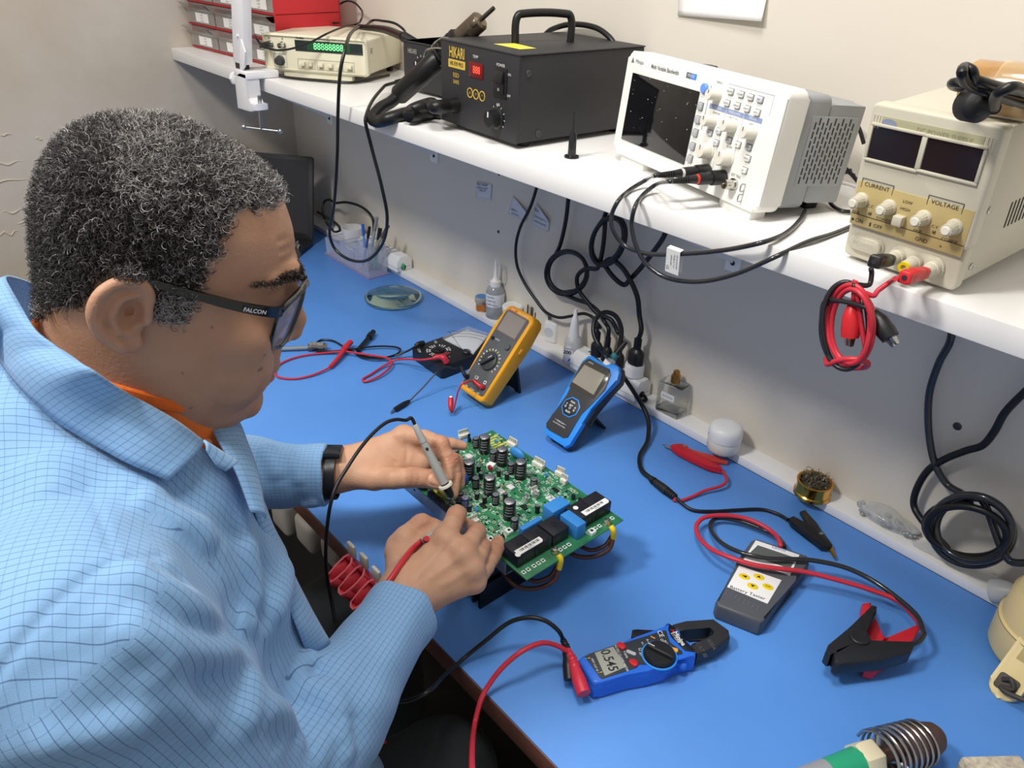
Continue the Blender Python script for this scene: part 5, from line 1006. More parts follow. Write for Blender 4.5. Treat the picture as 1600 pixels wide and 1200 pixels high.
# two white power strips
def strip(name, label, pend, pfar, green):
    a, c = at(*pend, LEDGE), at(*pfar, LEDGE); c.y = a.y = min(YW - .028, max(a.y, YL + .012)); L = (a - c).length
    t = thing('power_strip', label, 'power strip', FM(c, (0, 1, 0), (0, 0, 1)))   # X depth, Y up, Z along the wall towards the right
    b = MB(); b.prism([(-.024, .0), (.024, 0), (.024, .026), (.012, .040), (-.012, .040), (-.024, .026)], 0, L, WHITEP, .002); b.build('body', t)
    shape(t, 'seam', lambda b: b.box(-.0245, .0245, .010, .0112, -.0002, L + .0004, mat('seam_grey', 'b9b9b7', .5)))
    for k in range(3):
        shape(t, 'outlet', lambda b: (b.lathe([(.0125, .038), (.0125, .0412), (.011, .0412), (.011, .0405)], WHITEP, 20, T(0, 0, L * (.2 + k * .28)) @ Rx(-math.pi / 2)), [b.lathe([(.0025, 0), (.0025, .0003)], KPRINT, 8, T(0, .0407, L * (.2 + k * .28) + s_ * .6) @ Rx(-math.pi / 2)) for s_ in (-.007, .007)]))
    shape(t, 'cord_entry', lambda b: b.lathe([(.0075, 0), (.0075, .0012)], KPRINT, 16, T(-.004, .010, L)))
    if green: shape(t, 'switch_light', lambda b: b.ell((-.006, .013, L + .002), (.0045, .009, .003), mat('green_switch', '34a86a', .3)), 'green switch')
    return t, FM(c, (0, 1, 0), (0, 0, 1)), L
strip('a', 'white power strip behind the pen organizer, with a green switch on its end', (628, 424), (520, 372), True)
ts, Ms, Ls = strip('b', 'white power strip full of black plugs beside the blue tester', (1004, 622), (914, 562), False)
t = post('plug_adapter', 'round white hollow adapter standing behind the acrylic pen organizer', 'adapter', 553, 388, LEDGE)
shape(t, 'body', lambda b: b.lathe([(.018, 0), (.024, .02), (.030, .055), (.031, .062), (.027, .062), (.024, .045), (.004, .043)], WHITEP, 28, T(0, .0, .04 if 0 else 0)))
# acrylic organizer with pens
t = thing('pen_organizer', 'clear acrylic desk organizer with pens, in front of the white power strip', 'organizer', T(-1.865, .967, TZ))
AC = mat('acrylic_sheet', 'dfe6f5', .04, alpha=.22, spec=.8); ACE = mat('acrylic_edge', 'b9c4da', .1, alpha=.55, spec=.8)
shape(t, 'base', lambda b: b.box(0, .232, 0, .066, 0, .004, mat('acrylic_base', 'b3aede', .08, alpha=.6)))
def walls(b, x0, x1, y0, y1, h):
    for q in ((x0, x1, y0, y0 + .002), (x0, x1, y1 - .002, y1), (x0, x0 + .002, y0, y1), (x1 - .002, x1, y0, y1)): b.box(q[0], q[1], q[2], q[3], .004, h, AC)
    for q in ((x0, x1, y0, y0 + .0022), (x0, x1, y1 - .0022, y1), (x0, x0 + .0022, y0, y1), (x1 - .0022, x1, y0, y1)): b.box(q[0], q[1], q[2], q[3], h, h + .0012, ACE)
shape(t, 'pen_box', lambda b: walls(b, .160, .225, .004, .062, .082)); shape(t, 'card_box', lambda b: walls(b, .085, .158, .004, .062, .062)); shape(t, 'clip_box', lambda b: walls(b, .006, .083, .004, .062, .05))
def pen(label, base, top, r, m, capm, name='pen', caplen=.25, tipm=None):
    a, c = Vector(base), Vector(top); dv = c - a; L = dv.length; M = Matrix.Translation(a) @ dv.to_track_quat('Z', 'Y').to_matrix().to_4x4()
    t = thing(name, label, 'pen' if name in ('pen', 'marker') else name.replace('_', ' '), M, 'pens in the acrylic organizer')
    shape(t, 'barrel', lambda b: b.lathe([(r * .3, 0), (r * .9, .012), (r, .018), (r, L * (1 - caplen))], m, 12)); shape(t, 'cap', lambda b: b.lathe([(r * 1.15, L * (1 - caplen)), (r * 1.15, L * .99), (r * .7, L)], capm, 12))
px0, py0 = -1.865, .967
def pp(x, y, pbase, r, m, capm, label, h, **k):   # top pixel, offset of the foot in the pen box
    a = Vector((px0 + .16 + pbase[0], py0 + pbase[1], TZ + .006)); top = at(x, y, TZ + h); top.x = max(min(top.x, px0 + .235), px0 + .15); top = aty(x, y, py0 + pbase[2]); pen(label, a, top, r, m, capm, **k)
pp(566.7, 350, (.012, .03, .035), .0035, mat('pen_blue_clear', '6f9fe0', .25), mat('pen_blue', '2d62d2', .3), 'blue ballpoint pen, leftmost in the clear organizer', .12)
pp(577.6, 354, (.010, .02, .030), .0034, mat('pen_violet', '5b5f9a', .3), BLACK, 'dark pen with a black end next to the blue pen', .12)
pp(589, 339, (.02, .03, .045), .004, mat('tool_silver', 'c9cccb', .3, .5), mat('grey_end', '8d8f8f', .4), 'tall silver grey pen standing in the middle of the organizer', .15)
pp(594, 357, (.035, .04, .045), .005, mat('marker_green', '3aa873', .35), BLACK, 'green marker with a black cap in the clear organizer', .13, name='marker')
pp(607, 352, (.022, .012, .05), .0042, mat('brush_brown', 'a5927e', .45), mat('brush_dark', '5c4f47', .5), 'brown handled brush leaning to the right in the organizer', .13, name='brush')
# glass lens
t = post('glass_lens', 'round greenish glass lens lying flat on the mat beside the organizer', 'lens', 615, 468, TZ + .0005)
shape(t, 'lens', lambda b: b.lathe([(.0, 0), (.058, .0), (.068, .003), (.0705, .006), (.0705, .009), (.06, .0145), (.045, .019), (.03, .022), (.015, .0236), (.0, .024)], mat('green_lens_glass', 'd3efe2', .01, trans=1, ior=1.42), 48, cap=False))
# white lens ring and analog meter
k53 = lambda P: tr(P, 5.333, 600, 460)
S0 = FM((0, 0, TZ), (1, 0, 0), (0, 1, 0)); za = .030; fa_ = lambda P, z=za: trace(S0, k53(P), z)
cc = fa_([(520, 470)])[0]; t = thing('analog_multimeter', 'black analog multimeter with white needle scale behind the yellow meter', 'multimeter', T(cc[0], cc[1], TZ)); OFA = T(-cc[0], -cc[1], 0)
am = lambda name, fn, lab=None, parent=None: (lambda b: (setattr(b, 'M', OFA), fn(b), (lambda o: part_label(o, lab) if lab else o)(b.build(name, parent or t)))[-1])(MB())
bo_ = ccw(fa_([(236, 440), (320, 412), (465, 362), (690, 285), (868, 345), (800, 470), (760, 500), (500, 600), (470, 600)])); AMB = mat('analog_black', '202023', .4)
am('case', lambda b: b.prism(bo_, 0, za, AMB, .003))
sp = ccw(fa_([(505, 378), (690, 296), (862, 352), (745, 498)], za + .001)); am('scale_card', lambda b: (b.prism(sp, za, za + .002, mat('scale_white', 'dcdde2', .6)), None))
def arcs(b):
    c = fa_([(650, 470)], za)[0]; v = fa_([(760, 320)], za)[0]; d0 = Vector((v[0] - c[0], v[1] - c[1], 0)); L = d0.length
    for r in (1.0, .85, .7):
        P = [Vector((c[0], c[1], za + .0024)) + (Rz(math.radians(a)).to_3x3() @ d0) * r for a in range(-40, 41, 8)]; b.tube(P, .0006, mat('scale_ink', '54565e', .6), 4, 2)
    b.tube([Vector((c[0], c[1], za + .003)), Vector((c[0], c[1], za + .003)) + (Rz(.65).to_3x3() @ d0) * .95], .0006, KPRINT, 4, 1, smooth=False)
am('scale_marks', arcs); am('window', lambda b: b.prism(ccw(fa_([(490, 382), (695, 288), (872, 348), (742, 508)], za + .002)), za + .004, za + .010, mat('clear_window', 'eef2f6', .05, alpha=.16, spec=.8), .001), 'clear plastic window')
dc = fa_([(455, 468)])[0]
am('range_knob', lambda b: (b.lathe([(.013, 0), (.0125, .004), (.011, .005)], AMB, 24, T(dc[0], dc[1], za)), b.box(-.0115, .0115, -.0022, .0022, .004, .009, AMB, .001, M=T(dc[0], dc[1], za) @ Rz(-.4))))
def ring(b):
    for k in range(26):
        a = k / 26 * 2 * math.pi; m_ = mat('red_print', 'd8434a', .5) if 21 < k or k < 3 else WPRINT
        for r0, r1 in ((.017, .0205), (.0225, .0262)):
            if k % 4 != 3: b.box(r0, r1, -.0010, .0010, .0002, .0006, m_, M=T(dc[0], dc[1], za) @ Rz(a))
    for q, s_ in (((430, 398), 'ADJ'), ((292, 468), '-COM'), ((545, 520), '+')): p = fa_([q])[0]; b.text(s_, p[0], p[1], za + .0005, .007, WPRINT, rot=-.4)
am('dial_print', ring); pk = fa_([(688, 492)])[0]; am('zero_knob', lambda b: b.lathe([(.0095, 0), (.009, .006), (.0075, .0075)], AMB, 20, T(pk[0], pk[1], za)))
k32 = lambda P: tr(P, 3.2, 400, 420); A3 = lambda P, zs: [at(*q, TZ + z) for q, z in zip(k32(P), zs)]
def slug(root, pts, r0, r1, m, name='plug'): b = MB(); b.tube(pts, lambda s: r0 + (r1 - r0) * s, m, 12); return b.build(name, root)
t = thing('test_lead', 'black probe lead of the analog meter looping across the mat', 'test lead', I4)
slug(t, A3([(835, 372), (812, 376), (795, 388)], (.036, .040, .036)), .0062, .004, BLACK)
MB().tube(A3([(800, 386), (760, 410), (690, 436), (600, 445), (520, 430), (440, 390), (385, 360), (330, 355), (300, 372), (290, 392), (310, 412), (390, 412), (480, 402), (600, 388), (690, 390), (722, 402), (700, 428), (620, 448), (545, 446), (505, 428), (512, 408)], (.035, .02, .008, .004, .004, .004, .004, .004, .004, .005, .006, .006, .006, .008, .008, .008, .010, .009, .006, .005, .006)), .0021, CABLE, 8).build('lead', t)
shape(t, 'probe', lambda b: (b.tube(A3([(508, 408), (540, 372), (568, 338)], (.007, .009, .010)), .0050, BLACK, 12), b.tube(A3([(565, 343), (575, 328)], (.010, .011)), .0072, BLACK, 12), b.tube(A3([(575, 328), (588, 314)], (.010, .011)), .0058, BLACK, 12)))
t = thing('test_lead', 'red probe lead of the analog meter looping across the mat', 'test lead', I4)
slug(t, A3([(952, 466), (938, 445), (915, 440), (885, 447)], (.034, .044, .044, .042)), .0072, .0044, REDC)
MB().tube(A3([(890, 447), (830, 455), (760, 452), (700, 456), (640, 485), (570, 530), (533, 552), (545, 564), (600, 545), (650, 512), (678, 475), (660, 448), (600, 436), (520, 424), (440, 414), (330, 422), (220, 438), (135, 468), (98, 505), (110, 540), (190, 550), (270, 535), (340, 508), (378, 486)], (.042, .034, .022, .012, .006, .004, .004, .004, .006, .008, .010, .012, .012, .012, .010, .004, .003, .003, .003, .003, .003, .004, .006, .007)), .0022, REDC, 8).build('lead', t)
shape(t, 'probe', lambda b: (b.tube(A3([(372, 490), (410, 448), (440, 405)], (.007, .010, .013)), lambda s: .0042 + .0012 * s, REDC, 12), b.tube(A3([(440, 405), (455, 385)], (.013, .015)), .0072, REDC, 12), b.tube(A3([(455, 385), (474, 366)], (.014, .015)), .0062, REDC, 12)))
t = thing('cleaning_brush', 'grey handled brush with a bristle head lying beside the probe leads', 'brush', I4)
shape(t, 'handle', lambda b: b.tube(A3([(60, 402), (140, 400), (270, 394)], (.006, .006, .007)), .0048, mat('brush_handle_grey', '7f8892', .4), 10)); shape(t, 'ferrule', lambda b: b.tube(A3([(262, 394), (285, 394)], (.007, .007)), .0085, mat('ferrule_dark', '4c4e52', .4), 12))
def brs(b):
    r2 = random.Random(3)
    for k in range(160): 
        q = (270 + r2.random() * 72, 372 + r2.random() * 20); a = A3([q], (.012 + r2.random() * .006,))[0]; b.tube([a, a + Vector((.006 + r2.random() * .004, .004, -.002 + r2.random() * .005))], .0006, mat('bristle_grey', '8e8b86', .8, var=.4, vscale=200), 4, 1, smooth=False)
    b.tube(A3([(272, 384), (340, 388)], (.012, .012)), .0085, mat('bristle_grey', ''), 12)
o = shape(t, 'bristles', brs); o['kind'] = 'stuff'
# small pots and bottles on the ledge
t = post('paste_pot', 'small clear pot with orange label and blue lid on the ledge', 'pot', 752, 484, LEDGE, rot=.7)
shape(t, 'jar', lambda b: b.lathe([(.0125, 0), (.0135, .002), (.0135, .022), (.0145, .023)], mat('pot_clear', 'c9c2b6', .2, alpha=.8), 20)); shape(t, 'label', lambda b: b.box(-.009, .011, -.0142, -.011, .003, .018, mat('orange_label', 'c9772c', .5)), 'orange label'); shape(t, 'lid', lambda b: (b.lathe([(.0155, .022), (.016, .024), (.016, .033), (.0145, .035)], mat('pot_lid', 'b9b1a5', .3, alpha=.9), 20), b.lathe([(.0135, .0352), (.0135, .0356)], mat('lid_blue', '4b86c8', .4), 18)), 'lid with blue top')
t = post('dropper_bottle', 'clear plastic bottle with long white spout on the ledge', 'bottle', 773, 494, LEDGE, rot=.6)
shape(t, 'body', lambda b: b.lathe([(.019, 0), (.0215, .002), (.0215, .064), (.019, .072), (.0115, .079)], mat('bottle_clear', 'd7dcdf', .12, trans=.5, alpha=.75), 28))
shape(t, 'label', lambda b: (b.lathe([(.0218, .031), (.0218, .062)], mat('label_white', 'eceded', .5), 28, cap=False), [b.text(s_, 0, 0, .0222, .0062, KPRINT, M=T(0, 0, zz) @ Rz(-.25) @ Rx(math.pi / 2), sx=.9) for s_, zz in (('FLUXO', .056), ('CLEAN-45', .047), ('100ml NO CLEAN', .038))]), 'white label with black print')
shape(t, 'cap', lambda b: b.lathe([(.0125, .078), (.0125, .09), (.008, .093), (.005, .10), (.003, .128), (.0022, .14)], WHITEP, 20)); shape(t, 'spout_tube', lambda b: b.tube([(.004, 0, .128), (.012, .0, .134), (.02, 0, .12), (.021, 0, .1), (.016, 0, .088)], .0016, mat('thin_clear_tube', 'd9d9d6', .3, alpha=.7), 6))
t = post('white_jar', 'white round jar with lid behind the top of the yellow multimeter', 'jar', 800, 507, LEDGE)
shape(t, 'jar', lambda b: b.lathe([(.02, 0), (.022, .003), (.022, .036)], WHITEP, 24)); shape(t, 'lid', lambda b: b.lathe([(.0235, .035), (.024, .037), (.024, .046), (.0215, .049)], WHITEP, 24))
t = post('bit_block', 'white block holding dark driver bits behind the yellow multimeter', 'tool holder', 827, 516, LEDGE)
shape(t, 'block', lambda b: b.box(-.018, .018, -.011, .011, 0, .036, WHITEP, .003))
for x, y, h in ((-.013, .004, .058), (-.006, -.002, .062), (-.002, .005, .057), (.006, 0, .06), (.013, .004, .048)): shape(t, 'bit', lambda b: b.cyl((x, y, .03), (x, y, h), .0018, .0014, mat('bit_brown', '4d3a33', .4), 8))
t = post('wall_charger', 'white charger with two metal pins standing on the ledge', 'charger', 862, 532, LEDGE, rot=.3)
shape(t, 'body', lambda b: (b.prism(sq(.034, .024, .008, 4), 0, .048, WHITEP, .004)), None); shape(t, 'round_badge', lambda b: b.lathe([(.0115, 0), (.0115, .0004), (.0105, .0004)], mat('badge_grey', 'cfd3d4', .5), 24, T(-.003, -.0122, .024) @ Rx(math.pi / 2)))
for x in (-.011, -.006, .004): shape(t, 'pin', lambda b: b.cyl((x, 0, .046), (x, 0, .064), .0018, None, mat('pin_metal', '8d8880', .35, .9), 8))
t = post('glue_bottle', 'white glue bottle with long nozzle beside the blue tester', 'bottle', 893, 566, LEDGE, rot=.45)
shape(t, 'body', lambda b: b.lathe([(.0165, 0), (.019, .003), (.0185, .05), (.0155, .058), (.0115, .062)], MILK, 28)); shape(t, 'nozzle', lambda b: b.lathe([(.0118, .06), (.0105, .072), (.0078, .095), (.0058, .105), (.0045, .108), (.0035, .122), (.003, .124)], WHITEP, 24))
shape(t, 'label', lambda b: (b.prism([(.0105 * math.cos(a * math.pi / 12), .0205 * math.sin(a * math.pi / 12)) for a in range(24)], .0, .0004, PAPER, M=T(-.003, -.019, .027) @ Rx(math.pi / 2)), b.text('200', -.002, .005, .0008, .0115, KPRINT, M=T(-.003, -.0192, .027) @ Rx(math.pi / 2), bold=.0003), b.text('TEKBOND', -.001, .0135, .0008, .0042, KPRINT, M=T(-.003, -.0192, .027) @ Rx(math.pi / 2)), b.prism([(-.001, -.017), (.006, -.012), (.007, -.002)], .0005, .0008, mat('label_blue', '2448c8', .5), M=T(-.003, -.0192, .027) @ Rx(math.pi / 2))), 'oval white label reading 200')
# plugs in the second strip and their cords
def along(px): return min((Ms @ Vector((0, .0412, k * .002)) for k in range(int(Ls / .002))), key=lambda p: abs(proj(p)[0] - px))
OUT = [along(941), along(961), along(990)]
def plug(t, base, h, m, r, dirv=(0, 0, 1), flat=1.0):
    M = Matrix.Translation(base) @ Vector(dirv).normalized().to_track_quat('Z', 'Y').to_matrix().to_4x4() @ Matrix.Diagonal((1, flat, 1, 1)); pr = [(r, 0), (r, h * .4), (r * .75, h * .5), (r * .5, h * .56)]
    for k in range(5): pr += [(r * .5, h * (.57 + k * .08)), (r * .5, h * (.61 + k * .08)), (r * .36, h * (.612 + k * .08)), (r * .36, h * (.648 + k * .08))]
    b = MB(); b.lathe(pr, m, 16, M); return b.build('plug', t)
yc = YW - .022; Wp = lambda x, y, dy=0: aty(x, y, yc + dy)
def cord(name, label, pts, r, cat='cord', grp=None): t = thing(name, label, cat, I4, grp); MB().tube(pts, r, CABLE, 10, 8).build('cord', t); return t
def loops(cx, cy, rx, ry, n, st, turns, dy=0, wob=.008, ph=0, tilt=0, var=.06):
    o = []; N = 14
    for k in range(int(N * turns) + 1):
        a = st + 2 * math.pi * k / N; s_ = 1 + var * math.sin(a * .5 + ph); x, y = rx * math.cos(a) * s_, ry * math.sin(a) * s_
        o.append(Wp(cx + x * math.cos(tilt) - y * math.sin(tilt), cy + x * math.sin(tilt) + y * math.cos(tilt), dy + wob * math.sin(a * .62 + ph)))
    return o
t = cord('mains_cord', 'thin black cable curving down the wall past the torn stickers to the strip', [Wp(840, 280), Wp(838, 295), Wp(828, 325), Wp(813, 355), Wp(806, 385), Wp(808, 415), Wp(820, 443), Wp(838, 470), Wp(852, 487), Wp(872, 496), Wp(892, 494), Wp(912, 490), Wp(926, 496), Wp(938, 512), OUT[0] + Vector((-.022, 0, .065)), OUT[0] + Vector((-.018, 0, .05))], .0033)
plug(t, OUT[0] + Vector((-.018, 0, 0)), .055, BLACK, .013, flat=.8)
t = cord('mains_cord', 'black mains cord tied in a round coil, left of the two coils under the shelf', [Wp(889, 285), Wp(888, 310), Wp(884, 345), Wp(876, 380), Wp(868, 398)] + loops(886, 426, 31, 33, 14, math.radians(200), 2.6, ph=.5, tilt=.3) + [Wp(880, 458, .004), Wp(900, 468), Wp(920, 475), Wp(936, 488), Wp(946, 505), OUT[0] + Vector((.008, 0, .07)), OUT[0] + Vector((.010, 0, .05))], .0042)
plug(t, OUT[0] + Vector((.010, 0, 0)), .055, BLACK, .0125, flat=.8)
t = cord('mains_cord', 'black mains cord in an oval coil close under the shelf, near the scope cables', [Wp(950, 310), Wp(948, 328), Wp(944, 340)] + loops(950, 376, 24, 38, 14, math.radians(230), 3.0, dy=-.012, ph=1.4, tilt=.35) + [Wp(935, 417, -.01), Wp(915, 420, -.008), Wp(902, 432, -.01), Wp(904, 452, -.008), Wp(918, 472, -.006), Wp(934, 490, -.004), Wp(955, 500), Wp(966, 520), OUT[1] + Vector((.008, 0, .07)), OUT[1] + Vector((.008, 0, .05))], .0044)
plug(t, OUT[1] + Vector((.008, 0, 0)), .055, BLACK, .0125, flat=.8)
t = cord('mains_cord', 'black mains cord dropping straight to the rightmost plug on a white adapter', [Wp(1042, 350), Wp(1038, 368), Wp(1022, 392), Wp(1000, 420), Wp(985, 436), Wp(976, 445), Wp(966, 440, -.008), Wp(952, 425, -.01), Wp(945, 412, -.01), Wp(955, 405, -.012), Wp(972, 418, -.012), Wp(986, 440, -.01), Wp(996, 465, -.006), Wp(999, 492), OUT[2] + Vector((.004, 0, .1)), OUT[2] + Vector((0, 0, .075))], .0048)
plug(t, OUT[2] + Vector((0, 0, .026)), .056, BLACK, .017, flat=.75)
t = thing('plug_adapter', 'round white plug adapter under the rightmost black plug of the strip', 'adapter', Matrix.Translation(OUT[2]))
shape(t, 'body', lambda b: b.lathe([(.018, 0), (.019, .001), (.019, .022), (.0175, .0255)], WHITEP, 28)); shape(t, 'socket_holes', lambda b: [b.lathe([(.0024, 0), (.0024, .0004)], KPRINT, 8, T(x, -.008, .0256)) for x in (0, .011)])
p = Ms @ Vector((0, 0, Ls)); b = MB(); b.tube([p + Vector((-.004, -.004, .010)), p + Vector((.008, -.004, .010)), p + Vector((.014, -.006, .0045)), p + Vector((.008, -.016, .0045))], .0035, CABLE, 8)
tag(b.build('strip_cord'), 'short black cord end coming out of the power strip near the perfume bottle', 'cord')
c1 = cord('laptop_charger_cord', 'black charger cord looping on the wall between laptop and organizer', [at(497, 327, TZ + .04) if 0 else Wp(496, 331, -.05), Wp(512, 340, -.04), Wp(528, 352, -.03), Wp(531, 360, -.03), Wp(522, 361, -.03), Wp(510, 347, -.03), Wp(504, 328, -.03), Wp(507, 315, -.02), Wp(515, 312, -.02), Wp(524, 317, -.02), Wp(540, 316, -.01), Wp(560, 321), Wp(576, 332), Wp(583, 345), Wp(584, 372, -.004)], .0036)
# perfume bottle
a, f_, c = at(1022, 640, LEDGE), at(1057, 657, LEDGE), at(1082, 646, LEDGE)
ex = (f_ - a); ex.z = 0; wv = ex.length; S = FM(a, ex, (0, 0, 1)); hb = .066; db = .034
t = thing('perfume_bottle', 'square clear glass bottle with bronze cap and paper label, on the ledge', 'bottle', S @ T(0, 0.0003, 0))
b = MB(); b.M = T(wv / 2, 0, -db / 2) @ Rx(-math.pi / 2); b.prism(sq(wv, db, .003), 0, hb, mat('bottle_glass', 'f6faf8', .03, trans=1, ior=1.12, coat=1.0, alpha=.75), .003, 3); b.build('glass_body', t); b = MB(); b.M = T(wv / 2, 0, -db / 2) @ Rx(-math.pi / 2); b.prism(sq(wv - .002, db - .002, .003), .001, .009, mat('thick_glass_foot', 'ffffff', .02, trans=1, ior=1.5), .002); b.prism(sq(wv - .004, db - .004, .003), hb - .004, hb - .001, mat('thick_glass_foot', ''), .001); b.build('thick_foot', t)
b = MB(); b.M = T(wv / 2, 0, -db / 2) @ Rx(-math.pi / 2); b.prism(sq(wv - .009, db - .008, .003), hb - .004, .007, mat('inner_liquid', 'f3f6f4', .02, trans=1, ior=1.05), .001); b.b.free()
b = MB(); b.M = T(wv / 2, hb, -db / 2) @ Rx(-math.pi / 2); b.lathe([(.0085, 0), (.0088, .0145), (.0075, .015), (.0062, .0155), (.0062, .0215), (.005, .024)], mat('bronze_cap', 'ad7c3c', .3, .9), 24); b.build('cap', t)
b = MB(); b.prism(sq(.029, .014, .001), .0004, .0007, mat('label_paper', 'e3e3df', .6), M=T(wv * .48, .040, 0)); b.text('ALCOOL', wv * .48, .040, .001, .0058, GPRINT); b.build('paper_label', t)
# cream jar, brass tip cleaner, plastic bag
t = post('cream_jar', 'white plastic cream jar with rounded lid on the ledge', 'jar', 1128, 703, LEDGE)
t.location.y = min(t.location.y, YW - .032)
shape(t, 'jar', lambda b: b.lathe([(.020, 0), (.0255, .003), (.0285, .008), (.0285, .026), (.0275, .028)], mat('jar_milky', 'dfe0d6', .3), 36)); shape(t, 'lid', lambda b: (b.lathe([(.0292, .0275), (.0295, .029), (.0295, .043), (.0275, .050), (.022, .054), (.01, .0555), (0, .0558)], WHITEP, 36, cap=False), b.box(-.0004, .0004, -.0298, -.0290, .032, .037, GPRINT, M=Rz(-.75))))
t = post('tip_cleaner', 'brass tin filled with metal wool for cleaning tips, on the ledge', 'tip cleaner', 1268, 772, LEDGE)
t.location.y = min(t.location.y, YW - .033)
shape(t, 'brass_tin', lambda b: b.lathe([(.0275, 0), (.0295, .001), (.0295, .006), (.0275, .008), (.0272, .023), (.0288, .0245), (.0288, .0275), (.026, .028), (.0235, .0265), (.0235, .02)], mat('polished_brass', 'd8a24a', .18, 1.0), 40))
def wool(b):
    r2 = random.Random(5)
    for k in range(150):
        a0 = r2.random() * 6.28; r = .021 * math.sqrt(r2.random()); p = Vector((r * math.cos(a0), r * math.sin(a0), .024 + r2.random() * .006)); q = [p]
        for j in range(4): p = p + Vector((r2.uniform(-.006, .006), r2.uniform(-.006, .006), r2.uniform(-.003, .005))); p.z = min(p.z, .041); rr = math.hypot(p.x, p.y); s_ = min(1, .024 / max(rr, 1e-6)); p = Vector((p.x * s_, p.y * s_, p.z)); q.append(p)
        b.tube(q, .0004, mat('metal_wool', '8f8672', .35, .9), 4, 3)
    b.lathe([(.023, .022), (.018, .028), (0, .031)], mat('metal_wool_core', '4e493e', .6, .7), 20, cap=False)
o = shape(t, 'metal_wool', wool); o['kind'] = 'stuff'
def crumple(name, label, cat, px, m, seedv, h=.02):
    P = [at(*q, LEDGE + .001) for q in px]; c = sum(P, Vector()) / len(P); bm = bmesh.new(); bmesh.ops.create_icosphere(bm, subdivisions=4, radius=1); r2 = np.random.RandomState(seedv)
    L = (P[1] - P[0]).length / 2; Wd = (P[2] - P[0]).length / 2 if len(P) > 2 else .02; ex = (P[1] - P[0]).normalized(); dirs = r2.normal(size=(26, 3)); dirs /= np.linalg.norm(dirs, axis=1)[:, None]; amp = r2.uniform(-.22, .2, 26)
    for v in bm.verts:
        n_ = np.array(v.co); k = 1 + sum(a_ * max(0, float(n_ @ d_) - .75) * 4 for a_, d_ in zip(amp, dirs)); q = v.co * k
        v.co = Vector((ex.x * q.x * L - ex.y * q.y * Wd, ex.y * q.x * L + ex.x * q.y * Wd, max(0.0, h + q.z * h)))
    me = bpy.data.meshes.new(name); bm.to_mesh(me); bm.free(); me.materials.append(m); o = bpy.data.objects.new(name, me); COL.objects.link(o); o.location = ((P[0] + P[1]) / 2); o.location.z = LEDGE
    return tag(o, label, cat)
BAG = mat('clear_bag', 'd5d9da', .12, alpha=.38, spec=.9, bump=.6, bscale=120)
o = crumple('plastic_bag', 'crumpled clear plastic bag of small parts on the ledge beside the tin', 'bag', ((1340, 795), (1422, 838)), BAG, 4, .0135); 
r2 = random.Random(9); b = MB()
for k in range(30): b.ell((r2.uniform(-.05, .05) * 1, r2.uniform(-.012, .012), r2.uniform(.004, .016)), (.0045, .0035, .003), mat('grey_parts', '9b9fa0', .4, .4), u=8, v=6)
b.build('small_parts', o)['kind'] = 'stuff'
o = crumple('plastic_bag', 'flattened clear plastic wrapper on the ledge under the big cord coil', 'bag', ((1428, 850), (1545, 892)), mat('clear_wrapper', 'dfe2e3', .12, alpha=.3, spec=.9, bump=.5, bscale=90), 8, .006)
# big coiled cord and the cable joining it
t = thing('coiled_cord', 'thick black cord tied in a large coil resting by the wall at right', 'cord', I4)
MB().tube([Wp(1489, 505), Wp(1484, 535), Wp(1468, 565), Wp(1453, 610), Wp(1450, 650), Wp(1453, 690), Wp(1462, 728), Wp(1480, 757), Wp(1505, 772, -.01)] + loops(1520, 828, 62, 52, 14, math.radians(250), 3.1, dy=-.024, wob=.016, ph=.3, tilt=.15, var=.08) + [Wp(1575, 874, -.04), Wp(1615, 880, -.04)], .0052, mat('glossy_cable', ''), 12).build('cord', t)
t = thing('thick_cord', 'thick black cord entering from the right edge and joining the large coil', 'cord', I4)
MB().tube([Wp(1640, 578), Wp(1602, 612), Wp(1570, 645), Wp(1553, 675), Wp(1535, 696), Wp(1510, 704), Wp(1475, 718), Wp(1450, 735), Wp(1432, 765), Wp(1428, 790), Wp(1440, 812, -.01), Wp(1460, 835, -.02), Wp(1480, 858, -.03)] + loops(1512, 830, 66, 40, 14, math.radians(140), 1.4, dy=-.034, wob=.012, ph=2, tilt=.2), .0052, CABLE, 12).build('cord', t)
# cables behind the scope
t = thing('scope_power_cable', 'thin black cables between the back of the oscilloscope and the power supply', 'cable', I4)
yb = YW - .03; B_ = lambda x, y, dy=0: aty(x, y, yb + dy)
for P in ([(1290, 165), (1312, 170), (1330, 182), (1342, 200), (1350, 225)], [(1285, 235), (1300, 246), (1318, 260), (1332, 274), (1345, 290)], [(1280, 243), (1298, 252), (1315, 262), (1335, 275)], [(1275, 270), (1295, 274), (1312, 272), (1330, 266)]): MB().tube([B_(*q) for q in P], .0028, CABLE, 8).build('strand', t)
t = thing('usb_cable', 'black cable with a plug lying on the shelf behind the oscilloscope', 'cable', I4)
MB().tube([at(1280, 300, ST + .012), at(1292, 309, ST + .008), at(1302, 322, ST + .004), at(1318, 330, ST + .004), at(1345, 330, ST + .004)], .0026, CABLE, 8).build('cord', t); MB().tube([at(1277, 298, ST + .014), at(1284, 303, ST + .014), at(1295, 307, ST + .014)], lambda s: .009 - .005 * s, DARKG, 12).build('plug', t)
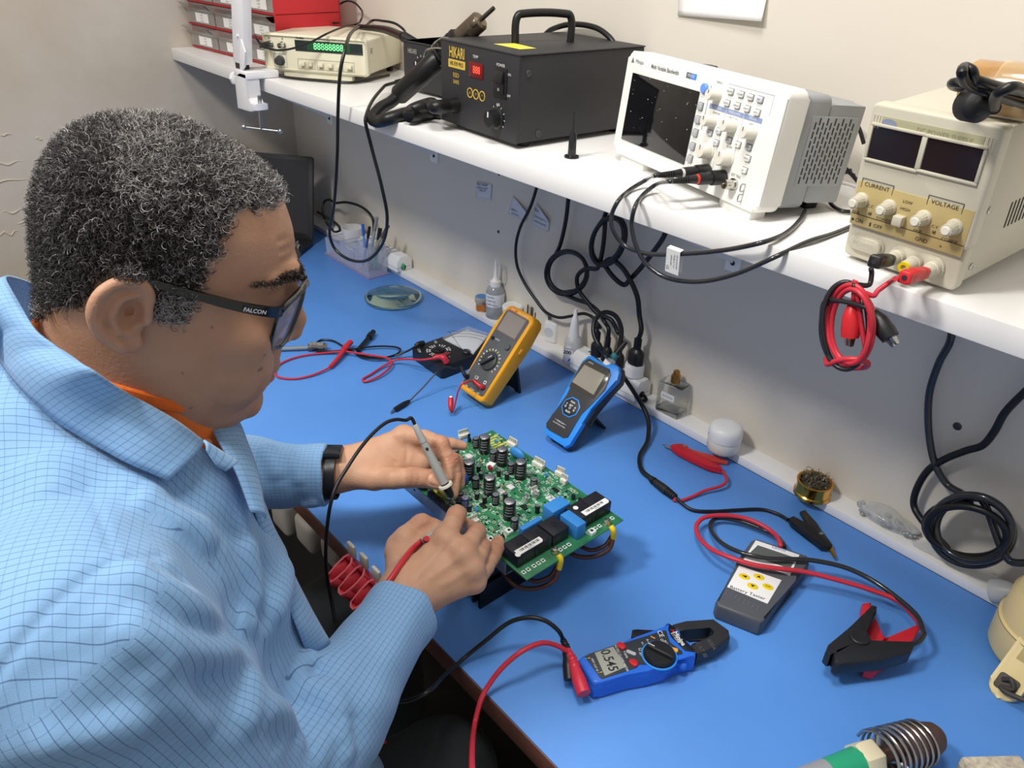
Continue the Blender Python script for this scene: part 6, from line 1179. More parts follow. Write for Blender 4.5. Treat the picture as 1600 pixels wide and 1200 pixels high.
# beige device at the right edge
BG_ = mat('beige_plastic', 'e6cf96', .5, bump=.02, bscale=200)
zc = TZ; c = at(1597, 1032, TZ); t = thing('beige_dispenser', 'round beige plastic device with a slotted arm, cut by the right edge', 'dispenser', Matrix.Translation((c.x + .012, c.y + .02, TZ)))
R_ = .062
shape(t, 'drum', lambda b: b.lathe([(.050, 0), (.058, .004), (.062, .012), (.0635, .055), (.0600, .058), (.0590, .095), (.054, .104), (.03, .108), (0, .109)], BG_, 48, cap=False)); shape(t, 'seam', lambda b: b.lathe([(.0637, .0545), (.0637, .0560)], mat('seam_dark', '8d8055', .7), 48, cap=False))
d0 = Vector((-.10, -.99, 0)).normalized(); e0 = Vector((-d0.y, d0.x, 0))
Ma = FM(d0 * .058 + Vector((0, 0, .01)), e0, d0 * .35 + Vector((0, 0, 1)))
Ma = FM(d0 * .106 + Vector((0, 0, .006)), e0, -d0 * .55 + Vector((0, 0, .62)))
shape(t, 'arm', lambda b: (setattr(b, 'M', Ma), b.prism([(x, y + .052) for x, y in sq(.036, .116, .017, 6)], -.016, 0, BG_, .004))); shape(t, 'arm_window', lambda b: (setattr(b, 'M', Ma), b.box(-.008, .008, .048, .098, -.001, .0006, mat('window_olive', 'b7a66c', .4), .0005)), 'olive window in the arm')
shape(t, 'hook_socket', lambda b: (setattr(b, 'M', Ma), b.prism([(x, y + .015) for x, y in sq(.024, .021, .004, 4)], -.002, .002, mat('socket_dark', '4b4238', .6), .001))); shape(t, 'cord', lambda b: (setattr(b, 'M', Ma), b.tube([(-.006, .017, .002), (.002, .022, .007), (.008, .014, .006), (-.002, .008, .006), (.004, .006, .009), (.03, .012, .012), (.07, .02, .012)], .0032, mat('old_cord', '3d3833', .6), 8)))
t = post('white_nozzle', 'white plastic nozzle lying on the ledge behind the beige device', 'nozzle', 1575, 925, LEDGE + .012)
shape(t, 'cone', lambda b: (setattr(b, 'M', Ry(1.0)), b.lathe([(.017, -.02), (.0175, -.015), (.015, 0), (.008, .016), (.004, .03), (.003, .034)], MILK, 24)))
# soldering iron in its spring holder at the bottom edge
GRN = mat('handle_green', '2fa57a', .4)
A0 = at(1255, 1222, TZ + .05); A1 = at(1465, 1150, TZ + .035); ax = (A1 - A0).normalized(); LL = (A1 - A0).length; Mi = Matrix.Translation(A0) @ ax.to_track_quat('Z', 'Y').to_matrix().to_4x4()
t = thing('soldering_iron', 'green handled soldering iron resting in a spring holder at the bottom edge', 'soldering iron', Mi)
fr = lambda s: LL * s
shape(t, 'handle', lambda b: b.lathe([(.0125, fr(-.6)), (.0135, fr(-.1)), (.0155, fr(.22)), (.0175, fr(.40)), (.0165, fr(.43))], GRN, 28), 'green handle'); shape(t, 'rating_label', lambda b: b.lathe([(.0138, fr(-.05)), (.0155, fr(.16))], mat('label_silver', 'b8bcc0', .35, .4), 28, cap=False), 'silver label')
shape(t, 'collar_nut', lambda b: b.lathe([(.0195, fr(.38)), (.0215, fr(.40)), (.0215, fr(.49)), (.019, fr(.51))], mat('nut_cream', 'ddd2b0', .4), 6), 'cream hexagonal collar'); shape(t, 'barrel', lambda b: b.lathe([(.009, fr(.5)), (.009, fr(.72)), (.0055, fr(.74)), (.004, fr(.9))], mat('barrel_brown', '6b5347', .4, .8), 20))
t = thing('spring_holder', 'coiled spring holder with brown cone around the green soldering iron', 'holder', Mi)
def helix(b):
    P = []
    for k in range(8 * 14 + 1):
        s_ = k / (8 * 14); a = 2 * math.pi * 8 * s_; r = .0275 - .004 * s_; P.append((r * math.cos(a), r * math.sin(a), fr(.52 + .36 * s_)))
    b.tube(P, .0018, STEEL, 8, 2)
shape(t, 'spring', helix, 'steel spring'); shape(t, 'cone', lambda b: b.lathe([(.0235, fr(.70)), (.0245, fr(.72)), (.021, fr(.88)), (.0165, fr(.97)), (.012, fr(1.0)), (.004, fr(1.005))], mat('cone_brown', '5f473f', .6, .3, bump=.2, bscale=80), 32), 'brown cone')
pf = Mi.inverted(); g0 = A0 + ax * fr(.6)
shape(t, 'base', lambda b: (setattr(b, 'M', pf @ Matrix.Translation((g0.x + .03, g0.y + .01, TZ))), b.prism(sq(.11, .075, .012, 4), 0, .012, mat('holder_grey', '83837c', .6), .003), b.tube([(-.03, 0, .01), (-.02, 0, .028), (.0, 0, .03)], .003, STEEL, 8)), 'grey base')
t = post('sponge', 'corner of a speckled cream cleaning sponge at the bottom edge', 'sponge', 1560, 1235, TZ + .001, rot=.9)
shape(t, 'sponge', lambda b: b.box(-.035, .035, -.028, .028, 0, .022, mat('sponge_cream', 'd8cbb4', .95, bump=1, bscale=160, var=.35, vscale=170), .004))
# red bins and grey things under the bench front
for k, (x, y) in enumerate(((533, 886), (552, 904), (571, 926))):
    p = aty(x, y, YF - .035); t = thing('red_bin', ('open red plastic bin under the bench edge, farthest from the red cable', 'open red plastic bin under the bench edge, middle of the row', 'open red plastic bin under the bench edge, nearest the red cable')[k], 'bin', Matrix.Translation(p), 'red bins under the bench edge')
    K_ = .62; hexo = [(x_ * K_ * .8, y_ * K_) for x_, y_ in [(-.013, -.036), (.008, -.042), (.018, -.02), (.017, .02), (-.004, .034), (-.018, .02)]]
    b = MB(); b.M = Rx(.5); RB = mat('bin_red', 'c93a45', .45); n = 6
    for i in range(n):
        a, c = hexo[i], hexo[(i + 1) % n]; b.quad([(a[0], a[1], 0), (c[0], c[1], 0), (c[0] * .8, c[1] * .8, -.05), (a[0] * .8, a[1] * .8, -.05)], RB)
    b.quad([(x_ * .8, y_ * .8, -.05) for x_, y_ in hexo], RB); o = b.build('bin', t); md = o.modifiers.new('wall', 'SOLIDIFY'); md.thickness = .002
    b = MB(); b.M = Rx(.5); b.tube([(x_, y_, 0) for x_, y_ in hexo], .0016, mat('bin_rim', 'e06a70', .4), 6, 2, True); part_label(b.build('rim', t), 'paler red rim')
    shape(t, 'label_holder', lambda b: b.box(-.010, .009, .016, .022, .010, .032, mat('holder_grey_light', 'b9b4a8', .6), .003))
p = aty(480, 870, .30); t = thing('folded_cloth', 'grey folded cloth on the shelf under the bench, behind the red bins', 'cloth', Matrix.Translation((-.955, .5, .60)))
shape(t, 'cloth', lambda b: [b.box(-.13 + k * .068, -.066 + k * .068, -.095 + k * .012, .12, .0, .075 - k * .012, mat('cloth_grey', '8f8a83', .85, bump=.3, bscale=40), .012, 3) for k in range(3)])
p = Vector((-1.0, .6, .55)); 
t = thing('under_shelf', 'dark wooden shelf under the bench carrying the grey cloth', 'shelf', T(-.9, .62, .585)); shape(t, 'board', lambda b: b.box(-.5, -.03, -.16, .3, -.012, .013, mat('dark_board', '1e1b19', .7), .001))
# ------------------------------------------------------------------ the man: smooth implicit surfaces turned into meshes
f32 = np.float32
def smin(a, b, k): h = np.clip(.5 + .5 * (b - a) / k, 0, 1); return b * (1 - h) + a * h - k * h * (1 - h)
def smax(a, b, k): return -smin(-a, -b, k)
def cone(P, a, b, ra, rb):          # tapered limb with round ends
    a = np.asarray(a, f32); b = np.asarray(b, f32); d = b - a; h = np.clip(((P - a) @ d) / (d @ d), 0, 1)
    return np.linalg.norm(P - a - h[:, None] * d, axis=1) - (ra + (rb - ra) * h)
def ellip(P, c, r, B=None):         # ellipsoid, optional basis B (rows = axes)
    q = P - np.asarray(c, f32)
    if B is not None: q = q @ np.asarray(B, f32).T
    r = np.asarray(r, f32); k0 = np.linalg.norm(q / r, axis=1); k1 = np.linalg.norm(q / (r * r), axis=1); return k0 * (k0 - 1) / np.maximum(k1, 1e-6)
def chain(P, pts, k):
    d = None
    for (a, ra), (b, rb) in zip(pts, pts[1:]):
        c = cone(P, a, b, ra, rb); d = c if d is None else smin(d, c, k)
    return d
def surface(f, boxes, h, slack=1.6):    # sparse surface nets: f sampled only in blocks near the surface
    H = 8 * h; keep = set()
    for lo, hi in boxes:
        lo = np.floor(np.asarray(lo) / H).astype(int); hi = np.ceil(np.asarray(hi) / H).astype(int)
        g = np.stack(np.meshgrid(*[np.arange(lo[i], hi[i]) for i in range(3)], indexing='ij'), -1).reshape(-1, 3)
        for s in range(0, len(g), 200000):
            gg = g[s:s + 200000]; v = f(((gg + .5) * H).astype(f32)); keep.update(map(tuple, gg[np.abs(v) < H * .87 * slack]))
    B = np.array(sorted(keep)); o = np.stack(np.meshgrid(*[np.arange(9)] * 3, indexing='ij'), -1).reshape(-1, 3)
    big = 1 << 14; key = lambda c: ((c[:, 0] + big) * (2 * big) + (c[:, 1] + big)) * (2 * big) + (c[:, 2] + big)
    VK, VP, Q = [], [], []
    for s in range(0, len(B), 300):
        bb = B[s:s + 300]; co = bb[:, None, :] * 8 + o[None]; V = f((co.reshape(-1, 3) * h).astype(f32)).reshape(len(bb), 9, 9, 9)
        cv = np.stack([V[:, i:i + 8, j:j + 8, k:k + 8] for i in (0, 1) for j in (0, 1) for k in (0, 1)], -1)
        act = (cv.min(-1) < 0) & (cv.max(-1) >= 0); idx = np.argwhere(act)
        if not len(idx): continue
        c8 = cv[act]; cell = bb[idx[:, 0]] * 8 + idx[:, 1:]; acc = np.zeros((len(idx), 3)); n = np.zeros(len(idx))
        off = np.array([(i, j, k) for i in (0, 1) for j in (0, 1) for k in (0, 1)])
        for a in range(8):
            for b in range(a + 1, 8):
                if np.abs(off[a] - off[b]).sum() != 1: continue
                m = (c8[:, a] < 0) != (c8[:, b] < 0); t = c8[m, a] / (c8[m, a] - c8[m, b]); acc[m] += off[a] + t[:, None] * (off[b] - off[a]); n[m] += 1
        VK.append(key(cell)); VP.append((cell + acc / n[:, None]) * h)
        for ax in range(3):
            e = np.zeros(3, int); e[ax] = 1; w = np.argwhere(V[:, :8, :8, :8] * 0 == 0) if 0 else None
            v0 = V[:, :8, :8, :8]; v1 = V[:, e[0]:8 + e[0], e[1]:8 + e[1], e[2]:8 + e[2]]; m = (v0 < 0) != (v1 < 0); ii = np.argwhere(m)
            if not len(ii): continue
            c = bb[ii[:, 0]] * 8 + ii[:, 1:]; u = np.zeros(3, int); u[(ax + 1) % 3] = 1; w = np.zeros(3, int); w[(ax + 2) % 3] = 1
            q = np.stack([key(c), key(c - u), key(c - u - w), key(c - w)], 1); fl = v0[m] < 0; q[~fl] = q[~fl][:, ::-1]; Q.append(q)
    VK = np.concatenate(VK); VP = np.concatenate(VP); Q = np.concatenate(Q); so = np.argsort(VK); VK = VK[so]; VP = VP[so]
    ix = np.searchsorted(VK, Q); ix = np.clip(ix, 0, len(VK) - 1); ok = (VK[ix] == Q).all(1)
    return VP, ix[ok]
def np_mesh(name, V, Q, parent=None, mats=(), attrs=None):
    me = bpy.data.meshes.new(name); me.vertices.add(len(V)); me.vertices.foreach_set('co', V.astype(f32).ravel()); n = Q.shape[1]
    me.loops.add(Q.size); me.loops.foreach_set('vertex_index', Q.astype(np.int32).ravel()); me.polygons.add(len(Q)); me.polygons.foreach_set('loop_start', np.arange(0, Q.size, n, dtype=np.int32))
    me.update(calc_edges=True); me.validate(); me.polygons.foreach_set('use_smooth', [True] * len(me.polygons))
    for m in mats: me.materials.append(m)
    for k, v in (attrs or {}).items():
        if v.ndim == 1: me.attributes.new(k, 'FLOAT', 'POINT').data.foreach_set('value', v.astype(f32))
        else: me.attributes.new(k, 'FLOAT_VECTOR', 'POINT').data.foreach_set('vector', v.astype(f32).ravel())
    o = bpy.data.objects.new(name, me); COL.objects.link(o)
    if parent is not None: o.parent = parent
    return o
def relax(V, Q, it=2, lam=.5):
    for _ in range(it):
        s = np.zeros_like(V); n = np.zeros(len(V))
        for a in range(Q.shape[1]):
            b = (a + 1) % Q.shape[1]; np.add.at(s, Q[:, a], V[Q[:, b]]); np.add.at(n, Q[:, a], 1); np.add.at(s, Q[:, b], V[Q[:, a]]); np.add.at(n, Q[:, b], 1)
        V = V * (1 - lam) + lam * s / np.maximum(n, 1)[:, None]
    return V
def march(px, py, f, z0=.25, z1=1.2, off=0.0):      # first point of surface f seen at photo pixel
    d = ray(px, py); k = z0
    for _ in range(200):
        p = CAM + d * k; v = float(f(np.array([p], f32))[0]) - off
        if v < .0006: return p
        k += max(v * .7, .0006) / np.linalg.norm(d)
        if k > z1: return None
    return p
# --- skeleton
th = math.radians(-23); pt_ = math.radians(18)
RV = np.array([math.cos(th), math.sin(th), 0]); FV = np.array([-math.sin(th), math.cos(th), 0]); ZV = np.array([0, 0, 1.])
FP = FV * math.cos(pt_) - ZV * math.sin(pt_); UP = ZV * math.cos(pt_) + FV * math.sin(pt_)
H0 = CAM + ray(255, 415) * .62; HB = np.stack([RV, FP, UP]).astype(f32)      # rows: right, forward, up of the head
hw = lambda x, y, z: H0 + (np.array([x, y, z]) / 1000) @ HB                   # head millimetres -> place
NB = np.array([-.632, .085, 1.145]); SR = np.array([-.452, .018, 1.125]); SL = np.array([-.800, .165, 1.125])
ER = np.array([-.412, .098, .885]); EL = np.array([-.955, .205, .885])
kc = lambda x, y, z: np.array(at(460 + x / 3.75, 640 + y / 3.75, z))          # joint seen at close-up pixel, at height z
WR = kc(655, 1085, .878); WL = kc(235, 355, .882)
# --- head
PZ = np.array([[-140, 50, 44, 6], [-135, 63, 30, 20], [-130, 76, 10, 36], [-122, 89, -8, 49], [-110, 94, -24, 58], [-97, 94, -38, 63], [-80, 97, -52, 67], [-58, 99, -66, 70], [-40, 98, -76, 72], [-25, 97, -81, 73], [-7, 96, -84, 74], [10, 96, -86, 75], [28, 98, -87.5, 75.5], [40, 96.5, -87, 75.5], [55, 92, -85, 74], [75, 81, -78, 67.5], [90, 63, -66, 56], [100, 42, -50, 42], [106, 20, -32, 24], [109, -2, -10, 5]], float)
zz_ = np.linspace(-140, 109, 500)
def smooth_tab(c):
    v = np.interp(zz_, PZ[:, 0], PZ[:, c]); k = np.hanning(41); k /= k.sum(); vp = np.pad(v, 20, mode='edge'); return np.convolve(vp, k, 'valid')
TF, TB, TW = smooth_tab(1), smooth_tab(2), smooth_tab(3)
def skull(q):                       # q in head millimetres
    x, y, z = q[:, 0], q[:, 1], q[:, 2]; fr = np.interp(z, zz_, TF); bk = np.interp(z, zz_, TB); w = np.maximum(np.interp(z, zz_, TW), 3)
    cy = (fr + bk) / 2 - 6; yf = np.where(y > cy, (y - cy) / np.maximum(fr - cy, 3), (y - cy) / np.minimum(bk - cy, -3))
    e = np.where(y > cy, 2.15, 2.1); r = (np.abs(x / w) ** e + np.abs(yf) ** e) ** (1 / e)
    L = 1 / np.sqrt((x / w) ** 2 / w ** 2 + (yf / np.maximum(fr - cy, 3)) ** 2 + 1e-9) * np.maximum(r, .2)
    d = (r - 1) * np.clip(L, 3, 90) * .85
    return np.maximum(d, np.maximum(z - 109, -140 - z))
EARY = np.array([[-7, -5], [-7, 9], [-14, 17], [-25, 16.5], [-35, 8], [-38.5, -5], [-35, -18], [-27, -28], [-18, -35]], float)
EARS = [(p.x, p.y) for p in spline([(a, b, 0) for a, b in EARY], 4)]
def ear(q, s):
    x = q[:, 0] * s; p = np.stack([x, q[:, 1], q[:, 2]], 1); ox = lambda y: 77 + (-y - 4) * .42
    plate = ellip(p, (83, -21, -8), (5, 17, 27), [[.92, .38, 0], [-.38, .92, .1], [0, -.1, 1]]); pts = [((ox(a) + 3, a, b), 4.6) for a, b in EARS]; hel = chain(p, pts, 2)
    lobe = ellip(p, (80, -13, -32), (5, 8, 9)); ant = chain(p, [((85, -14, 9), 3), ((88, -24, 4), 3.4), ((90, -28, -8), 3.4), ((88, -22, -20), 3.2), ((84, -15, -24), 3)], 2); trag = ellip(p, (81, -5, -10), (4, 4, 7))
    d = smin(smin(smin(plate, hel, 2.5), smin(ant, lobe, 3), 2.5), trag, 3)
    conc = ellip(p, (91, -15, -8), (14, 8.5, 13)); d = smax(d, -conc, 2.5); fossa = chain(p, [((90, -13, 12), 3.4), ((93, -24, 11), 3.4), ((97, -32, 3), 3.2), ((97, -33, -8), 2.8)], 1); return smax(d, -fossa, 1.5)
def head_f(P):
    q = (P - H0.astype(f32)) @ HB.T * 1000; d = skull(q); x = q[:, 0]
    nose = chain(q, [((0, 98, 12), 5.5), ((0, 105, -8), 6.5), ((0, 111, -26), 8), ((0, 109.5, -37), 10)], 6)
    d = smin(d, nose, 8); qa = np.stack([np.abs(x), q[:, 1], q[:, 2]], 1)
    d = smin(d, ellip(qa, (12.5, 99, -40), (8, 10, 8)), 5)
    d = smin(d, chain(qa, [((6, 97, 23), 6), ((26, 93, 27), 7), ((46, 78, 22), 6)], 8), 8)                # brow
    d = smax(d, -ellip(qa, (31, 101, 6), (17, 12, 11)), 9)                                                  # eye socket
    d = smin(d, ellip(qa, (31, 80.5, 5), (14, 13, 12)), 3)                                                  # lid over the eye
    d = smax(d, -chain(qa, [((20, 94.5, 4), 1.0), ((31, 96.5, 2.5), 1.2), ((43, 88, 3), 1.0)], 1), 1.6)     # lid crease
    d = smin(d, ellip(qa, (52, 66, -28), (20, 22, 22)), 14)                                                 # cheek
    d = smin(d, ellip(qa, (40, 70, -62), (24, 24, 30)), 16)
    d = smin(d, ellip(qa, (0, 94, -60), (20, 11, 16)), 8); d = smin(d, ellip(qa, (0, 99, -72), (18, 8, 5)), 6); d = smin(d, chain(qa, [((0, 101.5, -75), 4.2), ((16, 95, -78), 3.2), ((25, 87, -81), 2)], 3), 3)
    d = smin(d, chain(qa, [((0, 100.5, -87), 5), ((14, 95, -86), 3.8), ((23, 88, -83), 2)], 3), 3)
    d = smax(d, -chain(qa, [((0, 107, -80.5), 1.3), ((14, 100, -81), 1.3), ((27, 88, -84), 1.4)], 1), 1.5) # mouth line
    d = smin(d, ellip(qa, (0, 88, -113), (22, 11, 13)), 9)                                                  # chin
    d = smax(d, -chain(qa, [((16, 103, -44), 1.2), ((24, 95, -58), 1.8), ((31, 90, -76), 1.8), ((33, 86, -90), 1.2)], 2), 6)  # smile fold
    d = smax(d, -chain(q, [((9, 104, -52), 2.8), ((8, 103, -47), 2.8)], 1), 2); 
    for k, zz in enumerate((38, 46, 54)): d = smax(d, -chain(qa, [((0, 101.5 - k * 2.0, zz), 1.5), ((22, 97.5 - k * 2, zz + 2), 1.6), ((42, 84 - k * 3, zz + 1), 1.3)], 1), 3)
    d = smin(d, ear(q, 1), 3); d = smin(d, ear(q, -1), 3)
    return d / 1000
def neck_f(P):
    a, b = hw(0, -14, -70), NB + FV * .014; d = cone(P, a, b, .061, .066); d = smin(d, cone(P, hw(0, 30, -108), NB + FV * .045 + ZV * -.03, .045, .055), .03)
    return smin(d, cone(P, hw(0, -46, -60), NB - FV * .002, .030, .052), .02)
# --- hands
SKINK = .006
def hand(P, W, palm, fingers, wr, fore):
    d = cone(P, fore, W, .038, wr)
    for (m, r) in palm: d = smin(d, cone(P, W, m, wr * .86, r), .016)
    for (a, ra), (b, rb) in zip(palm, palm[1:]):
        if np.linalg.norm(np.array(a) - np.array(b)) < .05: d = smin(d, cone(P, a, b, ra, rb), .008)
    for F_ in fingers: 
        fd = chain(P, F_, .0022)
        d = smin(d, fd, .0045)
    return d
def creases(P, d, Hd):
    for F_, js in Hd['wr']:
        for j in js:
            J, r = F_[j]; J = np.array(J); u = np.array(F_[j + 1][0]) - np.array(F_[j - 1][0]); u = u / np.linalg.norm(u); q = P - J.astype(f32); s_ = q @ u.astype(f32); rr = np.linalg.norm(q - s_[:, None] * u.astype(f32), axis=1); m = np.clip(1.7 - rr / (r * 1.35), 0, 1)
            for o, a in ((0, .0016), (-.004, .0011), (.004, .0011)): d = d + m * a * np.exp(-((s_ - o) / .0013) ** 2)
            d = d - m * .0011 * np.exp(-(s_ / (r * .8)) ** 2)
    for c, r in Hd['bump']: d = smin(d, np.linalg.norm(P - np.asarray(c, f32), axis=1) - r, .010)
    for c, n, u, w, l in Hd['nail']:
        q = P - np.asarray(c, f32); v = np.cross(n, u); a, b, h = q @ v, q @ u, q @ n; rho = (np.abs(a / w) ** 3 + np.abs(b / l) ** 3) ** (1 / 3); m = (np.abs(h) < .006)
        d = d + m * (.0016 * np.exp(-((rho - 1.1) / .18) ** 2))
    return d
def nail(F_, k, t, w, l, tilt=(0, 0, 0)):
    a, ra = F_[k]; b, rb = F_[k + 1]; u = b - a; u = u / np.linalg.norm(u); c = a + (b - a) * t; n = CAM - c + np.array(tilt); n = n - u * (n @ u); n = n / np.linalg.norm(n); return (c + n * (ra + (rb - ra) * t), n, u, w, l)
LH = dict(palm=[(kc(470, 395, .885), .019), (kc(640, 160, .915), .0145), (kc(725, 205, .905), .0135), (kc(765, 270, .892), .0130), (kc(740, 330, .884), .0125)],
  fingers=[[(kc(470, 400, .885), .0165), (kc(585, 402, .893), .0152), (kc(715, 397, .893), .0138), (kc(800, 405, .890), .0132), (kc(852, 424, .887), .0112)],
           [(kc(640, 155, .915), .0140), (kc(765, 165, .928), .0112), (kc(862, 200, .925), .0108), (kc(902, 305, .905), .0094), (kc(900, 400, .889), .0078)],
           [(kc(725, 200, .905), .0135), (kc(850, 235, .915), .0108), (kc(920, 290, .905), .0102), (kc(945, 390, .884), .0088), (kc(935, 495, .866), .0066)],
           [(kc(765, 250, .893), .0125), (kc(880, 260, .902), .0104), (kc(948, 300, .895), .0096), (kc(968, 375, .878), .0086), (kc(970, 438, .866), .0074)],
           [(kc(770, 260, .885), .0120), (kc(860, 190, .897), .0092), (kc(925, 200, .893), .0086), (kc(990, 212, .888), .0068)]])
RH = dict(palm=[(kc(615, 800, .882), .017), (kc(880, 765, .913), .0150), (kc(985, 840, .908), .0145), (kc(1035, 925, .895), .0135), (kc(1055, 1010, .880), .0125)],
  fingers=[[(kc(615, 840, .880), .0180), (kc(655, 750, .890), .0150), (kc(745, 672, .897), .0132), (kc(810, 688, .892), .0112), (kc(880, 700, .886), .0085)],
           [(kc(690, 860, .884), .0160), (kc(790, 760, .890), .0135), (kc(850, 730, .893), .0120)],
           [(kc(880, 760, .913), .0150), (kc(920, 685, .921), .0118), (kc(948, 618, .923), .0116), (kc(968, 610, .900), .0096), (kc(955, 588, .880), .0078)],
           [(kc(985, 835, .908), .0140), (kc(1035, 770, .911), .0110), (kc(1072, 715, .905), .0106), (kc(1055, 700, .884), .0090), (kc(1010, 665, .868), .0074)],
           [(kc(1035, 920, .895), .0132), (kc(1085, 850, .897), .0102), (kc(1105, 800, .890), .0098), (kc(1085, 765, .872), .0086), (kc(1050, 730, .860), .0072)],
           [(kc(1055, 1005, .880), .0125), (kc(1118, 920, .876), .0112), (kc(1160, 850, .872), .0106), (kc(1184, 805, .868), .0098), (kc(1196, 772, .865), .0082)]])
LF, RF = LH['fingers'], RH['fingers']
LH['wr'] = [(LF[0], (2,)), (LF[1], (2, 3)), (LF[2], (2, 3)), (LF[3], (2,)), (LF[4], (1,))]; RH['wr'] = [(RF[0], (2,)), (RF[2], (2,)), (RF[3], (2,)), (RF[4], (2,)), (RF[5], (2, 3))]
LH['nail'] = [nail(LF[0], 3, .55, .0078, .0088, (0, -.3, .5))]; RH['nail'] = [nail(RF[5], 3, .6, .0058, .0066, (.5, .1, 0))]
LH['bump'] = [(kc(640, 150, .921), .0125), (kc(730, 185, .913), .0115)]; RH['bump'] = [(kc(885, 765, .920), .0130), (kc(985, 850, .914), .0120), (kc(1035, 935, .900), .0115), (kc(655, 760, .896), .0125)]
def lh_f(P): return creases(P, hand(P, WL, LH['palm'], LH['fingers'], .0275, WL + (EL - WL) * .5), LH)
def rh_f(P): return creases(P, hand(P, WR, RH['palm'], RH['fingers'], .0295, WR + (ER - WR) * .5), RH)
def arms_f(P):
    d = smin(cone(P, WR + (ER - WR) * .3, ER, .034, .040), cone(P, ER, SR, .038, .045), .01); d2 = smin(cone(P, WL + (EL - WL) * .3, EL, .034, .040), cone(P, EL, SL, .038, .045), .01)
    d = np.minimum(d, d2); d = smin(d, cone(P, SR, SL, .05, .05), .02); return smin(d, cone(P, NB, NB - ZV * .12 - FV * .03, .07, .09), .03)
def cull(P, lo, hi, f, m=.03):
    lo = np.asarray(lo) - m; hi = np.asarray(hi) + m; c = np.maximum(np.maximum(lo - P, P - hi), 0); dd = np.linalg.norm(c, axis=1) + m; ins = (c.max(1) <= 0)
    if ins.any(): dd[ins] = f(P[ins])
    return dd.astype(f32)
def bounds(J, m):
    a = np.array(J); return a.min(0) - m, a.max(0) + m
def allj(Hd, W, E): return [W, W + (E - W) * .5] + [p for p, r in Hd['palm']] + [p for F_ in Hd['fingers'] for p, r in F_]
HBX = (H0 - .165, H0 + .165); RBX = bounds(allj(RH, WR, ER), .04); LBX = bounds(allj(LH, WL, EL), .04)
LINES = []
def body_f(P):
    d = body0(P)
    for L_, a, w in LINES:
        lo, hi = L_.min(0) - 3 * w, L_.max(0) + 3 * w; m = ((P > lo) & (P < hi)).all(1)
        if m.any(): dd, tt = pdist(P[m], L_); d[m] -= a * np.exp(-(dd / w) ** 2) * np.clip(np.sin(np.pi * np.clip(tt, .03, .97)) * 2, 0, 1)
    return d
def body0(P):
    d = smin(cull(P, *HBX, head_f), neck_f(P), .018); d = smin(d, arms_f(P), .012)
    d = smin(d, cull(P, *RBX, rh_f), .006); return smin(d, cull(P, *LBX, lh_f), .006)

def pdist(P, L):
    a, b = L[:-1], L[1:]; best = np.full(len(P), 9, f32); tt = np.zeros(len(P), f32)
    for i in range(len(a)):
        dv = b[i] - a[i]; h = np.clip(((P - a[i]) @ dv) / (dv @ dv + 1e-9), 0, 1); dd = np.linalg.norm(P - a[i] - h[:, None] * dv, axis=1); m = dd < best; best[m] = dd[m]; tt[m] = (i + h[m]) / len(a)
    return best, tt
for f_, L_, a, w in ((rh_f, [(700, 1000), (790, 890), (880, 780)], .0016, .0042), (rh_f, [(770, 1000), (880, 930), (980, 850)], .0016, .0042), (rh_f, [(840, 1040), (940, 990), (1030, 930)], .0013, .0040), (rh_f, [(620, 960), (630, 880), (650, 790)], .0014, .0042),
  (rh_f, [(560, 985), (620, 1010), (700, 1045)], -.0009, .0018), (rh_f, [(580, 960), (650, 990), (720, 1030)], -.0007, .0018), (rh_f, [(690, 690), (735, 650), (770, 640)], -.0008, .0018), (rh_f, [(760, 780), (830, 700), (880, 650)], -.0010, .0022),
  (rh_f, [(915, 640), (950, 630), (985, 645)], -.0007, .0017), (rh_f, [(910, 665), (950, 655), (985, 670)], -.0007, .0017),
  (lh_f, [(560, 290), (600, 320), (660, 340), (720, 345)], -.0012, .0026), (lh_f, [(540, 270), (580, 300), (610, 310)], -.0009, .002), (lh_f, [(650, 180), (660, 240), (655, 320)], -.0016, .0030), (lh_f, [(690, 365), (700, 400), (690, 440)], -.0010, .0018), (lh_f, [(715, 362), (730, 400), (718, 440)], -.0010, .0018), (lh_f, [(850, 165), (840, 215), (850, 260)], -.0010, .002), (lh_f, [(880, 255), (905, 285), (925, 300)], -.0009, .0018), (lh_f, [(330, 210), (440, 180), (560, 150), (630, 150)], .0012, .0045)):
    P_ = [march(460 + x / 3.75, 640 + y / 3.75, f_) for x, y in L_]; P_ = [p for p in P_ if p is not None]
    if len(P_) > 1: LINES.append((np.array([tuple(v) for v in spline(P_, 4)], f32), a, w))
# --- body mesh with skin tones
V, Q = surface(body_f, [HBX, RBX, LBX, bounds([SR, SL, ER, EL, NB, WR, WL], .08)], .0017, 2.6)
V = relax(V, Q, 2, .35)
hq = ((V - H0) @ HB.T) * 1000; hx, hy, hz = np.abs(hq[:, 0]), hq[:, 1], hq[:, 2]
def hairmask(x, y, z):
    fr = np.interp(z, [12, 29, 54, 78, 79], [26, 28, 35, 38, 38]) + np.clip((70 - x) * .0, 0, 9); bk = np.interp(z, [-80, -60, -30, -20, -8, 12], [-96, -82, -68, -52, -42, -38])
    n = 2.0 * np.sin(y * .45 + z * .2) + 1.6 * np.sin(z * .6 - y * .33)
    top = (z + n > 78 + np.clip(y - 60, 0, 40) * .04); m = top | ((z > 12) & (y + n < fr)) | ((z <= 12) & (z + n > -13) & (y > -2) & (y + n < 22 + .1 * z) & (x > 55)) | ((z <= 12) & (y + n < bk) & (z + n > -76))
    return m & (y > -120) & (z > -90)
isH = (np.abs(hq) < 135).all(1); HM = hairmask(hx, hy, hz) & isH & ~((hx > 79) & (hy < 2) & (hy > -45) & (hz < 20))
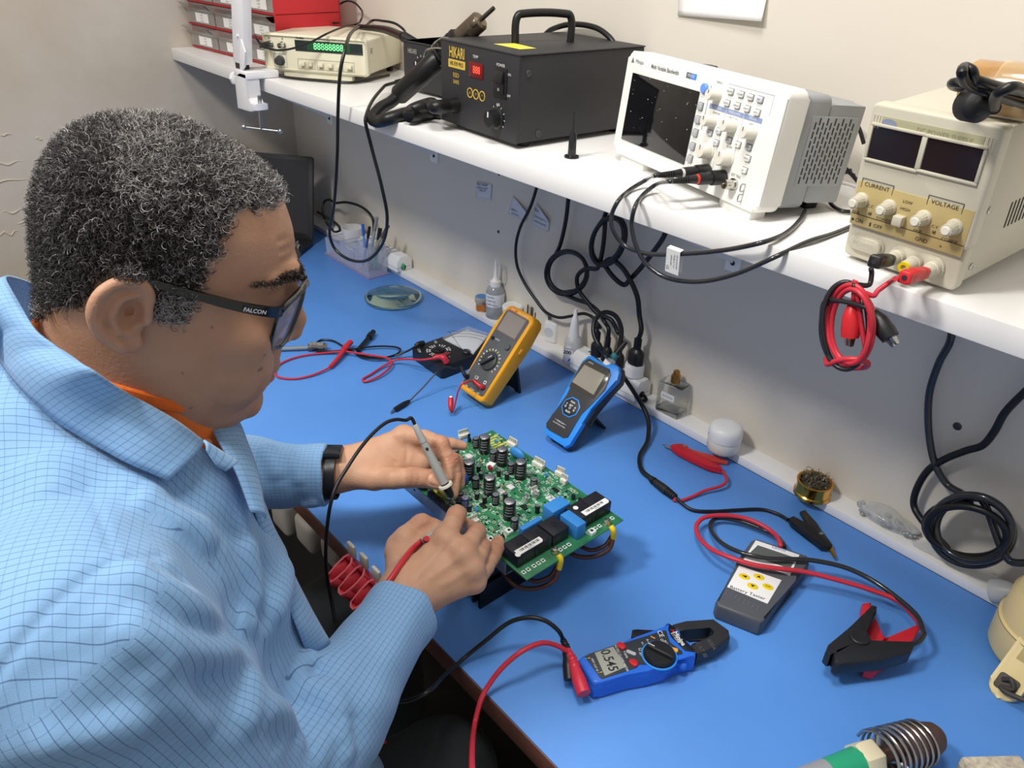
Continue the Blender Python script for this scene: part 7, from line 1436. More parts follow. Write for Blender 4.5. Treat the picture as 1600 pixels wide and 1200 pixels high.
tint = np.ones((len(V), 3)); tint[(np.abs(hq) < 150).all(1)] = (.80, .78, .78); soft = np.clip((hairmask(hx, hy, hz + 5) | hairmask(hx, hy - 5, hz)) & isH, 0, 1)
tint[HM] = (.16, .15, .15); lips = isH & (hy > 80) & (hx < 26) & (np.abs(hz + 81) < 9.5 - hx * .25); tint[lips] = (.66, .52, .54)
beard = isH & (hy > 20) & (hz < -58) & (hx < 60); tint[beard & ~lips] = (.73, .71, .73)
r3 = np.random.RandomState(4)
for k in range(9):     # moles and freckles on the cheek
    c = np.array([62, r3.uniform(5, 85), r3.uniform(-95, -10)]); rr = r3.uniform(.3, .7) if k else 1.3; dd = np.hypot(hq[:, 1] - c[1], hq[:, 2] - c[2]); tint[isH & (hq[:, 0] > 20) & (dd < rr + .5)] *= .55
for c, n, u, w, l in LH['nail'] + RH['nail']:
    q = V - c; v = np.cross(n, u); rho = (np.abs(q @ v / w) ** 3 + np.abs(q @ u / l) ** 3) ** (1 / 3); m = (rho < 1) & (np.abs(q @ n) < .006); tint[m] = (1.18, 1.12, 1.12); tint[(rho < 1) & (np.abs(q @ n) < .006) & (q @ u > l * .72)] = (1.35, 1.45, 1.5)
for Hd in (LH, RH):
    for F_, js in Hd['wr']:
        for j in js: J, r = F_[j]; dd = np.linalg.norm(V - J, axis=1); m = dd < r * 1.5; tint[m] *= np.array([.93, .84, .82])
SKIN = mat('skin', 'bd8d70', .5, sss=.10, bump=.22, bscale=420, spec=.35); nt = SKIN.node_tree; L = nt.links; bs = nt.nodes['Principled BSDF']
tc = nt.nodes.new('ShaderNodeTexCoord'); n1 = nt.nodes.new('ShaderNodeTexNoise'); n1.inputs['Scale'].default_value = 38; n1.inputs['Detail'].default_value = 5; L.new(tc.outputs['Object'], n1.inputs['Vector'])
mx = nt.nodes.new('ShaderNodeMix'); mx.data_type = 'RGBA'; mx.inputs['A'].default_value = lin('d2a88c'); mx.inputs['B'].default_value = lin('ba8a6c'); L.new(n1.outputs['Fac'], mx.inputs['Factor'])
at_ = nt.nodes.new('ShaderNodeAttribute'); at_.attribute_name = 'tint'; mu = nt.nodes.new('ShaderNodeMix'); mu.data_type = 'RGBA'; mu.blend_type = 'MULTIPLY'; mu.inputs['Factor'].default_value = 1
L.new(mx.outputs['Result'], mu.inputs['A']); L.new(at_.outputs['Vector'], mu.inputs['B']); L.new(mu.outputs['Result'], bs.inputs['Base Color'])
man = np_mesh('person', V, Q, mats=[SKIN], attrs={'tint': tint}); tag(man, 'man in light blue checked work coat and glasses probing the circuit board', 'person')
# --- hair: short curled strands
def strands(name, parent, roots, normals, tones, L0, curl, rad, npts=6, flow=None, grey=('1e1918', 'd0cbc8')):
    n = len(roots); rs = np.random.RandomState(12); P = np.zeros((n, npts, 3)); t1 = np.cross(normals, rs.normal(size=(n, 3))); t1 /= np.linalg.norm(t1, axis=1)[:, None]; t2 = np.cross(normals, t1)
    d = normals + rs.normal(size=(n, 3)) * .35 + (0 if flow is None else flow); d /= np.linalg.norm(d, axis=1)[:, None]; ph = rs.uniform(0, 6.28, n); Ls = L0 * rs.uniform(.65, 1.25, n); cr = curl * rs.uniform(.5, 1.4, n)
    for k in range(npts):
        s_ = k / (npts - 1); a = ph + s_ * 5.5; P[:, k] = roots + d * (Ls * s_ * .85)[:, None] + t1 * (cr * (np.cos(a) - np.cos(ph)))[:, None] + t2 * (cr * (np.sin(a) - np.sin(ph)))[:, None]
    cv = bpy.data.hair_curves.new(name); cv.add_curves([npts] * n); cv.attributes['position'].data.foreach_set('vector', P.astype(f32).ravel())
    ra = cv.attributes.get('radius') or cv.attributes.new('radius', 'FLOAT', 'POINT'); ra.data.foreach_set('value', (np.tile(np.linspace(1, .45, npts), n) * rad).astype(f32))
    cv.attributes.new('tone', 'FLOAT', 'CURVE').data.foreach_set('value', tones.astype(f32))
    m = bpy.data.materials.get('hair_' + name) or bpy.data.materials.new('hair_' + name); m.use_nodes = True; nt = m.node_tree; b = nt.nodes['Principled BSDF']; a = nt.nodes.new('ShaderNodeAttribute'); a.attribute_name = 'tone'
    mx = nt.nodes.new('ShaderNodeMix'); mx.data_type = 'RGBA'; mx.inputs['A'].default_value = lin(grey[0]); mx.inputs['B'].default_value = lin(grey[1]); nt.links.new(a.outputs['Fac'], mx.inputs['Factor']); nt.links.new(mx.outputs['Result'], b.inputs['Base Color']); b.inputs['Roughness'].default_value = .38
    cv.materials.append(m); o = bpy.data.objects.new(name, cv); COL.objects.link(o); o.parent = parent; return o
NRM = np.zeros((len(man.data.vertices), 3), f32); man.data.vertices.foreach_get('normal', NRM.ravel()) if 0 else None
buf = np.zeros(len(man.data.vertices) * 3, f32); man.data.vertex_normals.foreach_get('vector', buf); NRM = buf.reshape(-1, 3)
VV = np.zeros(len(man.data.vertices) * 3, f32); man.data.vertices.foreach_get('co', VV); VV = VV.reshape(-1, 3)
def pick(mask, n, seed):
    rs = np.random.RandomState(seed); ids = np.nonzero(mask)[0]; k = rs.choice(ids, n); return VV[k] + rs.normal(size=(n, 3)) * .0006 - NRM[k] * .0005, NRM[k].astype(float), k
NH = 34000; r_, n_, k_ = pick(HM, NH, 2); rs = np.random.RandomState(8)
q = hq[k_]; gp = np.clip(.05 + .0040 * np.clip(q[:, 1] + 25, 0, 110) + .0018 * np.clip(q[:, 2] - 20, 0, 90), .05, .62); gp[(q[:, 2] < 12) & (q[:, 1] > -2)] = .75; gp[(q[:, 2] < -45)] = .4
gp[np.hypot(q[:, 1] + 20, q[:, 2] - 88) < 22] = .5
tone = np.where(rs.rand(NH) < gp, rs.uniform(.25, .95, NH), rs.uniform(0, .08, NH)); strands('hair', man, r_, n_, tone, .0105, .0021, .00026, 7)['kind'] = 'stuff'
man.children[-1].pop('kind', None)
eb = isH & (hq[:, 0] > 0) & (hy > 40) & (np.abs(hz - (27 + .0 * hx - np.clip(hx - 40, 0, 30) * .25)) < 4.2) & (hx > 8) & (hx < 60)
for s_, nm in ((1, 0), (-1, 1)):
    m = isH & (hq[:, 0] * s_ > 8) & (hx < 60) & (hy > 40) & (np.abs(hz - (27.5 - np.clip(hx - 40, 0, 30) * .3)) < np.interp(hx, [8, 16, 45, 60], [3, 5, 4, 1.5])); r_, n_, k_ = pick(m, 900, 5 + nm)
    fl = np.tile((RV * s_ * 1.6 + UP * .3)[None], (900, 1)); strands('eyebrow', man, r_, n_, np.where(rs.rand(900) < .12, .6, .03), .0062, .0005, .00026, 5, fl * 1.6)
# fine dark hairs on the wrists
# --- glasses
GF = mat('glasses_frame_black', '141414', .18, coat=.5); GL_ = mat('glasses_lens', 'b9c6e8', .02, alpha=.38, spec=1.0, coat=1.0)
t = thing('glasses', 'black framed rectangular glasses worn by the man', 'glasses', Matrix.Translation(Vector(H0)))
hv = lambda x, y, z: Vector((np.array([x, y, z]) / 1000) @ HB)
FO = [(6, 107, 12), (30, 101, 14), (57, 87, 11), (62, 83, 4), (60, 82, -18), (52, 85, -32), (36, 94, -38), (20, 101, -34), (12, 105, -20), (8, 107, -3)]
for s_ in (1, -1):
    P = [hv(x * s_, y + 4, z) for x, y, z in FO]
    b = MB(); b.tube(P, .0021, GF, 8, 4, True, sx=.8); b.tube([hv(6 * s_, 111, 11), hv(30 * s_, 105, 14.5), hv(58 * s_, 92, 11.5), hv(66 * s_, 87, 8)], .0030, GF, 10, 5); part_label(b.build('rim', t), 'black rim') if 0 else b.build('rim', t)
    Qs = spline(P, 4, True); c = sum(Qs, Vector()) / len(Qs); bm = bmesh.new(); vs = [bm.verts.new(p) for p in Qs]; vc = bm.verts.new(c + hv(0, 2.5, 0))
    for i in range(len(vs)): bm.faces.new((vs[i], vs[(i + 1) % len(vs)], vc))
    me = bpy.data.meshes.new('lens'); bm.to_mesh(me); bm.free(); me.materials.append(GL_); o = bpy.data.objects.new('lens', me); COL.objects.link(o); o.parent = t; me.polygons.foreach_set('use_smooth', [True] * len(me.polygons)); md = o.modifiers.new('t', 'SOLIDIFY'); md.thickness = .0012
    b = MB(); TP_ = [hv(65 * s_, 89, 7.5), hv(71 * s_, 81, 7.5), hv(77.5 * s_, 55, 10), hv(80 * s_, 20, 14.5), hv(81 * s_, -8, 18), hv(80 * s_, -20, 15), hv(78 * s_, -34, 4)]
    rings = spline(TP_, 8); bm = bmesh.new(); pr = []
    for i, p in enumerate(rings):
        w_ = np.interp(i / len(rings), [0, .08, .5, 1], [4.6, 4.4, 3.2, 2.4]) / 1000; th_ = .0016; up = hv(0, 0, 1).normalized(); sd = Vector(RV)
        pr.append([bm.verts.new(p + up * a + sd * c) for a, c in ((w_, -th_), (w_, th_), (-w_, th_), (-w_, -th_))])
    for a, c in zip(pr, pr[1:]):
        for k in range(4): bm.faces.new((a[k], a[(k + 1) % 4], c[(k + 1) % 4], c[k]))
    bm.faces.new(pr[0][::-1]); bm.faces.new(pr[-1]); b.add(bm, GF); o = b.build('temple', t)
    if s_ == 1:
        c = MB(); pa, pb_ = hv(79.2, 60, 9.3), hv(75.2, 74, 8.0); M = FM((pa + pb_) / 2 + Vector(RV) * .0009, pb_ - pa, hv(0, 0, 1)); c.text('FALCON', 0, 0, 0, .0046, WPRINT, M=M, bold=.0001); part_label(c.build('lettering', o), 'small white lettering')
b = MB(); b.tube([hv(-8, 110.5, 9), hv(-3, 112.5, 9.5), hv(3, 112.5, 9.5), hv(8, 110.5, 9)], .0026, GF, 10); b.build('bridge', t)
b = MB(); b.ell(hv(13, 103, -14), (.003, .004, .006), mat('nose_pad', 'c9b48a', .2, alpha=.6)); b.build('nose_pad', t)
# --- light blue checked work coat
kf = lambda P: tr(P, 2.727, 0, 760)
CR = np.array(at(632, 954, .880)); CL_ = np.array(at(512, 742, .884))
CUR = (CR - ER) / np.linalg.norm(CR - ER); CUL = (CL_ - EL) / np.linalg.norm(CL_ - EL); RB = np.stack([RV, FV, ZV])
def coat0(P):
    d = ellip(P, NB + np.array([0, 0, -.20]) - FV * .035, (.185, .135, .29), RB)
    d = smin(d, cone(P, NB - ZV * .035 - FV * .02, SR - ZV * .004, .080, .080), .05); d = smin(d, cone(P, NB - ZV * .035 - FV * .02, SL - ZV * .004, .080, .076), .05)
    d = smin(d, cone(P, NB - FV * .05 - ZV * .02, NB - FV * .055 - ZV * .22, .085, .14), .05)
    d = smin(d, ellip(P, NB + FV * .045 - ZV * .20 + RV * .035, (.145, .112, .25), RB), .05)
    s = chain(P, [(SR, .083), (SR * .5 + ER * .5, .074), (ER, .062), (ER * .55 + CR * .45, .053), (CR, .0385), (CR + CUR * .02, .037)], .02); d = smin(d, s, .028)
    s = chain(P, [(SL, .080), (SL * .5 + EL * .5, .070), (EL, .060), (EL * .5 + CL_ * .5, .052), (CL_, .0395), (CL_ + CUL * .02, .0385)], .02); d = smin(d, s, .028)
    sk = cone(P, NB - ZV * .42 + RV * .05, np.array([-.535, .22, .645]), .125, .066); return smin(d, sk, .05)
def neck_open(P):
    a = hw(0, -22, -64); d = cone(P, a, NB + FV * .012 + ZV * .02, .062, .059); return smin(d, cone(P, hw(0, 30, -108), NB + FV * .07 - ZV * .03, .045, .045), .03)
def coat1(P):
    d = coat0(P); d = smax(d, -neck_open(P), .010)
    for c, u, r in ((CR, CUR, .0345), (CL_, CUL, .0355)):
        s_ = (P - c.astype(f32)) @ u.astype(f32); rr = np.linalg.norm(P - c.astype(f32) - s_[:, None] * u.astype(f32), axis=1); near = rr < .075
        d = np.where(near & (s_ > -.06), smax(d, s_, .003), d); d = np.where(near & (s_ > -.05), smax(d, -np.maximum(rr - r, -.028 - s_), .002), d)
    return d
def strip3(pts, f=coat0, n=3, off=0.0):
    o = []
    for x, y in pts:
        p = march(x, y, f)
        if p is not None:
            if o and np.linalg.norm(p - o[-1]) > .05:
                if len(o) > 2: break
                o = []
            o.append(p)
    return [np.array(v) for v in spline(o, n)] if len(o) > 1 else []
FOLDS = [   # pixel path, height, width
 ([(500, 320), (560, 370), (640, 425), (720, 465), (800, 505), (880, 545), (955, 590)], .012, .011), ([(600, 330), (700, 390), (820, 430), (960, 500)], -.006, .012),
 ([(470, 545), (540, 600), (620, 650), (700, 680), (800, 700), (900, 712), (985, 700), (1060, 750)], .015, .011), ([(700, 590), (800, 620), (880, 640), (960, 650), (1000, 660)], -.009, .013), ([(690, 730), (780, 790), (860, 830), (960, 850)], -.009, .018),
 ([(640, 700), (690, 800), (760, 900), (830, 1000), (900, 1080)], .008, .014), ([(300, 640), (360, 780), (420, 900), (430, 1050)], -.006, .025), ([(100, 1130), (250, 1090), (400, 1060), (560, 1020), (680, 1010)], .007, .012), ([(520, 1140), (700, 1120), (850, 1150)], -.006, .018),
 ([(1050, 770), (1085, 850), (1060, 960), (1010, 1060)], .008, .012),
 ([(1085, 965), (1150, 950), (1210, 985), (1250, 1060), (1260, 1140)], .011, .011), ([(1130, 1010), (1180, 1060), (1190, 1150)], -.008, .012),
 ([(1235, 860), (1270, 790), (1310, 745), (1380, 730)], .009, .010), ([(1290, 830), (1340, 790), (1390, 800)], -.007, .010), ([(1250, 900), (1340, 860), (1420, 920), (1450, 1010)], .008, .011),
 ([(1470, 970), (1460, 1060), (1480, 1110), (1440, 1190)], .009, .009), ([(1500, 960), (1510, 1040), (1520, 1130)], -.006, .010), ([(1400, 1040), (1380, 1120), (1330, 1190)], .007, .012),
 ([(555, 20), (640, 70), (750, 140), (850, 200), (940, 255)], .011, .012), ([(580, 60), (650, 110), (760, 190), (860, 240)], -.006, .010), ([(700, 0), (820, 60), (950, 140), (1040, 220)], -.006, .016),
 ([(1040, 180), (1060, 300), (1085, 420), (1080, 560)], .009, .011), ([(1120, 240), (1130, 380), (1110, 520), (1090, 640)], -.007, .014), ([(1215, 300), (1200, 450), (1150, 600), (1090, 760)], .010, .014), ([(1000, 560), (1050, 580), (1080, 540)], .007, .010),
 ([(150, -150), (200, -60), (230, 60), (240, 200)], .004, .02), ([(60, -100), (120, 60), (150, 260)], -.004, .025), ([(300, -60), (330, 60), (350, 200)], -.003, .015)]
FOLDS = [(kf(p), a, w) for p, a, w in FOLDS]
k37 = lambda P: tr(P, 3.75, 460, 640)
FOLDS += [(k37([(-60, 230), (-20, 300), (20, 380), (30, 460)]), .006, .009), (k37([(-220, 220), (-160, 250), (-110, 330), (-90, 430)]), .009, .012), (k37([(30, 560), (90, 560), (150, 540)]), .006, .008)]
SEAMS = [(kf([(-30, 830), (60, 710), (160, 585), (230, 505), (300, 445), (400, 365), (495, 318)]), .0034, .0032), (kf([(380, -5), (410, 80), (440, 160), (470, 240), (495, 318)]), .0026, .0028), (kf([(495, 318), (600, 302), (700, 290), (830, 282), (955, 293)]), .0030, .0028)]
FP3 = [(strip3(p), a, w) for p, a, w in FOLDS]; SP3 = [(strip3(p, n=4), a, w) for p, a, w in SEAMS]
FP3 = [(np.array(p, f32), a, w) for p, a, w in FP3 if len(p) > 2]; SP3 = [(np.array(p, f32), a, w) for p, a, w in SP3 if len(p) > 2]
def coat_f(P):
    d = coat1(P); near = np.abs(d) < .035
    if near.any():
        Q_ = P[near]; e = np.zeros(len(Q_), f32); g_ = np.zeros(len(Q_), f32)
        for L_, a, w in FP3:
            lo, hi = L_.min(0) - 3 * w, L_.max(0) + 3 * w; m = ((Q_ > lo) & (Q_ < hi)).all(1)
            if m.any(): dd, tt = pdist(Q_[m], L_); e[m] += (1.35 * a if a > 0 else .5 * a) * np.exp(-(dd / w) ** 2) * np.clip(np.sin(np.pi * np.clip(tt, .04, .96)) * 1.6, 0, 1)
        for L_, a, w in SP3:
            lo, hi = L_.min(0) - 3 * w, L_.max(0) + 3 * w; m = ((Q_ > lo) & (Q_ < hi)).all(1)
            if m.any(): dd, tt = pdist(Q_[m], L_); g_[m] = np.minimum(g_[m], -.7 * a * np.exp(-(dd / w) ** 2))
        e += g_; x, y, z = Q_.T; e += .0016 * np.sin(x * 47 + y * 31 + 3 * np.sin(z * 23)) * np.sin(z * 39 - y * 27 + 2 * np.sin(x * 19)) + .0008 * np.sin(x * 95 - z * 71 + 2 * np.sin(y * 40))
        d[near] -= e
    return d
HH = .0026
VC, QC = surface(coat_f, [(np.array([-1.06, -.24, .50]), np.array([-.28, .46, 1.24]))], HH, 2.2); VC = relax(VC, QC, 2, .4)
# cloth coordinates: around and along each limb
def limb(P, a, b):
    u = (b - a) / np.linalg.norm(b - a); r_ = np.cross(u, [0, 0, 1.]); r_ = r_ / np.linalg.norm(r_); w_ = np.cross(u, r_); q = P - a; s_ = q @ u; y = q @ r_; z = q @ w_; return np.arctan2(z, y), s_, np.hypot(y, z)
def fab_uv(P):
    q = P - NB; x = q @ RV; y = q @ FV; uv = np.stack([x + .12 * q[:, 2], np.arctan2(q[:, 2] + .22, -y + .02) * .24], 1)
    for S_, E_, C_ in ((SR, ER, CR), (SL, EL, CL_)):
        side = np.sign((S_ - NB) @ RV); off = (P - NB) @ RV * side
        a1, s1, r1 = limb(P, S_, E_); a2, s2, r2 = limb(P, E_, C_); L1 = np.linalg.norm(E_ - S_)
        fore = (r2 < .085) & (s2 > -.02) & (s2 < .40) & ((r2 < r1) | (s1 > L1)); up = (r1 < .105) & (s1 > -.03) & (off > .125) & ~fore
        uv[up] = np.stack([a1 * .075, s1], 1)[up]; uv[fore] = np.stack([a2 * .05, s2 + L1], 1)[fore]
    return uv
uv = fab_uv(VC); CM = bpy.data.materials.new('checked_cloth'); CM.use_nodes = True; nt = CM.node_tree; L = nt.links; bs = nt.nodes['Principled BSDF']; bs.inputs['Roughness'].default_value = .75; bs.inputs['Specular IOR Level'].default_value = .25; bs.inputs['Sheen Weight'].default_value = .15
def nd(ty, **k):
    n = nt.nodes.new(ty)
    for a, v in k.items(): setattr(n, a, v)
    return n
at_ = nd('ShaderNodeAttribute'); at_.attribute_name = 'fab'; sep = nd('ShaderNodeSeparateXYZ'); L.new(at_.outputs['Vector'], sep.inputs[0])
def lines(sock, period, width):
    m1 = nd('ShaderNodeMath', operation='DIVIDE'); L.new(sock, m1.inputs[0]); m1.inputs[1].default_value = period; m2 = nd('ShaderNodeMath', operation='FRACT'); L.new(m1.outputs[0], m2.inputs[0]); m3 = nd('ShaderNodeMath', operation='SUBTRACT'); L.new(m2.outputs[0], m3.inputs[0]); m3.inputs[1].default_value = .5
    m4 = nd('ShaderNodeMath', operation='ABSOLUTE'); L.new(m3.outputs[0], m4.inputs[0]); mr = nd('ShaderNodeMapRange'); L.new(m4.outputs[0], mr.inputs['Value']); mr.inputs['From Min'].default_value = width / period; mr.inputs['From Max'].default_value = width / period * .35; return mr.outputs['Result']
l1 = lines(sep.outputs['X'], .0058, .00036); l2 = lines(sep.outputs['Y'], .0060, .00034)
b0, ln, l_ = lin('85add4'), lin('405a84'), lin('6f97c4'); tcx = nd('ShaderNodeTexCoord'); nz = nd('ShaderNodeTexNoise'); nz.inputs['Scale'].default_value = 900; L.new(tcx.outputs['Object'], nz.inputs['Vector'])
def mixc(f_, a, c, k=1.0):
    m = nd('ShaderNodeMix', data_type='RGBA'); mm = nd('ShaderNodeMath', operation='MULTIPLY'); L.new(f_, mm.inputs[0]); mm.inputs[1].default_value = k; L.new(mm.outputs[0], m.inputs['Factor'])
    if isinstance(a, tuple): m.inputs['A'].default_value = a
    else: L.new(a, m.inputs['A'])
    m.inputs['B'].default_value = c; return m.outputs['Result']
c1 = mixc(nz.outputs['Fac'], b0, lin('709ccc'), .5); c2 = mixc(l2, c1, ln, .38); c3 = mixc(l1, c2, ln, .75); L.new(c3, bs.inputs['Base Color'])
bp_ = nd('ShaderNodeBump'); bp_.inputs['Strength'].default_value = .12; bp_.inputs['Distance'].default_value = .001; L.new(nz.outputs['Fac'], bp_.inputs['Height']); L.new(bp_.outputs['Normal'], bs.inputs['Normal'])
coat = np_mesh('work_coat', VC, QC, man, [CM], {'fab': np.concatenate([uv, uv[:, :1] * 0], 1)})
# stitched double seams as raised threads
# --- sheets: collar, lapels, polo collar, front edge
def sheet3(name, A, B, parent, m, nu=40, nv=8, bulge=.006, thick=.0016, uvs=(1, 1), center=None, closed=False):
    A_, B_ = [np.array(v) for v in spline(A, 8)], [np.array(v) for v in spline(B, 8)]
    def rs_(L_, n):
        L_ = np.array(L_); s_ = np.concatenate([[0], np.cumsum(np.linalg.norm(np.diff(L_, axis=0), axis=1))]); t_ = np.linspace(0, s_[-1], n); return np.stack([np.interp(t_, s_, L_[:, k]) for k in range(3)], 1), s_[-1]
    A_, la = rs_(A_, nu); B_, lb = rs_(B_, nu); V_, U_ = [], []
    for j in range(nv):
        t_ = j / (nv - 1); row = A_ * (1 - t_) + B_ * t_
        if bulge:
            c = NB if center is None else center; o = row - c; o[:, 2] *= .3; o /= np.linalg.norm(o, axis=1)[:, None]; row = row + (o + np.array([0, 0, .6])) * (bulge * math.sin(math.pi * t_))
        V_.append(row); U_.append(np.stack([np.linspace(0, lb, nu), np.full(nu, t_ * np.linalg.norm(A_ - B_, axis=1).mean())], 1))
    V_ = np.concatenate(V_); U_ = np.concatenate(U_); q = np.array([[j * nu + i, j * nu + i + 1, (j + 1) * nu + i + 1, (j + 1) * nu + i] for j in range(nv - 1) for i in range(nu - 1)])
    o = np_mesh(name, V_, q, parent, [m], {'fab': np.concatenate([U_, U_[:, :1] * 0], 1)}); md = o.modifiers.new('thickness', 'SOLIDIFY'); md.thickness = thick; md.offset = 0; return o
def on(f, pts, off): return [march(x, y, f, off=off) for x, y in pts]
nk = lambda P: smin(cull(P, *HBX, head_f), neck_f(P), .018)
inn = [(57, 517), (75, 532), (100, 549), (140, 576), (180, 603), (215, 623), (247, 641), (280, 661), (318, 690)]
out = [(-6, 556), (18, 588), (40, 614), (65, 638), (93, 661), (120, 678), (147, 694), (200, 724), (263, 751)]
Ain = on(nk, inn, .013); Bout = on(coat0, out, .006); mn = lambda L_: [p for p in L_ if p is not None]
zin = [np.linalg.norm(p - CAM) if p is not None else None for p in Ain]
Ain = mn(Ain); Bout = mn(Bout)
# continue round the back of the neck as the standing back collar
bk = [dep(x, y, z_) for x, y, z_ in ((85, 470, .72), (66, 452, .71), (46, 441, .69), (26, 434, .66), (10, 433, .63), (18, 453, .60), (36, 484, .585))]; bo = [dep(x, y, z_) for x, y, z_ in ((85, 530, .73), (66, 525, .72), (40, 520, .70), (10, 515, .67), (-25, 505, .64), (-32, 515, .605), (-22, 538, .585))]
Ain = [np.array(v) for v in bk] + Ain; Bout = [np.array(v) for v in bo] + Bout
sheet3('collar', Ain, Bout, coat, CM, 90, 9, .007, .0022)
# far lapel, seen beyond the chin
far = [dep(x, y, z_) for x, y, z_ in ((296, 640, .655), (318, 650, .66), (342, 690, .64), (368, 735, .63), (392, 800, .63))]; fo = [dep(x, y, z_) for x, y, z_ in ((330, 636, .70), (366, 650, .70), (386, 692, .69), (404, 745, .67), (415, 810, .65))]
sheet3('lapel', far, fo, coat, CM, 30, 6, .004, .002)
lp = [dep(x, y, z_) for x, y, z_ in ((318, 688, .585), (345, 705, .60), (372, 722, .612))]; lo = [dep(x, y, z_) for x, y, z_ in ((322, 704, .582), (340, 728, .588), (352, 736, .595))]
sheet3('lapel', lp, lo, coat, CM, 20, 5, .002, .002)
# front edge of the coat hanging open
fa3 = [dep(x, y, z_) for x, y, z_ in ((392, 770, .66), (408, 830, .68), (436, 895, .70), (452, 950, .71), (466, 985, .715), (480, 1024, .745))]; fb3 = [dep(x, y, z_) for x, y, z_ in ((404, 775, .70), (432, 840, .73), (462, 905, .75), (480, 940, .76), (499, 975, .765), (516, 1004, .775))]
sheet3('front_edge', fa3, fb3, coat, CM, 30, 6, .004, .002, center=NB - ZV * .2)
b = MB(); pk = dep(597, 1178, .93); b.lathe([(.0065, 0), (.0065, .002), (.0045, .003), (.004, .002)], mat('coat_button', '7f93b0', .3), 18, Matrix.Translation(pk) @ (Vector(CAM) - pk).to_track_quat('Z', 'Y').to_matrix().to_4x4())
b.M = I4; pk = march(600, 1180, coat0)
if pk is not None: b.b.free(); b = MB(); b.lathe([(.0065, 0), (.0065, .002), (.0045, .003), (.004, .002)], mat('coat_button', '7f93b0', .3), 18, Matrix.Translation(Vector(pk)) @ (Vector(CAM) - Vector(pk)).to_track_quat('Z', 'Y').to_matrix().to_4x4()); b.build('button', coat)
# --- orange polo shirt
OR = mat('orange_knit', 'e8732a', .8, bump=.3, bscale=300)
pA, pB = march(180, 599, nk), march(292, 622, nk); mir = lambda p: p - RV * (2 * ((p - H0) @ RV)); pC = mir(pA); pn = np.cross(pB - pA, pC - pA); pn = pn / np.linalg.norm(pn) * (1 if np.cross(pB - pA, pC - pA)[2] > 0 else -1)
def polo_f(P):
    d = neck_f(P) - .0075; d = smin(d, cone(P, NB + FV * .02 - ZV * .02, NB + FV * .03 - ZV * .12, .06, .07), .02)
    d = smin(d, ellip(P, NB + np.array([0, 0, -.18]) - FV * .01, (.13, .085, .16), RB), .03)
    return smax(d, (P - pA.astype(f32)) @ pn.astype(f32), .002)
VP_, QP_ = surface(polo_f, [(NB - .24, NB + .16)], .003, 2.2); polo = np_mesh('polo_shirt', relax(VP_, QP_, 1, .4), QP_, man, [OR])
b = MB()      # knitted ribs of the collar edge
top = [march(x, y, polo_f) for x, y in spline([(183, 608, 0), (205, 614, 0), (232, 621, 0), (262, 628, 0), (289, 632, 0)], 9)] if 0 else []
for v in spline([(181, 604, 0), (205, 611, 0), (232, 617.5, 0), (262, 623.5, 0), (289, 626.5, 0)], 11):
    a, c = march(v.x, v.y, polo_f), march(v.x - 1, v.y + 17, polo_f)
    if a is not None and c is not None: dv = (Vector(CAM) - Vector(a)).normalized() * .0008; b.tube([Vector(a) + dv, Vector(a * .5 + c * .5) + dv * 1.4, Vector(c) + dv], .0011, OR, 5, 2)
b.build('collar_rib', polo)
pk2 = march(324, 692, polo_f); pk2 = Vector(pk2) if pk2 is not None else dep(324, 690, .598)
b = MB(); b.lathe([(.004, 0), (.004, .0015), (.0028, .0022)], mat('polo_button', 'd98a55', .35), 14, Matrix.Translation(pk2) @ (Vector(CAM) - pk2).to_track_quat('Z', 'Y').to_matrix().to_4x4()); b.build('button', polo)
# --- dark trousers, boots and stool
TR = mat('dark_trousers', '23282a', .85, bump=.2, bscale=150)
hipc = NB - ZV * .56 - FV * .06
HPR, HPL = hipc + RV * .10, hipc - RV * .10; KR, KL = np.array([-.50, .36, .585]), np.array([-.84, .47, .585]); AR, AL = KR + np.array([.0, .04, -.50]), KL + np.array([.02, .03, -.50])
def tr_f(P): 
    d = smin(chain(P, [(HPR, .10), (KR, .068), (AR, .05)], .02), chain(P, [(HPL, .10), (KL, .068), (AL, .05)], .02), .03); return smin(d, ellip(P, hipc, (.17, .13, .12), RB), .04)
VT, QT = surface(tr_f, [(np.array([-1.0, -.25, .0]), np.array([-.3, .62, .8]))], .008, 2.0); np_mesh('trousers', VT, QT, man, [TR])
for a in (AR, AL):
    b = MB(); dv = Vector((.15, .98, 0)); c = Vector((a[0], a[1], 0)); b.ell((0, 0, 0), (.045, .13, .05), BLACK, M=Matrix.Translation(c + dv * .06 + Vector((0, 0, .055))) @ Rz(-.15)); b.box(-.045, .045, -.07, .19, 0, .02, BLACKM, .01, M=Matrix.Translation(c) @ Rz(-.15)); b.cyl(c + Vector((0, 0, .04)), c + Vector((0, 0, .12)), .05, .052, BLACK, 16); b.build('shoe', man)
t = thing('stool', 'dark padded work stool under the seated man', 'stool', T(hipc[0], hipc[1], 0))
zs = hipc[2] - .125
shape(t, 'seat', lambda b: b.lathe([(.17, zs - .05), (.185, zs - .04), (.185, zs - .01), (.16, zs), (0, zs)], BLACKM, 28, cap=True)); shape(t, 'column', lambda b: b.cyl((0, 0, .08), (0, 0, zs - .04), .025, None, STEEL, 16))
for k in range(5): shape(t, 'leg', lambda b: b.tube([(0, 0, .10), (.13 * math.cos(k * 1.257), .13 * math.sin(k * 1.257), .075), (.26 * math.cos(k * 1.257), .26 * math.sin(k * 1.257), .02)], .018, BLACK, 8))
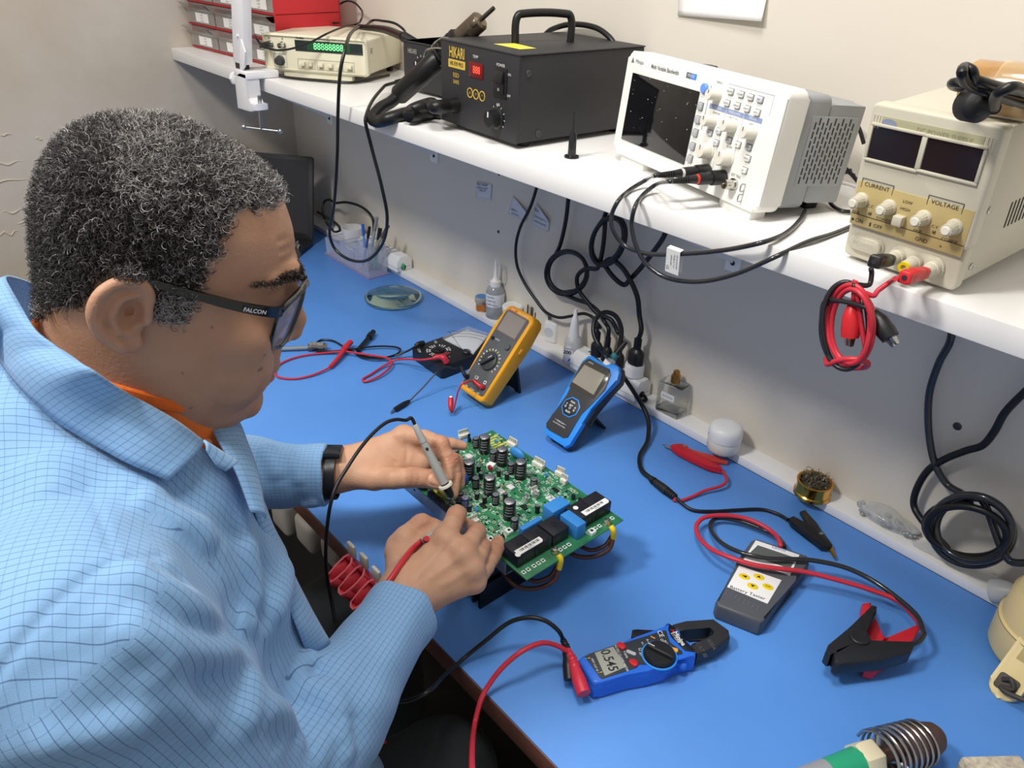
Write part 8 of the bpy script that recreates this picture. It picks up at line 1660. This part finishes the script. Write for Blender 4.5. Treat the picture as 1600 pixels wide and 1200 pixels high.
# --- wrist watch
t = thing('wristwatch', 'black wristwatch band just outside the left coat cuff', 'watch', Matrix.Translation(Vector(CL_)))
u = Vector(CUL); Mw = (u.to_track_quat('Z', 'Y').to_matrix().to_4x4()); c0 = Vector(WL - CL_)
b = MB(); b.M = Mw; b.lathe([(.0325, .000), (.0345, .001), (.0350, .007), (.0345, .014), (.0325, .015)], mat('watch_band', '1b1e24', .35), 40, cap=False); b.build('band', t)
upv = Mw.to_3x3().inverted() @ Vector((0, .3, 1)); a0 = math.atan2(upv.y, upv.x)
b = MB(); b.M = Mw @ Rz(a0); b.box(.031, .041, -.016, .016, -.006, .022, mat('watch_case', '202329', .25), .004); b.build('case', t)
# --- probes in the hands
t = thing('oscilloscope_probe', 'grey oscilloscope probe with black cable held in the left hand', 'probe', I4)
pa, pb_ = np.array(kc(708, 95, .972)), np.array(kc(925, 520, .872)); ax = Vector(pb_ - pa).normalized(); A_ = Vector(pa); LL = (Vector(pb_) - A_).length; Mp = Matrix.Translation(A_) @ ax.to_track_quat('Z', 'Y').to_matrix().to_4x4(); PG = mat('probe_grey', 'a9aaa6', .4)
b = MB(); b.M = Mp; b.lathe([(.0032, -.002), (.0042, 0), (.0048, LL * .12), (.0056, LL * .2), (.0056, LL * .215), (.0050, LL * .22), (.0060, LL * .45), (.0066, LL * .6), (.0064, LL * .78)], PG, 20); part_label(b.build('barrel', t), 'grey barrel')
b = MB(); b.M = Mp; b.lathe([(.0098, LL * .80), (.0102, LL * .81), (.0102, LL * .83), (.007, LL * .835)], mat('guard_cream', 'd9d6c8', .35), 24); b.build('finger_guard', t)
b = MB(); b.M = Mp; b.lathe([(.0062, LL * .78), (.0060, LL * .86), (.0048, LL * .96), (.002, LL * .99)], BLACK, 18); part_label(b.build('hook_sleeve', t), 'black tip sleeve')
b = MB(); b.M = Mp; b.lathe([(.0009, LL * .98), (.0006, LL * 1.10)], STEEL, 8); b.build('tip', t)
b = MB(); b.M = Mp; kx = Mp.inverted() @ Vector(CAM); kx.z = 0; kx.normalize(); b.ell((kx.x * .0052, kx.y * .0052, LL * .30), (.0019, .0019, .0024), BLACK); b.build('trim_screw', t)
kq = lambda x, y, z: Vector(at(460 + x / 3.75, 640 + y / 3.75, z)) if 0 else dep(460 + x / 3.75, 640 + y / 3.75, z)
z0 = proj(pa)[2]
MB().tube([A_ + ax * .003, A_ - ax * .012, kq(655, 62, z0 - .008), kq(600, 58, z0 - .018), kq(540, 75, z0 - .03), kq(460, 140, z0 - .05), kq(380, 235, z0 - .07), kq(310, 340, z0 - .085), kq(250, 440, z0 - .095), kq(215, 540, z0 - .10), kq(195, 660, z0 - .09), kq(185, 800, z0 - .07), kq(185, 900, z0 - .05), kq(195, 1000, z0 - .03), kq(215, 1110, z0 - .01), kq(240, 1250, z0)], .0024, CABLE, 10).build('cable', t)
t = thing('test_probe', 'red test probe lead held in the right hand', 'probe', I4)
za_ = proj(kc(745, 770, .905))[2]
pq = lambda x, y, dz=0: dep(460 + x / 3.75, 640 + y / 3.75, za_ + dz)
part_label(MB().tube([pq(748, 770, -.012), pq(800, 735, -.006), pq(860, 690, .012), pq(930, 610, .03)], .0042, mat('probe_pale', 'a8a39a', .4), 12).build('probe_body', t), 'grey probe body'); part_label(MB().tube([pq(935, 605, .03), pq(944, 575, .034)], .0008, STEEL, 8).build('tip', t), 'metal tip')
hp_ = []
for x, y in ((775, 755), (745, 772), (700, 808), (655, 860), (615, 915), (575, 975), (535, 1030), (495, 1085), (455, 1140)):
    p = march(460 + x / 3.75, 640 + y / 3.75, body_f, off=.0032); hp_.append(Vector(p) if p is not None and np.linalg.norm(p - CAM) < 1.0 else None)
for k in range(len(hp_)):
    if hp_[k] is None: hp_[k] = pq((775, 745, 700, 655, 615, 575, 535, 495, 455)[k], (755, 772, 808, 860, 915, 975, 1030, 1085, 1140)[k], -.02 - .004 * k)
MB().tube(hp_ + [pq(420, 1220, -.03), pq(420, 1400, .02), pq(450, 1700, .05), pq(475, 1880, .05), pq(545, 1975, .05), pq(630, 2070, .05), pq(740, 2180, .06)], .0034, REDC, 12).build('lead', t)

# ------------------------------------------------------------------ repeats share a group phrase
GROUPS = {'mains_cord': 'black mains cords hanging under the shelf', 'wall_sticker': 'printed stickers on the shaded wall', 'wall_screw': 'dark screws in the wall', 'plastic_bag': 'clear plastic bags on the ledge', 'clip_lead': 'clip leads of the yellow multimeter', 'battery_clip_lead': 'leads of the battery tester', 'power_strip': 'white power strips on the ledge', 'test_lead': 'test leads of the meters', 'plug_adapter': 'white plug adapters on the ledge', 'cable': 'loose black cables'}
for o in list(SC.objects):
    k = o.name.split('.')[0]
    if o.parent is None and k in GROUPS and 'label' in o.keys() and 'group' not in o.keys(): o['group'] = GROUPS[k]
